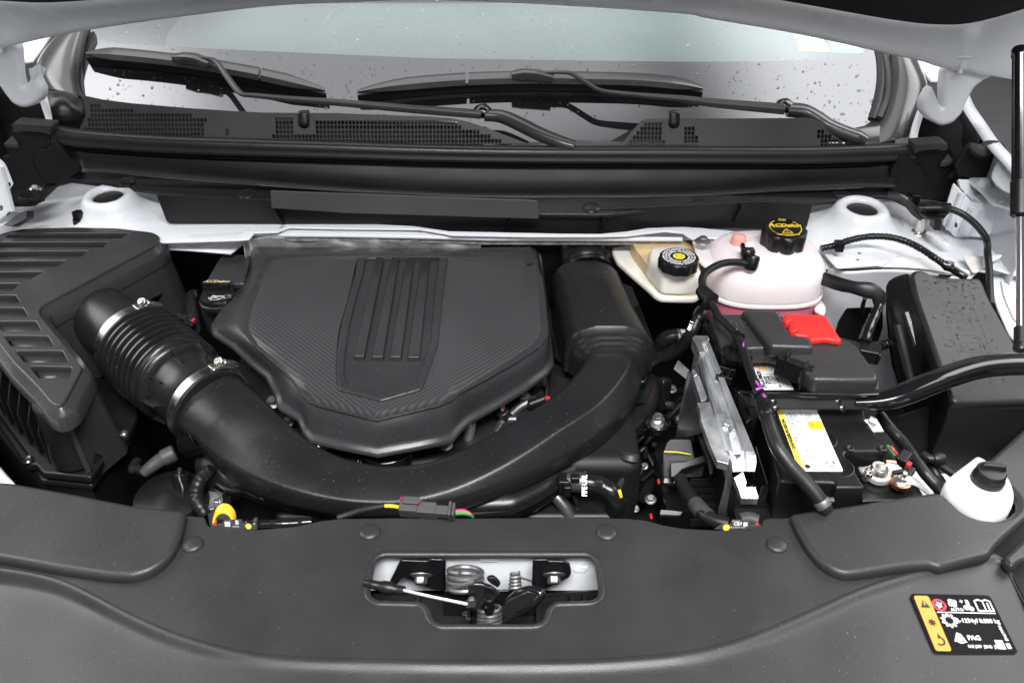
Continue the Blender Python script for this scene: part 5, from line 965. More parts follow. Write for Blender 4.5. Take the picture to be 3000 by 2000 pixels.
solo('transmission_tube', join(tube(gz('c5', 745, 900, -.045, 715, 970, -.055, 680, 1060, -.07, 640, 1160, -.09), [.009, .0082, .008, .008], 16, 4), lathe([(.008, -.003), (.0125, .0), (.013, .007), (.009, .010)], gz('c5', 750, 915, -.045)[0], (.2, .6, .8), 20)), 'alu_dark', 'dull metal tube with flared end right of the printed hose', 'pipe')
solo('bare_pipe', tube(gz('c5', 20, 1180, -.07, 90, 1240, -.075, 160, 1330, -.085, 220, 1440, -.10), .009, 16, 5), 'alu_dark', 'curved bare metal pipe below the front of the intake duct', 'pipe')
solo('bent_rod', tube(gz('c5', 250, 1220, -.075, 275, 1290, -.085, 300, 1350, -.095, 285, 1410, -.10), .0045, 12, 5), 'gloss_black', 'thin black bent pipe under the metal collar', 'pipe')
solo('flange_bolt', join(hexbolt(gz('c5', 395, 1300, -.11)[0], (1, 0, 0), .006, .009, 1.2), cyl(gz('c5', 330, 1300, -.11)[0], gz('c5', 450, 1298, -.11)[0], .0042, 10)), 'bolt_grey', 'grey nut and stud under the printed hose', 'bolt')
o = thing('engine_mount', 'black mount bracket with large pale bolt right of the duct', 'bracket')
mc = gz('c5', 1000, 580, -.055)[0]
part('cup', lathe([(.017, -.010), (.019, -.006), (.0195, .003), (.018, .004), (.0165, -.002), (.0005, -.003)], mc, (0, 0, 1), 32), 'gloss_black', o)
part('arm', slab(gz('c5', 790, 640, -.06, 1090, 640, -.065, 1080, 690, -.08, 850, 690, -.08), (0, .02, -.02)), 'gloss_black', o, bevel=.004)
part('bolt', hexbolt(mc+Vector((0, 0, .007)), (0, -.1, 1), .0075, .008, 1.35), 'zinc', o); part('bolt_sleeve', cyl(mc-Vector((0, 0, .004)), mc+Vector((0, 0, .007)), .0098, 20), 'pale_metal', o)
# sensor, breather and harness at left front
o = thing('purge_sensor', 'black cylindrical plastic sensor left of the intake duct', 'sensor')
part('body', join(tube(gz('c3', 2200, 830, -.05, 2080, 900, -.055, 1960, 990, -.06, 1880, 1060, -.065), [.010, .0098, .0085, .0068], 18, 4), lathe([(.0115, -.006), (.012, 0), (.012, .010), (.010, .012)], gz('c3', 2190, 835, -.05)[0], (1, .55, .2), 22)), 'grey_plastic', o)
part('elbow', tube(gz('c3', 1890, 1040, -.066, 1800, 1000, -.068, 1740, 1000, -.07, 1800, 900, -.075), [.006, .007, .0065, .0065], 12, 5), 'rubber', o)
solo('vacuum_pump', join(lathe([(.05, -.12), (.052, -.02), (.046, -.006), (.03, .0), (.0005, .002)], gz('b1', 960, 480, -.075)[0], (0, -.1, 1), 30), cyl(gz('b1', 1040, 360, -.06)[0], gz('b1', 1050, 540, -.10)[0], .012, 12)), 'black_plastic', 'round black plastic housing behind the front cover at left', 'housing')
solo('harness_hose', tube(gz('c4', 560, 580, -.04, 440, 680, -.05, 370, 820, -.06, 350, 960, -.07, 400, 1090, -.075, 480, 1220, -.085), [.007, .0085, .0092, .0095, .009, .0085], 14, 6, rf=lambda s: 1+.05*sin(s*55)), 'rubber', 'black taped harness curving down left of the dipstick', 'harness')
solo('thin_cable', tube(gz('c4', 130, 560, -.05, 120, 700, -.06, 170, 860, -.07, 150, 1050, -.085), .0038, 10, 5), 'rubber', 'thin black cable left of the taped harness', 'cable')
solo('bracket_casting', join(slab(gz('c4', 600, 660, -.09, 760, 620, -.09, 830, 1060, -.10, 470, 1160, -.10, 480, 900, -.09), (0, 0, -.03)), hexbolt(gz('c4', 680, 1050, -.085)[0], (-1, -.3, .2), .007, .008, 1.3)), 'cast_alu', 'rough cast metal bracket behind the yellow dipstick ring', 'casting', bevel=.003)
solo('dark_bracket', slab(gz('c4', 690, 850, -.065, 740, 880, -.065, 830, 970, -.07, 830, 1090, -.085, 720, 1100, -.085), (0, .01, -.004)), 'dark_metal', 'dark steel bracket above the yellow dipstick ring', 'bracket', bevel=.002)
dp = Frame(gz('c4', 735, 1260, -.055)[0], (1, .1, 0), (0, .5, 1))
dpts = [dp.p3(.0140*cos(a), .0185*sin(a)-.002) for a in [(-.30+k*(pi+.6)/24) for k in range(25)]]
solo('oil_dipstick', loft([[p+Vector((0, .006, .0)), p+Vector((0, -.006, -.003)), (p-dp.O)*.74+dp.O+Vector((0, -.006, -.003)), (p-dp.O)*.74+dp.O+Vector((0, .006, 0))] for p in dpts]), 'dipstick_yellow', 'yellow plastic dipstick ring behind the front cover', 'dipstick', bevel=.0015, seg=3, sharp=60)
# label carrier strips tucked behind the cover edge
def tag_strip(label, fpx, z, pts, txt, v, tx, ty, qx, qy, h, dots):
    t = thing('harness_tag', label, 'tag'); f = Frame(gz(v, tx, ty, z)[0], (1, 0, 0), (0, .35, 1))
    part('strip', plate(f, [rnd(f.px(fpx), .0012)], .002, .0005), 'grey_plastic', t); S_ = f.up(.0002)
    u, w_ = f.px(g(v, tx, ty))[0]; part('lettering', join(text(txt, S_, u, w_, h, bold=.0002), *[text(s, S_, *f.px(g(v, x, y))[0], hh) for s, x, y, hh in pts]), 'print_white', t, kind='print')
    u, w_ = f.px(g(v, qx, qy))[0]; part('code_patch', rect(S_, u-h*.62, w_-h*.62, u+h*.62, w_+h*.62), 'label_white', t, kind='print')
    for x, y, rx, m in dots:
        u, w_ = f.px(g(v, x, y))[0]; part('colour_dot', ringf(S_.up(.0003), u, w_, 0, rx, 16), m, t, kind='print')
    return t
t = tag_strip('black harness tag printed B beside the dipstick ring', g('c4', 560, 1350, 700, 1340, 735, 1280, 975, 1280, 1000, 1340, 1190, 1350, 1190, 1420, 700, 1440, 540, 1400), -.004, [('00136', 900, 1370, .0022)], 'B', 'c4', 915, 1315, 785, 1335, .0052, [(1075, 1365, .0036, 'label_yellow'), (610, 1330, .0022, 'print_red')])
part('latch_nub', slab(gz('c4', 1120, 1310, .0, 1150, 1250, .006, 1190, 1250, .006, 1180, 1330, .0), (0, .004, -.004)), 'grey_plastic', t, bevel=.001)
t = tag_strip('black harness tag printed CB at the right front', g('b4', 740, 1530, 830, 1470, 915, 1478, 935, 1425, 1130, 1425, 1145, 1480, 1290, 1490, 1250, 1530, 900, 1545), -.002, [('00136P', 980, 1440, .002), ('W LGND BTM 2023', 970, 1505, .002)], 'CB7', 'b4', 1000, 1468, 1085, 1470, .0040, [(870, 1505, .0042, 'label_yellow'), (1215, 1465, .0022, 'print_red')])
cw = gz('c4', 650, 1330, -.012, 900, 1340, -.012, 1200, 1340, -.012, 1600, 1335, -.012, 1950, 1310, -.012)
solo('corrugated_conduit', tube(cw, .0050, 14, 14, rf=lambda s: 1+.14*(1 if (s*60) % 1 > .5 else 0)), 'gloss_black', 'black corrugated wire conduit lying behind the cover edge', 'conduit')
# connector in front of the duct
o = thing('wire_connector', 'black plug joint with yellow, red and green wires before the duct', 'connector')
f = Frame(gz('b2', 500, 565, .012)[0], (1, 0, -.04), (0, 1, .6)); X = (Vector(gz('b2', 660, 580, .012)[0])-Vector(gz('b2', 335, 560, .012)[0])).normalized()
def cb(x, y, L, w_, h_, m, z=.012): part('housing' if m == 'grey_plastic' else 'wire', box(gz('b2', x, y, z)[0], L, w_, h_, X, (0, 1, .3)), m, o, bevel=.0015)
cb(390, 560, .022, .018, .018, 'grey_plastic'); cb(400, 522, .020, .010, .006, 'grey_plastic', .022); cb(475, 572, .030, .015, .014, 'grey_plastic'); cb(560, 582, .032, .012, .011, 'grey_plastic'); cb(625, 582, .004, .019, .018, 'grey_plastic'); cb(645, 584, .004, .017, .016, 'grey_plastic'); cb(500, 608, .024, .006, .008, 'grey_plastic', .004)
part('wire', tube(gz('b2', 340, 560, .010, 290, 552, .012, 245, 552, .010), .0022, 8, 4), 'wire_yellow', o)
part('taped_loom', tube(gz('b2', 250, 552, .010, 150, 570, .006, 60, 595, .0, -20, 620, -.004), .0042, 10, 5, rf=lambda s: 1+.06*sin(s*50)), 'rubber', o)
for m, dy in (('wire_pink', 0), ('wire_green', 12), ('wire_red', -6)): part('wire', tube(gz('b2', 655, 584+dy, .010, 700, 582+dy, .009, 735, 595+dy*.5, .006, 755, 615, -.002), .0018, 8, 4), m, o)
part('red_tab', join(box(gz('b2', 343, 512, .022)[0], .002, .004, .004), box(gz('b2', 447, 530, .022)[0], .003, .003, .004)), 'wire_red', o)
# small plug behind the bellows
o = thing('sensor_plug', 'small black plug with red clip behind the bellows', 'connector')
p0, p1 = gz('a4', 1200, 765, .03)[0], gz('a4', 1330, 830, .02)[0]
part('housing', join(tube([p0, p0.lerp(p1, .5), p1], [.007, .0065, .0055], 8, 3, expo=4), box(p0.lerp(p1, .45), .011, .017, .011, p1-p0, (0, 0, 1))), 'gloss_black', o, bevel=.0015)
part('red_clip', box(gz('a4', 1325, 795, .026)[0], .004, .007, .007, p1-p0, (0, 0, 1)), 'wire_red', o, bevel=.001)
part('lead', tube([gz('a4', 1330, 850, .01)[0], gz('a4', 1310, 640, .0)[0], gz('a4', 1360, 620, .0)[0]], .010, 10, 5), 'rubber', o)
# ================================================================ BRAKE FLUID RESERVOIR
o = thing('brake_fluid_reservoir', 'translucent cream brake fluid reservoir left of the coolant tank', 'reservoir')
BZ = HZ(.045)
bo = g('d4', 60, 140, 110, 270, 165, 380, 400, 590, 600, 760, 740, 880, 830, 970, 940, 1025, 1200, 1035, 1540, 1040, 1620, 1000, 1700, 900, 1650, 300, 1400, 60, 700, 60)
part('tray_flange', plate(BZ, [rnd(BZ.px(bo), .006)], .012, .005, 4), 'reservoir_white', o)
ib = g('d4', 380, 140, 460, 300, 700, 620, 900, 850, 1000, 920, 1300, 940, 1580, 930, 1660, 850, 1600, 500, 1480, 200, 1300, 130, 700, 130)
def ringz(loop, z, k=1.0, dy=0):
    f = HZ(.052); q = rnd(f.px(loop), .008, 3); cx_ = sum(p[0] for p in q)/len(q); cy_ = sum(p[1] for p in q)/len(q)
    return [Vector((cx_+(p[0]-cx_)*k, cy_+(p[1]-cy_)*k+dy, z)) for p in q]
part('fluid_body', loft([ringz(ib, .040), ringz(ib, .050), ringz(ib, .060, .99), ringz(ib, .066, .96)]), 'fluid_amber', o, sharp=50)
blk_ = g('d4', 760, 210, 740, 420, 930, 640, 1000, 700, 1300, 720, 1600, 690, 1640, 640, 1560, 460, 1460, 250, 1300, 180)
def ringb(z, k):
    f = HZ(.075); q = rnd(f.px(blk_), .010, 3); cx_ = sum(p[0] for p in q)/len(q); cy_ = sum(p[1] for p in q)/len(q); return [Vector((cx_+(p[0]-cx_)*k, cy_+(p[1]-cy_)*k, z)) for p in q]
part('filler_block', loft([ringb(.050, 1.06), ringb(.070, 1.05), ringb(.080, 1.0), ringb(.083, .92), ringb(.084, .6)]), 'reservoir_white', o, sharp=60)
bc = gz('d4', 1262, 310, .108)[0]
def lobes(nl, amp): return lambda a, r, h: 1+(amp*cos(nl*a) if h < -.001 and r > .02 else 0)
cp = part('cap', lathe([(.027, -.020), (.0305, -.018), (.031, -.004), (.0298, -.001), (.0285, 0), (.0005, 0)], bc, (0, 0, 1), 72, wob=lobes(10, .03)), 'black_plastic', o)
bf_ = Frame(bc+Vector((0, 0, .0002)), (1, 0, 0), (0, 1, 0))
rng = []
for r0, r1 in ((.0138, .0175), (.0186, .0218), (.0228, .0262)):
    nseg = int(52*r0/.014)
    for k in range(nseg):
        if k % 13 == 0: continue
        a = 2*pi*k/nseg; rng.append(ringf(bf_, 0, 0, r0, r1*(.97 if k % 3 else 1), 1, .0003, a, a+2*pi/nseg*(.72 if k % 4 else .5)))
part('warning_print', join(*rng), 'print_white', cp, kind='print')
part('yellow_symbol', join(flat(bf_, [(.0098*cos(k*pi/4+.4), .0098*sin(k*pi/4+.4)) for k in range(8)], .0004)), 'label_yellow', cp, kind='print')
part('symbol_ring', ringf(bf_, 0, 0, .0042, .0050, 24, .0007), 'print_black', cp, kind='print')
# ================================================================ COOLANT TANK
tc_ = Vector((.385, .512, 0)); sw = .0875
o = thing('coolant_tank', 'translucent milky coolant tank with pink fluid in its lower half', 'coolant tank', tuple(tc_))
sc0 = gz('c6', 940, 1180, .036)[0]; tc_.x = (gz('c6', 95, 1060, .036)[0].x+gz('c6', 1775, 1120, .036)[0].x)/2; sw = (gz('c6', 1775, 1120, .036)[0].x-gz('c6', 95, 1060, .036)[0].x)/2
yf = gz('c6', 1050, 1345, .036)[0].y; sd = .080; tc_.y = yf+sd
def se(k, z, dx=0, dy=0, ex=2.9, n=44):
    out = []
    for i in range(n):
        a = 2*pi*i/n; c, s = cos(a), sin(a); c, s = math.copysign(abs(c)**(2/ex), c), math.copysign(abs(s)**(2/ex), s)
        out.append(Vector((tc_.x+dx+sw*k*c, tc_.y+dy+sd*k*s, z)))
    return out
part('upper_half', loft([se(1.0, .030), se(1.0, .040), se(1.005, .050), se(1.0, .062), se(.98, .073, .001), se(.93, .083, .002), se(.83, .091, .004), se(.66, .097, .006), se(.42, .1005, .008), se(.2, .102, .010), se(.01, .1025, .010)]), 'tank_white', o, sharp=0)
part('lower_half', loft([se(.98, .031), se(.97, .0), se(.93, -.03), se(.8, -.05)]), 'tank_pink', o, sharp=60)
part('seam_flange', loft([se(.99, .028), se(1.025, .0295), se(1.03, .032), se(1.025, .0345), se(.99, .037)], cap=False), 'tank_white', o)
part('mount_ear', plate(HZ(.024), [rnd(HZ(.024).px(g('c6', 215, 1160, 420, 1230, 660, 1290, 670, 1330, 335, 1345, 300, 1290)), .003), HZ(.024).px(g('c6', 345, 1280, 375, 1278, 380, 1290, 355, 1292))], .004, .0015), 'tank_white', o)
part('mount_ear', plate(HZ(.02), [rnd(HZ(.02).px(g('c6', 1640, 1400, 1690, 1290, 1740, 1262, 1790, 1310, 1815, 1400, 1790, 1480)), .006)], .006, .002), 'tank_white', o)
part('mount_flange', plate(HZ(.080), [rnd(HZ(.080).px(g('c6', -120, 360, 60, 280, 330, 340, 520, 400, 520, 560, 200, 700, 110, 800, -30, 680)), .01)], .006, .002), 'tank_white', o)
nb = gz('c6', 555, 430, .100)[0]
part('side_nipple', lathe([(.026, -.030), (.019, -.014), (.0125, -.004), (.0118, .006), (.0105, .010), (.006, .012), (.0005, .0125)], nb, (0, 0, 1), 30), 'nipple_pink', o, sharp=0)
kc = gz('c6', 1230, 235, .130)[0]
part('filler_neck', cyl(kc-Vector((0, 0, .05)), kc-Vector((0, 0, .02)), .032, 30), 'tank_white', o)
kp = part('cap', lathe([(.031, -.030), (.0345, -.028), (.035, -.005), (.0328, -.001), (.031, 0), (.0005, .0005)], kc, (0, -.05, 1), 84, wob=lobes(8, .045)), 'black_plastic', o)
kf = Frame(kc+Vector((0, 0, .0006)), (1, -.02, 0), (0, 1, .05))
part('cap_print', join(ringf(kf, 0, 0, .0238, .0252, 40, .0003, .75*pi*.9, 2*pi+.28*pi), ringf(kf, 0, 0, .0238, .0252, 40, .0003, pi*1.02, pi*1.30), text('ACDelco', kf, 0, .007, .0085, bold=.0005, shear=.3, sx=1.12), rect(kf, -.021, .0008, .021, .0018), line(kf, [(-.008, -.016), (.008, -.016), (0, -.004), (-.008, -.016)], .0013), line(kf, [(0, -.013), (0, -.008)], .0012), text('HOT COOLANT', kf, 0, -.0215, .0035, bold=.0002), line(kf, [(-.005, .022), (-.005, .027), (.005, .027), (.005, .022), (-.005, .022)], .001), line(kf, [(-.002, .023), (-.002, .026)], .0008), line(kf, [(.002, .023), (.002, .026)], .0008)), 'print_yellow', kp, kind='print')
# quick connector and vent hose
o = thing('vent_hose', 'thin black vent hose with purple marks running from coolant tank to the front', 'hose')
qc = gz('c6', 690, 600, .110)[0]
part('quick_connector', join(lathe([(.009, -.018), (.0105, -.004), (.0115, .0), (.0105, .006), (.008, .009)], qc, (-.05, .25, 1), 18), box(qc+Vector((-.002, .004, .008)), .018, .014, .008, (1, 0, 0), (0, 1, .3))), 'black_plastic', o, bevel=.001)
part('white_button', box(qc+Vector((.001, .004, .0125)), .013, .009, .003, (1, 0, 0), (0, 1, .3)), 'label_white', o, bevel=.0008)
hp = gz('c6', 745, 735, .104, 690, 745, .104, 560, 730, .106, 420, 730, .109, 280, 760, .112, 130, 840, .112, 50, 930, .110, 35, 1020, .106, 55, 1120, .102, 110, 1220, .098, 165, 1320, .095, 220, 1400, .094)
hp2 = gz('c1', 1180, 130, .094, 1290, 230, .094, 1390, 330, .094, 1440, 420, .094, 1490, 520, .092, 1540, 660, .09, 1590, 820, .088, 1650, 980, .086, 1720, 1130, .085, 1780, 1220, .083)
part('hose', tube(hp+hp2, .0058, 14, 5, rf=lambda s: 1+(.12*sin(s*420) if s < .07 or .36 < s < .44 else 0)), 'rubber', o)
part('elbow', lathe([(.009, -.011), (.0105, -.008), (.0105, .008), (.009, .011)], gz('c6', 750, 730, .105)[0], (.2, .3, 1), 16), 'black_plastic', o)
part('coupler', join(*[lathe([(.0095, -.010), (.010, -.008), (.010, .008), (.0095, .010)], p_, (.3, -.5, -.1), 16) for p_ in gz('c6', 75, 1170, .1, 105, 1230, .098)]+[lathe([(.0145, -.002), (.0145, .002), (.010, .004)], gz('c6', 150, 1290, .096)[0], (.4, -.6, -.1), 18)]), 'black_plastic', o)
def mark(a, b, k): part('purple_mark', tube([p_+Vector((0, -.0022, .0047)) for p_ in gz('c1', a[0], a[1], k, (a[0]+b[0])/2, (a[1]+b[1])/2, k, b[0], b[1], k)], [.0010, .0022, .0010], 6, 4, flat=.5), 'purple', o)
mark((1400, 310), (1440, 365), .094); mark((1480, 450), (1505, 560), .092); mark((1655, 1000), (1715, 1095), .086); mark((1765, 1190), (1790, 1245), .084)
for x, y, z, ww in ((1440, 395, .094, .0085), (1715, 1160, .085, .0085)):
    part('hose_clip', lathe([(ww-.002, -.005), (ww, -.004), (ww, .004), (ww-.002, .005)], gz('c1', x, y, z)[0], (.3, -.9, -.05), 18), 'black_plastic', o)
part('purple_tape', join(tube([p_+Vector((0, 0, .004)) for p_ in gz('c1', 1670, 1145, .088, 1710, 1135, .089, 1745, 1120, .088)], .0022, 8, 3)), 'purple', o, bevel=.001)
sc1 = gz('c1', 1390, 620, .074)[0]
part('clip_stalk', join(cyl(sc1, sc1+Vector((.002, .006, .022)), .006, 12, .0075), lathe([(.018, 0), (.0175, .003), (.009, .004)], sc1, (0, 0, 1), 22)), 'black_plastic', o)
th = gz('b4', 1250, 60, .083, 1300, 180, .080, 1340, 320, .078, 1390, 480, .072, 1460, 640, .066, 1590, 820, .055, 1740, 980, .044, 1870, 1130, .034, 1950, 1240, .026, 2010, 1330, .018)
part('thick_hose', tube(th, [.0064, .0078, .0084, .0088, .0090, .0091, .0091, .0090, .0086, .0074], 18, 6), 'rubber', o)
part('sleeve', join(lathe([(.0085, -.012), (.0098, -.010), (.010, .012), (.009, .014)], th[1], th[2]-th[0], 20), box(th[1]+Vector((.004, -.006, .008)), .004, .014, .003, (1, 0, 0), (0, 1, .3))), 'black_plastic', o)
part('end_clamp', join(lathe([(.0092, -.005), (.0098, -.004), (.0098, .004), (.0092, .005)], th[8], th[9]-th[7], 20), box(th[8]+Vector((.007, .0, .006)), .010, .006, .004)), 'bolt_grey', o, bevel=.001)

# second hose at the left of the battery with white print
o = thing('heater_hose', 'black hose with white print diving beside the cast aluminium bracket', 'hose')
part('hose', tube(gz('c1', 960, 20, .055, 920, 120, .050, 870, 220, .042, 820, 330, .032, 740, 450, .015, 640, 560, -.005, 500, 640, -.02, 380, 680, -.03), [.0082, .009, .009, .009, .0095, .010, .010, .010], 18, 6), 'rubber', o)
part('collar', lathe([(.0095, -.010), (.0108, -.008), (.0108, .008), (.0095, .010)], gz('c1', 925, 120, .05)[0], gz('c1', 870, 220, .042)[0]-gz('c1', 960, 20, .055)[0], 20), 'black_plastic', o)
hf = Frame(gz('c1', 795, 240, .0535)[0]+Vector((0, -.002, 0)), (1, 0, 0), (0, .8, .6)); part('lettering', text('GM 1', hf, 0, 0, .0050, rot=pi/2*.75, bold=.0003), 'print_white', o, kind='print')
part('elbow', tube(gz('c1', 720, 400, -.01, 600, 390, -.012, 470, 430, -.02, 400, 540, -.04), [.011, .012, .014, .014], 16, 5), 'bellows_rubber', o)
part('metal_collar', lathe([(.012, -.007), (.0132, -.005), (.0132, .005), (.012, .007)], gz('c1', 670, 400, -.01)[0], (1, .05, 0), 20), 'bolt_grey', o)
part('tan_clip', box(gz('c1', 700, 335, .008)[0], .009, .007, .006), 'pale_metal', o, bevel=.001)
# faint lower engine bits in the dark gap
solo('shift_actuator', join(lathe([(.012, -.03), (.014, 0), (.012, .006), (.0005, .008)], gz('c1', 430, 1000, -.08)[0], (0, .3, 1), 20), *[lathe([(.0105, 0), (.0105, .005)], gz('c1', 380, y, -.10)[0], (0, .4, 1), 16) for y in (1180, 1240, 1300, 1360)]), 'gloss_black', 'ribbed black actuator deep in the gap right of the duct', 'actuator')
solo('paper_tag', slab(gz('c1', 570, 830, -.10, 630, 710, -.09, 780, 850, -.09, 740, 960, -.10), (0, 0, -.001)), 'tape', 'faded paper label deep in the gap beside the aluminium bracket', 'label')
# ================================================================ BATTERY
o = thing('battery', 'black car battery with yellow and white warning label', 'battery')
BT = HZ(.028)
top_ = g('b3', 440, 0, 470, -180, 1010, -190, 1060, 60, 1178, 240, 945, 242, 935, 260, 1048, 440, 1040, 448, 880, 446, 870, 418, 560, 410)
part('case', plate(BT, [rnd(BT.px(top_), .004)], .10, .004, 3), 'black_plastic', o)
part('terminal_step', plate(HZ(-.005), [rnd(HZ(-.005).px(g('b3', 930, 230, 1180, 230, 1330, 470, 1300, 520, 1030, 525)), .003)], .07, .003), 'black_plastic', o)
part('base_lip', plate(HZ(-.030), [rnd(HZ(-.030).px(g('b3', 500, 470, 560, 500, 600, 495, 1040, 520, 1040, 555, 560, 540, 520, 520)), .003)], .012, .004), 'gloss_black', o)
for x, y, r in ((800, 165, .019), (895, 325, .019)):
    c = BT.p3(*BT.px(g('b3', x, y))[0]); part('vent_plug', lathe([(r, -.001), (r, .0001), (r-.0012, .0004), (r-.0018, .0001), (.0005, .0001)], c, (0, 0, 1), 28), 'black_plastic', o)
for x, y in ((958, 225), (1145, 225)):
    c = BT.p3(*BT.px(g('b3', x, y))[0]); part('grommet', lathe([(.006, -.004), (.006, .002), (.004, .003), (.0005, .001)], c, (0, 0, 1), 14), 'rubber', o)
part('mould_ring', lathe([(.010, 0), (.009, .0015), (.0085, 0)], gz('b3', 925, 480, -.0)[0], (0, -1, .3), 20), 'black_plastic', o)
# main label: rectangle on the top
lb0 = BT.up(.0006); q = lb0.px(g('b4', 1402, 150, 1790, 140, 2185, 880, 1692, 876)); q[0] = lb0.px(g('b4', 1366, 130))[0]; q[1] = lb0.px(g('b4', 1775, 120))[0]
O2, A2, D2 = Vector(q[3]), Vector(q[2])-Vector(q[3]), Vector(q[0])-Vector(q[3])
LF = Frame(lb0.p3(*q[3]), lb0.ex*A2.x+lb0.ey*A2.y, lb0.ex*D2.x+lb0.ey*D2.y); LWd, LH = A2.length, D2.length
lab = part('warning_label', plate(LF, [rnd([(0, 0), (LWd, 0), (LWd, LH), (0, LH)], .003)], .0007, .0002), 'label_white', o, label='white and yellow danger label')
def fx(a): return a*LWd
def fy(b): return b*LH
part('yellow_stripe', rect(LF, 0, .002, fx(.135), LH-.002), 'label_yellow', lab, kind='print')
part('amber_block', join(rect(LF, fx(.64), fy(.60), fx(.985), fy(.735)), rect(LF, fx(.55), fy(.93), fx(.985), LH-.001)), 'label_amber', lab, kind='print')
L2_ = LF.up(.0003)
lt = [text('DANGER/POISON', L2_, fx(.068), fy(.53), .0042, rot=pi/2, bold=.00035, sx=1.25), line(L2_, [(fx(.135)-.0055, fy(.26)), (fx(.135)-.0015, fy(.26)+.002), (fx(.135)-.0055, fy(.26)+.004), (fx(.135)-.0055, fy(.26))], .0006)]
for s, b, xx, hh in (('SHIELD EYES.', .16, .20, .0024), ('EXPLOSIVE GASES', .20, .26, .0024), ('CAN CAUSE BLINDNESS', .22, .32, .0020), ('OR INJURY PREVENT', .22, .37, .0020), ('PROTEGEZ LES YEUX', .21, .44, .0020), ('LES GAZ EXPLOSIFS', .21, .49, .0020), ('NO SPARKS', .52, .24, .0020), ('FLAMES', .51, .30, .0020), ('SMOKING', .50, .35, .0020), ('EVITER ETINCELLES', .54, .43, .0020), ('FLAMMES', .52, .49, .0018), ('SULFURIC ACID', .76, .20, .0024), ('CAN CAUSE BLINDNESS', .77, .27, .0020), ('OR SEVERE BURNS', .77, .32, .0020), ('ACIDE SULFURIQUE', .77, .38, .0022), ('PEUT CAUSER LA', .77, .44, .0020), ('FLUSH EYES WITH', .42, .68, .0019), ('WATER GET MEDICAL', .42, .74, .0019), ('HELP FAST RINCER', .42, .80, .0019), ('LES YEUX A L EAU', .42, .86, .0019), ('KEEP OUT', .80, .68, .0020), ('OF REACH', .80, .74, .0020), ('DO NOT TIP', .80, .80, .0020), ('REFER TO', .13, .86, .0018)):
    lt.append(text(s, L2_, fx(xx), fy(b), hh, rot=pi/2, sx=.80))
for b in (.345, .585): lt.append(line(L2_, [(fx(.14+.05*k), fy(b)) for k in range(9)], .0003))
lt += [line(L2_, [(fx(.57), .001), (fx(.57), LH-.001)], .0004), line(L2_, [(fx(.57), fy(.24)), (fx(.985), fy(.24))], .0004), line(L2_, [(fx(.57), fy(.59)), (fx(.985), fy(.59))], .0004)]
lt += [ringf(L2_, fx(.22), fy(.06), 0, .0034), ringf(L2_, fx(.22), fy(.455), .0026, .0033), line(L2_, [(fx(.22)-.002, fy(.455)-.002), (fx(.22)+.002, fy(.455)+.002)], .0006), line(L2_, [(fx(.36)-.003, fy(.06)-.0025), (fx(.36)+.003, fy(.06)-.0025), (fx(.36), fy(.06)+.003), (fx(.36)-.003, fy(.06)-.0025)], .0005), line(L2_, [(fx(.26)-.003, fy(.68)-.0025), (fx(.26)+.003, fy(.68)-.0025), (fx(.26), fy(.68)+.003), (fx(.26)-.003, fy(.68)-.0025)], .0005), ringf(L2_, fx(.70), fy(.67), .0026, .0033), line(L2_, [(fx(.63), fy(.30)), (fx(.68), fy(.27)), (fx(.73), fy(.30)), (fx(.68), fy(.33)), (fx(.63), fy(.30))], .0004)]
for k in range(3):
    a = k*2*pi/3+.5; lt.append(line(L2_, [(fx(.78)+.0050*cos(a+t_), fy(.10)+.0050*sin(a+t_)) for t_ in (-.5, 0, .5)], .0012))
part('lettering', join(*lt), 'print_black', lab, kind='print')
# second label under the cover
l2 = BT.up(.0004); sq = l2.px(g('c1', 1620, 770, 2000, 770, 2195, 1112, 1740, 1112)); O3 = Vector(sq[3]); 
LF2 = Frame(l2.p3(*sq[3]), (1, 0, 0), (0, 1, 0)); w2, h2 = (Vector(sq[2])-Vector(sq[3])).length, sq[0][1]-sq[3][1]
lab = part('maker_label', plate(LF2, [rnd([(0, 0), (w2, 0), (w2, h2), (0, h2)], .002)], .0006, .0002), 'label_white', o, label='white maker label partly under the terminal cover')
part('lettering', join(text('ACDelco', LF2, w2*.13, h2*.38, .0072, rot=pi/2, bold=.0005, shear=.25), text('94RAGM', LF2, w2*.27, h2*.36, .0034, rot=pi/2, bold=.0002), text('9354', LF2, w2*.38, h2*.36, .0062, rot=pi/2, bold=.0003), text('12V VRLA', LF2, w2*.50, h2*.38, .0036, rot=pi/2), text('730   80Ah   730', LF2, w2*.64, h2*.36, .0036, rot=pi/2, bold=.0001), text('CCA SAE  20HR  EN', LF2, w2*.75, h2*.36, .0026, rot=pi/2), text('MADE IN USA RECYCLE', LF2, w2*.84, h2*.36, .0022, rot=pi/2), line(LF2, [(w2*.20, .003), (w2*.20, h2*.72)], .0006), *[line(LF2, [(w2*.23, h2*k), (w2*.7, h2*k)], .0004) for k in (.12, .24, .5, .62)], line(LF2, [(.001, h2*.74), (w2*.95, h2*.74)], .0005)), 'print_black', lab, kind='print')
part('red_symbol', join(ringf(LF2, w2*.14, h2*.86, .0045, .0055), line(LF2, [(w2*.14-.004, h2*.86+.004), (w2*.14+.004, h2*.86-.004)], .0009)), 'print_red', lab, kind='print')
part('hazard_symbol', flat(LF2, [(w2*.36-.006, h2*.86-.0045), (w2*.36+.006, h2*.86-.0045), (w2*.36, h2*.86+.006)]), 'label_amber', lab, kind='print')
part('boxed_symbol', line(LF2, [(w2*.55, h2*.78), (w2*.8, h2*.78), (w2*.8, h2*.96), (w2*.55, h2*.96), (w2*.55, h2*.78), (w2*.8, h2*.96)], .0005), 'print_black', lab, kind='print')
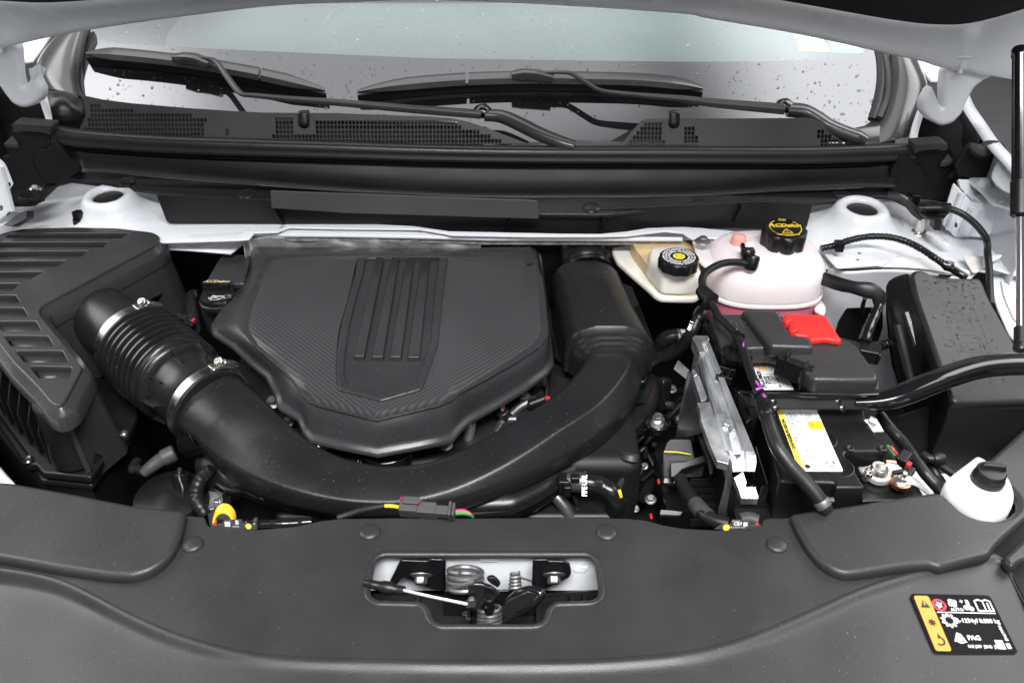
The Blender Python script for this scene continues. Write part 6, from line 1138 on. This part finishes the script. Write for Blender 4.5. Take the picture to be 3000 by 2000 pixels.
# negative terminal
o = thing('battery_terminal', 'bright metal negative clamp with bolts and copper lug on the battery corner', 'terminal')
pc = gz('c2', 268, 935, .005)[0]
part('boot', lathe([(.018, -.012), (.0195, -.004), (.017, .0), (.0005, .001)], Vector((pc.x, pc.y, -.002)), (0, 0, 1), 30), 'rubber', o)
part('post', lathe([(.0115, -.004), (.0115, .001), (.0105, .015), (.0092, .0165), (.0080, .0158), (.005, .0163), (.0005, .0163)], pc, (0, 0, 1), 32), 'zinc', o)
part('clamp_ring', lathe([(.011, -.001), (.0155, -.001), (.016, .004), (.015, .006), (.011, .006)], pc, (0, 0, 1), 32), 'pale_metal', o)
tb = gz('c2', 140, 900, .015)[0]; part('side_bolt', join(hexbolt(tb, (.4, -.9, .3), .0055, .005, 1.4, .004)), 'steel', o)
part('clamp_jaw', slab(gz('c2', 40, 820, .016, 150, 815, .016, 210, 850, .016, 170, 960, .012, 90, 930, .012), (0, 0, -.008)), 'zinc', o, bevel=.002)
part('busbar', slab(gz('c2', 330, 830, .020, 370, 790, .024, 420, 770, .024, 500, 800, .022, 570, 860, .018, 470, 900, .014, 400, 930, .012, 350, 920, .014), (0, 0, -.005)), 'pale_metal', o, bevel=.0015)
part('copper_tab', slab(gz('c2', 365, 745, .026, 480, 755, .026, 495, 790, .024, 370, 780, .024), (0, 0, -.005)), 'copper', o, bevel=.001)
sb = gz('c2', 540, 980, .012)[0]
part('stud_bolt', join(hexbolt(sb, (.05, -.1, 1), .0065, .006, 1.55, .008)), 'steel', o)
part('copper_lug', lathe([(.012, -.008), (.0125, -.005), (.012, -.002), (.010, -.001)], sb, (0, 0, 1), 28), 'copper', o)
part('lug_barrel', cyl(gz('c2', 510, 1085, -.008)[0], gz('c2', 570, 1100, -.008)[0], .0065, 16), 'steel', o)
part('cable_lug', tube(gz('c2', 590, 970, .012, 660, 985, .010, 740, 1030, .002, 820, 1100, -.012), [.0075, .0085, .0085, .0065], 14, 5, flat=.35), 'pale_metal', o)
part('sensor_plug', join(box(gz('c2', 560, 740, .012)[0], .014, .024, .014, (1, -.9, 0), (.9, 1, 0)), box(gz('c2', 620, 900, .008)[0], .010, .02, .010, (1, -.9, 0), (.9, 1, 0)), box(gz('c2', 520, 885, .020)[0], .020, .006, .005, (1, .2, 0))), 'black_plastic', o, bevel=.002)
part('red_clip', box(gz('c2', 620, 805, .016)[0], .006, .008, .006, (1, -.9, 0), (.9, 1, 0)), 'wire_red', o, bevel=.001)
part('wire', tube(gz('c2', 415, 600, .02, 450, 640, .018, 490, 690, .014), .0020, 8, 3), 'wire_red', o); part('wire', tube(gz('c2', 380, 590, .018, 420, 640, .016, 470, 700, .012), .0019, 8, 3), 'wire_green', o)
solo('battery_hold_bolt', join(cyl(gz('c2', 170, 300, .03)[0], gz('c2', 255, 340, .028)[0], .005, 12), *[lathe([(.0058, -.001), (.0058, .001)], gz('c2', 190+14*k, 310+6*k, .03)[0], (1, -.4, 0), 12) for k in range(5)], slab(gz('c2', 120, 300, .03, 260, 290, .03, 340, 430, .022, 210, 435, .022), (0, 0, -.002))), 'pale_metal', 'pale threaded hold down bolt beside the battery corner', 'bolt')
# thick taped cables right of the battery
for nm, pts, r, lbl in (('battery_cable', (300, 250, .0, 430, 420, -.005, 560, 560, -.01, 700, 760, -.015, 820, 920, -.02, 960, 1080, -.03, 1010, 1200, -.04), .0080, 'thick black taped cable running forward past the battery terminal'), ('battery_cable', (760, 690, -.03, 840, 760, -.035, 920, 900, -.04, 1000, 1020, -.05, 1060, 1180, -.06), .0058, 'thinner black cable looping beside the washer neck')):
    solo(nm, tube(gz('c2', *pts), r, 14, 6, rf=lambda s: 1+.03*sin(s*60)), 'rubber', lbl, 'cable', 'cables beside the battery')
solo('cable_branch', join(tube(gz('c2', 780, 690, -.02, 860, 740, -.02, 960, 740, -.02), .006, 12, 4), lathe([(.002, -.010), (.008, -.007), (.0095, 0), (.008, .007), (.002, .010)], gz('c2', 950, 740, -.02)[0], (1, 0, 0), 18), tube(gz('c2', 930, 780, -.025, 1010, 840, -.03, 1110, 910, -.035), .005, 12, 4)), 'rubber', 'black rubber grommet and branch cable on the white body floor', 'cable')
# battery tray rim
solo('battery_tray', join(box((.405, .12, -.115), .25, .36, .16), tube(gz('b3', 500, 440, -.03, 520, 520, -.04, 600, 548, -.04, 840, 560, -.04), .007, 8, 5), slab(gz('c1', 1490, 1130, .02, 1590, 1340, .02, 1640, 1500, .02, 1560, 1560, .02, 1440, 1330, .02, 1420, 1110, .02), (0, 0, -.05))), 'black_plastic', 'black plastic tray under the battery', 'tray', bevel=.003)
# ================================================================ BATTERY COVER
o = thing('battery_cover', 'black moulded cover over the rear half of the battery', 'battery cover')
BC = HZ(.072)
co = g('a6', 182, 742, 400, 738, 660, 738, 700, 760, 760, 885, 870, 900, 900, 926, 1108, 926, 1185, 948, 1205, 970, 1348, 1166, 1340, 1200, 905, 1192, 850, 1150, 660, 990, 610, 976, 300, 984, 262, 962)
part('lid', plate(BC, [rnd(BC.px(co), .005)], .028, .006, 4), 'box_plastic', o)
part('skirt', plate(HZ(.046), [rnd(HZ(.046).px(g('a6', 170, 760, 1150, 930, 1352, 1205, 1352, 1262, 900, 1262, 840, 1210, 650, 1050, 600, 1035, 330, 1045, 290, 1010)), .004)], .018, .003), 'box_plastic', o)
rb_ = g('a6', 405, 722, 430, 712, 640, 716, 665, 742, 745, 885, 868, 900, 905, 968, 880, 972, 610, 962, 575, 930, 430, 742)
RB = HZ(.086)
part('raised_block', plate(RB, [rnd(RB.px(rb_), .006)], .022, .006, 4), 'box_plastic', o)
part('clip_frame', join(box(gz('a6', 765, 1135, .060)[0], .050, .012, .03, (1, -.75, 0), (.75, 1, 0)), *[box(gz('a6', x, y, .066)[0], .003, .016, .04, (1, -.75, 0), (.75, 1, 0)) for x, y in ((712, 1085), (830, 1170))]), 'black_plastic', o, bevel=.001)
part('moulded_mark', join(*[text(s, BC.up(.0004), *BC.px(g('a6', x, y))[0], h_, rot=.1) for s, x, y, h_ in (('05', 835, 1050, .012), ('VIN', 380, 820, .02))]+[text('LM2', RB.up(.0004), *RB.px(g('a6', 610, 742))[0], .010)]), 'grey_plastic', o, kind='print')
part('side_tray', slab(gz('c1', 1110, 520, .066, 1190, 560, .066, 1230, 690, .062, 1560, 650, .062, 1640, 660, .062, 1640, 690, .058, 1480, 700, .058, 1270, 720, .055, 1250, 840, .05, 1200, 800, .05, 1170, 600, .06), (0, 0, -.012)), 'black_plastic', o, bevel=.002)
part('side_tray', slab(gz('c1', 1200, 570, .067, 1500, 560, .067, 1520, 660, .064, 1240, 700, .064), (0, 0, -.01)), 'box_plastic', o, bevel=.002)
part('hook_loop', join(*[box(gz('c1', x, y, .048)[0], sx, sy, .012, (1, -.5, 0), (.5, 1, 0)) for x, y, sx, sy in ((1215, 920, .004, .022), (1305, 920, .004, .022), (1290, 860, .022, .004), (1245, 975, .022, .004))]), 'black_plastic', o, bevel=.001)
for q in ((1060, 460, .045, 1090, 470, .045, 1110, 540, .045, 1085, 540, .045), (1300, 1000, .03, 1340, 1060, .03, 1430, 1110, .03, 1430, 1150, .03, 1400, 1140, .03), (1000, 180, .05, 1180, 460, .05, 1130, 480, .05, 960, 230, .05)): part('edge_wall', slab(gz('c1', *q), (0, 0, -.05)), 'black_plastic', o, bevel=.001)
o = thing('terminal_cover', 'bright red plastic positive terminal flap on the battery cover', 'terminal cover')
RD = HZ(.082)
part('flap', plate(RD, [rnd(RD.px(g('a6', 695, 752, 715, 744, 960, 748, 985, 762, 1092, 922, 1080, 930, 985, 914, 880, 926, 860, 896, 770, 888, 745, 850)), .004)], .010, .0035, 4), 'red_plastic', o)
for x, y in ((722, 808), (762, 872)): part('hinge_barrel', cyl(gz('a6', x-12, y-14, .080)[0], gz('a6', x+12, y+14, .080)[0], .0075, 14), 'red_plastic', o)
# ================================================================ HOLD-DOWN BAR
o = thing('brace_bar', 'glossy black steel brace bar crossing the battery to the right', 'brace')
fb = Frame(gz('a6', 800, 1340, .055)[0], (1, 0, 0), (0, .62, .78))
part('flat_channel', plate(fb, [rnd(fb.px(g('a6', 385, 1276, 1340, 1292, 1400, 1300, 1400, 1410, 640, 1404, 440, 1385, 420, 1320)), .003)], .006, .002), 'black_plastic', o)
part('rolled_edge', tube([p_ for p_ in gz('a6', 385, 1278, .066, 560, 1302, .066, 760, 1300, .066, 860, 1308, .066, 1100, 1308, .066, 1340, 1300, .066)], .0022, 8, 5), 'gloss_black', o)
bp_ = gz('a6', 1180, 1352, .052, 1300, 1348, .054, 1420, 1328, .058, 1560, 1280, .064, 1720, 1215, .07, 1880, 1155, .074, 2040, 1112, .078, 2200, 1095, .08, 2360, 1092, .08, 2620, 1095, .08)
part('bar', tube(bp_, [.006, .0105, .0132, .0142, .0145, .0145, .0145, .0145, .0145, .0145], 26, 7, flat=.85, expo=3.4), 'gloss_black', o)
for x, y in ((625, 1350), (640, 1396), (1068, 1350), (1098, 1396)): part('dimple', lathe([(.0042, 0), (.003, .0006), (.0005, .0008)], fb.p3(*fb.px(g('a6', x, y))[0]), fb.ez, 14), 'gloss_black', o)
# ================================================================ FUSE BOX
o = thing('fuse_box', 'black fuse box with moulded symbols and water drops right of the battery', 'fuse box')
TL, BL, TR = Vector((.607, .415, .100)), Vector((.609, .221, .015)), Vector((.703, .415, .100))
FB = Frame(TL, (1, 0, 0), TL-BL)
fo = g('a6', 1595, 640, 1560, 480, 1585, 445, 1640, 440, 1700, 468, 1745, 494, 2035, 496, 2062, 530, 2105, 640, 2420, 1200, 2420, 1355, 1870, 1362, 1835, 1330)
lidf = part('lid', plate(FB, [rnd(FB.px(fo), .008)], .03, .006, 4), 'fuse_plastic', o)
side = [FB.p3(*q_, -.012) for q_ in FB.px(g('a6', 1600, 470, 1600, 640, 1850, 1350, 2420, 1360, 2420, 1100, 2100, 600))]
part('skirt', loft([[p_ for p_ in side], [p_+Vector((0, 0, -.02))+(p_-TL)*.03 for p_ in side], [p_+Vector((0, 0, -.13)) for p_ in side]]), 'black_plastic', o, bevel=.004)
sl = [gz('a6', 1600, 450, .095)[0], gz('a6', 1400, 520, .080)[0], gz('a6', 1380, 590, .070)[0], gz('a6', 1400, 900, .02)[0], gz('a6', 1450, 1300, -.05)[0], gz('a6', 1860, 1360, -.02)[0], gz('a6', 1740, 1000, .045)[0], gz('a6', 1620, 640, .088)[0]]
part('sloped_side', grid([[sl[0], sl[7], sl[6], sl[5]], [gz('a6', 1480, 480, .090)[0], gz('a6', 1500, 650, .07)[0], gz('a6', 1590, 1000, .025)[0], gz('a6', 1660, 1330, -.04)[0]], [sl[1], sl[2], sl[3], sl[4]]]), 'black_plastic', o, sub=1, solid=.003)
for (xa, ya, xb, yb) in ((1470, 820, 1560, 1190), (1530, 740, 1670, 1170)):
    part('side_rib', tube(gz('a6', xa, ya, .062, (xa+xb)/2, (ya+yb)/2, .03, xb, yb, -.005), .006, 8, 4), 'fuse_plastic', o)
em = FB.up(.0002)
def ev(*a): return em.px(g('a6', *a))
mk = [line(em, ev(1780, 672, 1960, 672, 2000, 720, 2130, 1040, 1910, 1085), .0007, 0), line(em, ev(1780, 672, 1910, 1085), .0007, 0), line(em, ev(1820, 780, 2010, 780), .0007, 0), line(em, ev(1860, 892, 2060, 892), .0007, 0), line(em, ev(1890, 1008, 2095, 1008), .0007, 0),
      line(em, ev(1800, 725, 1980, 765), .001, 0), line(em, ev(1840, 765, 1940, 690), .001, 0), line(em, ev(1860, 700, 1960, 770), .001, 0), line(em, ev(1880, 795, 1970, 790, 2000, 850, 1910, 858, 1880, 795), .0008, 0), line(em, ev(1895, 880, 1930, 850), .0008, 0), line(em, ev(1925, 830, 1950, 800, 1955, 825), .0007, 0), line(em, ev(1945, 945, 2030, 942, 2050, 985, 1965, 990, 1945, 945), .0008, 0), line(em, ev(1900, 960, 1930, 985), .0007, 0), line(em, ev(2050, 945, 2085, 975), .0007, 0), line(em, ev(1960, 1060, 1975, 1035, 2040, 1035, 2060, 1060), .0008, 0)]
part('moulded_symbols', join(*mk), 'black_plastic', lidf, kind='print')
part('lid_clip', join(slab(gz('c2', 1290, 230, -.03, 1620, 200, -.03, 1660, 250, -.035, 1640, 350, -.05, 1300, 370, -.05), (0, 0, -.012)), slab(gz('c2', 1450, 225, -.022, 1620, 220, -.022, 1620, 250, -.026, 1460, 255, -.026), (0, 0, -.006))), 'gloss_black', o, bevel=.002)
part('lower_body', slab(gz('c2', 480, 240, -.03, 960, 80, -.02, 1300, 300, -.05, 1900, 240, -.04, 2000, 420, -.06, 1500, 470, -.07, 1080, 500, -.07, 870, 600, -.08, 640, 520, -.07), (0, 0, -.07)), 'black_plastic', o, bevel=.005)
part('side_latch', slab(gz('a6', 1750, 480, .098, 1790, 466, .102, 1840, 470, .102, 1850, 492, .098), (0, .01, -.01)), 'gloss_black', o, bevel=.002)
# connector and taped lead between battery and fuse box
o = thing('cable_connector', 'glossy taped cable end with plug left of the fuse box', 'connector')
part('taped_stub', tube(gz('a6', 1345, 690, .06, 1310, 770, .05, 1270, 860, .04, 1245, 940, .03), [.007, .0078, .0088, .0098], 14, 4, rf=lambda s: 1+.06*sin(s*22)), 'gloss_black', o)
part('plug', join(box(gz('a6', 1275, 1010, .020)[0], .030, .030, .022, (1, -.35, 0), (.35, 1, 0)), box(gz('a6', 1345, 1010, .024)[0], .005, .036, .014, (1, -.35, 0), (.35, 1, 0))), 'black_plastic', o, bevel=.002)
part('spring_cord', coil(gz('a6', 1335, 975, .01)[0], (1, .35, .1), .0055, .0022, 7, .0062, 6, 12), 'rubber', o)
part('loop_tape', tube(gz('a6', 1350, 690, .06, 1340, 620, .075, 1290, 590, .08, 1190, 570, .08, 1080, 545, .075, 960, 505, .07), [.008, .011, .012, .0105, .0100, .011], 12, 6, flat=.45, rf=lambda s: 1+.06*sin(s*17)), 'rubber', o)
part('drop_lead', tube(gz('a6', 1250, 640, .07, 1235, 690, .05, 1230, 740, .03), .0032, 8, 4), 'rubber', o)
solo('bracket_shelf', slab(gz('a6', 1060, 800, .01, 1120, 700, .03, 1330, 695, .03, 1380, 720, .02, 1380, 840, -.01, 1240, 840, -.01), (0, 0, -.03)), 'black_plastic', 'black plastic shelf bracket between coolant tank and fuse box', 'bracket', bevel=.003)
solo('wiring_conduit', join(tube(gz('a6', 950, 300, .10, 1050, 278, .104, 1140, 245, .108, 1230, 224, .112, 1320, 217, .115, 1430, 224, .115, 1540, 255, .113, 1640, 305, .110, 1730, 365, .106, 1800, 412, .102), .0050, 14, 12, rf=lambda s: 1+.13*(1 if (s*75) % 1 > .5 else 0)), box(gz('a6', 1070, 282, .106)[0], .012, .016, .014)), 'black_plastic', 'black corrugated conduit arching across the right strut tower', 'conduit')
solo('conduit_end', join(tube(gz('a6', 1790, 408, .103, 1850, 440, .100, 1910, 478, .097, 1940, 496, .094), [.0065, .0062, .0058, .0058], 12, 4), lathe([(.0082, -.005), (.0082, .005), (.0065, .007)], gz('a6', 1822, 420, .102)[0], (1, -.6, 0), 14)), 'gloss_black', 'glossy black plug at the end of the arching conduit', 'connector')
# ================================================================ CAST ALUMINIUM BRACKET with control module
o = thing('aluminium_bracket', 'bright cast aluminium rail bracket left of the battery', 'bracket')
def rail(v, pts, drop, m, nm, bev=.0015): part(nm, slab(gz(v, *pts), (0, 0, -drop)), m, o, bevel=bev, seg=2)
rail('c1', (820, 400, .070, 860, 372, .072, 1030, 376, .072, 1055, 410, .070, 1052, 450, .068, 960, 480, .068, 1000, 600, .066, 920, 620, .066, 870, 500, .068), .02, 'cast_alu', 'head_block')
cols = [('c1', 480, .066, (868, 898, 950, 962, 998, 1010, 1052)), ('c1', 600, .063, (888, 920, 975, 990, 1035, 1048, 1085)), ('c1', 720, .060, (905, 940, 1005, 1022, 1075, 1088, 1140)), ('c1', 1000, .053, (950, 985, 1048, 1065, 1155, 1170, 1290)), ('c1', 1300, .045, (1055, 1092, 1150, 1166, 1292, 1306, 1430)), ('b4', 300, .037, (690, 722, 790, 806, 925, 940, 1040)), ('b4', 500, .030, (780, 812, 872, 886, 1005, 1020, 1115)), ('b4', 640, .024, (850, 885, 930, 942, 1050, 1066, 1180)), ('b4', 700, .021, (890, 920, 950, 962, 1066, 1090, 1203)), ('b4', 780, .016, (920, 938, 985, 998, 1060, 1108, 1210)), ('b4', 880, .009, (938, 948, 1010, 1022, 1050, 1112, 1190))]
rws = []
for k in range(9):
    q = k/8; yy_ = 1002+318*q; a_ = 2038+86*q; h_ = 2078+132*q; z = .066-.043*q; fr_ = (0, .13, .33, .39, .66, .72, 1)
    p_ = [pz(a_+(h_-a_)*f, yy_, z+dz_) for f, dz_ in zip(fr_, (-.003, 0, 0, -.006, -.006, 0, 0))]
    rws.append([p_[0]+Vector((0, 0, -.03))]+p_+[p_[-1]+Vector((.001, 0, -.03))])
rw2 = []
for y, z, xs in ((640, .023, (850, 893, 959, 979, 1068, 1088, 1180)), (700, .020, (892, 920, 962, 980, 1066, 1095, 1203)), (780, .015, (922, 940, 990, 1005, 1060, 1108, 1210)), (880, .008, (938, 948, 1010, 1022, 1050, 1112, 1190))):
    p_ = [gz('b4', x, y, z+dz_)[0] for x, dz_ in zip(xs, (-.003, 0, 0, -.006, -.006, 0, 0))]
    rw2.append([p_[0]+Vector((0, 0, -.03))]+p_+[p_[-1]+Vector((.001, 0, -.03))])
part('rail_end', grid(rw2), 'cast_alu', o, sharp=8)
part('rail_casting', grid(rws), 'cast_alu', o, sharp=8)
rail('c1', (835, 940, .046, 915, 915, .046, 1020, 1210, .036, 1010, 1250, .034, 945, 1270, .034), .015, 'cast_alu', 'inner_lip', .0006)
rail('c1', (812, 850, .046, 850, 830, .048, 890, 910, .046, 840, 935, .044), .012, 'cast_alu', 'side_lug', .0006)
rail('b4', (545, 110, .036, 690, 100, .038, 705, 150, .036, 760, 300, .031, 850, 540, .022, 910, 700, .016, 895, 800, .013, 770, 765, .013, 680, 560, .020, 590, 320, .028, 575, 170, .033), .012, 'cast_alu', 'side_flange', .0008)
rail('b4', (845, 345, .0385, 872, 285, .040, 925, 290, .040, 950, 360, .037, 900, 370, .037), .008, 'cast_alu', 'raised_rib', .0006)
rail('b4', (895, 450, .0335, 960, 380, .037, 1030, 600, .028, 1045, 680, .024, 950, 690, .022, 905, 520, .030), .008, 'cast_alu', 'raised_rib', .0012)
rail('b4', (955, 950, .002, 1060, 880, .006, 1100, 1000, -.002, 1090, 1050, -.004, 1200, 1050, -.004, 1235, 1170, -.012, 1225, 1190, -.014, 1040, 1185, -.014, 1010, 1080, -.006), .010, 'cast_alu', 'foot')
rail('b4', (840, 800, .0, 930, 780, .0, 945, 960, -.02, 920, 1120, -.03, 930, 1380, -.06, 780, 1290, -.06, 850, 1050, -.03, 875, 900, -.01), .01, 'alu_dark', 'web')
f_ = Frame(gz('c1', 800, 1100, .01)[0], (.35, 1, .0), (.25, 0, 1))
part('heat_plate', slab(gz('c1', 810, 860, .040, 830, 720, .048, 900, 720, .048, 915, 900, .040, 960, 1270, .022, 930, 1560, .008)+gz('b4', 590, 430, .008, 300, 500, -.05, 390, 180, -.03), (0, 0, -.004)), 'alu_dark', o)
part('plate_edge', tube(gz('c1', 800, 880, .036, 760, 1080, .015, 720, 1280, -.008, 685, 1500, -.03), .0045, 8, 4), 'alu_dark', o)
part('plate_edge', tube(gz('b4', 385, 190, -.025, 375, 320, -.036, 345, 500, -.055), .005, 8, 4), 'alu_dark', o)
part('spring_nut', box(gz('b4', 378, 320, -.033)[0], .011, .005, .004), 'steel', o, bevel=.0008)
o = thing('control_module', 'grey black plastic module plug with lever below the aluminium bracket', 'module')
part('housing', slab(gz('b4', 160, 680, -.045, 210, 540, -.035, 245, 510, -.033, 480, 510, -.03, 520, 720, -.045, 640, 690, -.042, 640, 780, -.05, 250, 790, -.06, 250, 960, -.075, 170, 950, -.075), (0, 0, -.03)), 'grey_plastic', o, bevel=.003)
part('lever', slab(gz('b4', 245, 780, -.048, 400, 770, -.046, 620, 690, -.04, 650, 770, -.045, 480, 820, -.05, 380, 860, -.054, 290, 945, -.06, 250, 950, -.06), (0, 0, -.008)), 'black_plastic', o, bevel=.0015)
part('cover_flap', slab(gz('b4', 545, 430, -.01, 630, 430, -.008, 720, 680, -.026, 720, 900, -.045, 690, 915, -.046, 660, 740, -.03), (0, 0, -.006)), 'black_plastic', o)
for y, z in ((960, -.07), (1000, -.075), (1070, -.082), (1150, -.09), (1250, -.098), (1340, -.104), (1410, -.108)):
    part('fin', slab(gz('b4', 470, y, z, 840, y-10, z, 830, y+30, z-.004, 470, y+35, z-.004), (0, 0, -.012)), 'black_plastic', o, bevel=.001)
part('core', box(gz('b4', 620, 1150, -.13)[0], .13, .12, .06), 'black_plastic', o)
for (a, b) in ((170, 985), (130, 1340)): part('clamp_flap', slab(gz('b4', a, b-40, -.07, a+230, b-20, -.07, a+270, b-10, -.072, a+230, b+40, -.075, a-10, b+30, -.075), (0, 0, -.005)), 'black_plastic', o, bevel=.0015)
for x, y in ((112, 995), (28, 1385)): part('red_lock', box(gz('b4', x, y, -.07)[0], .0035, .008, .004), 'wire_red', o, bevel=.001)
part('yellow_paint_mark', tube([p_+Vector((0, 0, .004)) for p_ in gz('b4', 170, 684, -.044, 320, 690, -.044, 470, 716, -.044)], .0009, 6, 4), 'wire_yellow', o)
o = thing('module_harness', 'thick black braided harness curving to the front cover', 'harness')
hp_ = gz('b4', 350, 950, -.055, 400, 1060, -.055, 480, 1180, -.05, 560, 1290, -.044, 640, 1380, -.04, 760, 1440, -.038, 900, 1470, -.036)
part('tube', tube(hp_, [.0085, .0092, .0096, .0098, .0096, .009, .0085], 18, 6), 'rubber', o)
part('braided_sleeve', tube([hp_[2].lerp(hp_[3], .55), hp_[3].lerp(hp_[4], .3), hp_[4].lerp(hp_[5], .3)], [.0104, .0110, .0102], 20, 5), 'grey_plastic', o)
part('braided_sleeve', tube(gz('b4', 1020, 1430, -.03, 1130, 1415, -.03, 1230, 1440, -.03), [.009, .0095, .008], 16, 4), 'grey_plastic', o)
o = thing('module_tray', 'black open plastic trough holding the foot of the aluminium bracket', 'tray')
part('front_wall', slab(gz('b4', 945, 1030, -.012, 990, 1195, -.02, 1225, 1205, -.02, 1320, 1200, -.02, 1350, 1070, -.012, 1360, 1030, -.008, 1270, 1030, -.008, 1220, 1190, -.018, 1010, 1190, -.018), (0, -.002, -.06)), 'black_plastic', o, bevel=.0015)
part('side_wall', slab(gz('b4', 1210, 590, .016, 1350, 1020, -.006, 1330, 1030, -.006, 1195, 600, .016), (0, 0, -.06)), 'black_plastic', o, bevel=.001)
part('front_face', slab(gz('b4', 920, 1250, -.03, 945, 1060, -.016, 990, 1205, -.022, 1320, 1210, -.022, 1330, 1330, -.04, 1250, 1400, -.05, 930, 1400, -.05), (0, .01, -.02)), 'black_plastic', o, bevel=.001)
# ================================================================ WASHER NECK
o = thing('washer_bottle', 'bright white washer fluid filler neck with black cap at right front', 'washer bottle')
WZ = HZ(.022)
wo = g('c2', 1015, 1000, 1030, 960, 1120, 880, 1400, 672, 1515, 745, 1700, 860, 1790, 990, 1828, 1130, 1815, 1230, 1740, 1310, 1620, 1350, 1500, 1345, 1380, 1300, 1210, 1200, 1060, 1090)
q = rnd(WZ.px(wo), .008, 4); cxw = sum(p_[0] for p_ in q)/len(q); cyw = sum(p_[1] for p_ in q)/len(q)
def wr(z, k): return [Vector((cxw+(p_[0]-cxw)*k, cyw+(p_[1]-cyw)*k, z)) for p_ in q]
part('neck', loft([wr(-.05, .92), wr(-.012, .97), wr(.008, .985), wr(.016, .97), wr(.0205, .93), wr(.022, .85), wr(.023, .4)]), 'washer_white', o, sharp=0)
part('skirt', plate(HZ(-.004), [rnd(HZ(-.004).px(g('c2', 1200, 1170, 1205, 1215, 1180, 1245, 1300, 1330, 1420, 1392, 1470, 1340, 1700, 1330, 1800, 1180)), .004)], .012, .003), 'washer_white', o)
part('chrome_edge', tube(gz('c2', 1430, 1395, -.010, 1560, 1405, -.010, 1690, 1375, -.010, 1790, 1280, -.010, 1838, 1170, -.008), .005, 10, 6, flat=.8), 'gloss_black', o)
wc = gz('c2', 1550, 880, .040)[0]
cpw = part('cap', lathe([(.0165, -.022), (.0188, -.020), (.0188, -.010), (.0178, -.008), (.0170, .0), (.0155, .002), (.0005, .003)], wc, (0, -.05, 1), 40), 'rubber', o)
part('cap_grip', loft([[wc+Vector((x, y, .001)) for x, y in ((-.0155, .001), (.0165, -.004), (.0160, .008), (-.013, .010))], [wc+Vector((x, y, .009)) for x, y in ((-.011, .0025), (.015, -.0015), (.014, .005), (-.009, .0065))]]), 'rubber', cpw, bevel=.002, seg=3)
wf = Frame(wc+Vector((.002, -.0178, -.005)), (1, 0, 0), (0, .3, 1)); part('embossed_text', text('WASHER', wf, 0, 0, .0034), 'grey_plastic', cpw, kind='print')
part('moulded_mark', text('HDPE', Frame(gz('c2', 1320, 1280, .003)[0], (1, -.35, 0), (0, .5, 1)), 0, 0, .006), 'print_white', o, kind='print')
solo('bracket_strap', join(slab(gz('c2', 1560, 450, -.06, 1700, 430, -.05, 1690, 600, -.07, 1560, 690, -.09), (0, 0, -.01)), slab(gz('c2', 1465, 590, -.075, 1610, 575, -.075, 1610, 660, -.08, 1465, 660, -.08), (0, 0, -.01))), 'black_plastic', 'black strap clip on the white body behind the washer neck', 'clip', bevel=.002)
E_ = crom([Vector(q) for q in ((-.6185, .079, .010), (-.6446, .102, .013), (-.70, .155, .020), (-.78, .27, .040), (-.86, .45, .09), (-.905, .62, .16))], 5)
def frow(k, dz_): return [p_+Vector((-.9, -.45, 0))*k+Vector((0, 0, dz_)) for p_ in E_]
tipd = lambda r, w: [r[0]+Vector((.004, -.004, -w))]+r
solo('front_fender', grid([tipd(frow(-.004, -.06), .0), tipd(frow(-.002, -.008), .004), tipd(frow(.004, .002), .010), tipd(frow(.014, .006), .014), tipd(frow(.04, .006), .014), tipd(frow(.09, -.004), .012), tipd(frow(.14, -.05), .01), tipd(frow(.15, -.3), .0)]), 'white_paint', 'white front fender corner at the far left beside the front cover', 'fender', sub=1, solid=.002)
# ================================================================ RAIN
def drops(name, label, fr_, npts, pick, rr_, mt='water'):
    V, Fc = [], []
    for _ in range(npts):
        u, v_, r = pick()
        r = r if r else random.uniform(*rr_); sx, sy = random.uniform(.85, 1.2), random.uniform(.9, 1.4); o_ = len(V); nsg = 7
        for k, (a, h_) in enumerate(((1, 0), (.82, .3), (.45, .5))):
            for j in range(nsg):
                an = 2*pi*j/nsg+k*.3; V.append(fr_.p3(u+r*a*sx*cos(an), v_+r*a*sy*sin(an), r*h_*1.1+.0002))
        V.append(fr_.p3(u, v_, r*.62))
        for k in range(2):
            for j in range(nsg): Fc.append([o_+k*nsg+j, o_+k*nsg+(j+1) % nsg, o_+(k+1)*nsg+(j+1) % nsg, o_+(k+1)*nsg+j])
        for j in range(nsg): Fc.append([o_+2*nsg+j, o_+2*nsg+(j+1) % nsg, o_+3*nsg])
    ob = part(name, (V, Fc), mt, sharp=0, kind='stuff', recalc=False); ob['label'] = label; ob['category'] = 'raindrops'
def pickw():
    while True:
        u, v_ = random.uniform(-.74, .66), random.uniform(.0, .34)
        if v_ < bl(u)-.004 and random.random() < .4+.6*noise.noise(Vector((u*9, v_*9, 1))) : return u, v_, random.choice((.0007, .0009, .0012, .0016, .0024))
def pickc():
    while True:
        u, v_ = random.uniform(-.76, .70), random.uniform(.1, .40)
        if v_ > bl(u)+.003 and random.random() < .35+.8*noise.noise(Vector((u*7, v_*7, 5)))+(v_-.25): return u, v_, random.choice((.0006, .0008, .001, .0013, .0018))
drops('raindrops', 'raindrops scattered over the black lower band of the windshield', WS, 800, pickw, (.001, .003))
drops('raindrops', 'fine raindrops scattered over the clear upper part of the windshield', WS, 2200, pickc, (.001, .003), 'bead')
fbq = FB.px(g('a6', 1650, 520, 2030, 520, 2330, 1150, 1880, 1330))
def pickf():
    while True:
        a, b = random.random(), random.random(); p_ = Vector(fbq[0]).lerp(Vector(fbq[1]), a).lerp(Vector(fbq[3]).lerp(Vector(fbq[2]), a), b*b)
        return p_.x, p_.y, random.choice((.0007, .0010, .0013, .0019))
drops('raindrops', 'raindrops beaded on the fuse box lid', FB, 150, pickf, (.001, .003))
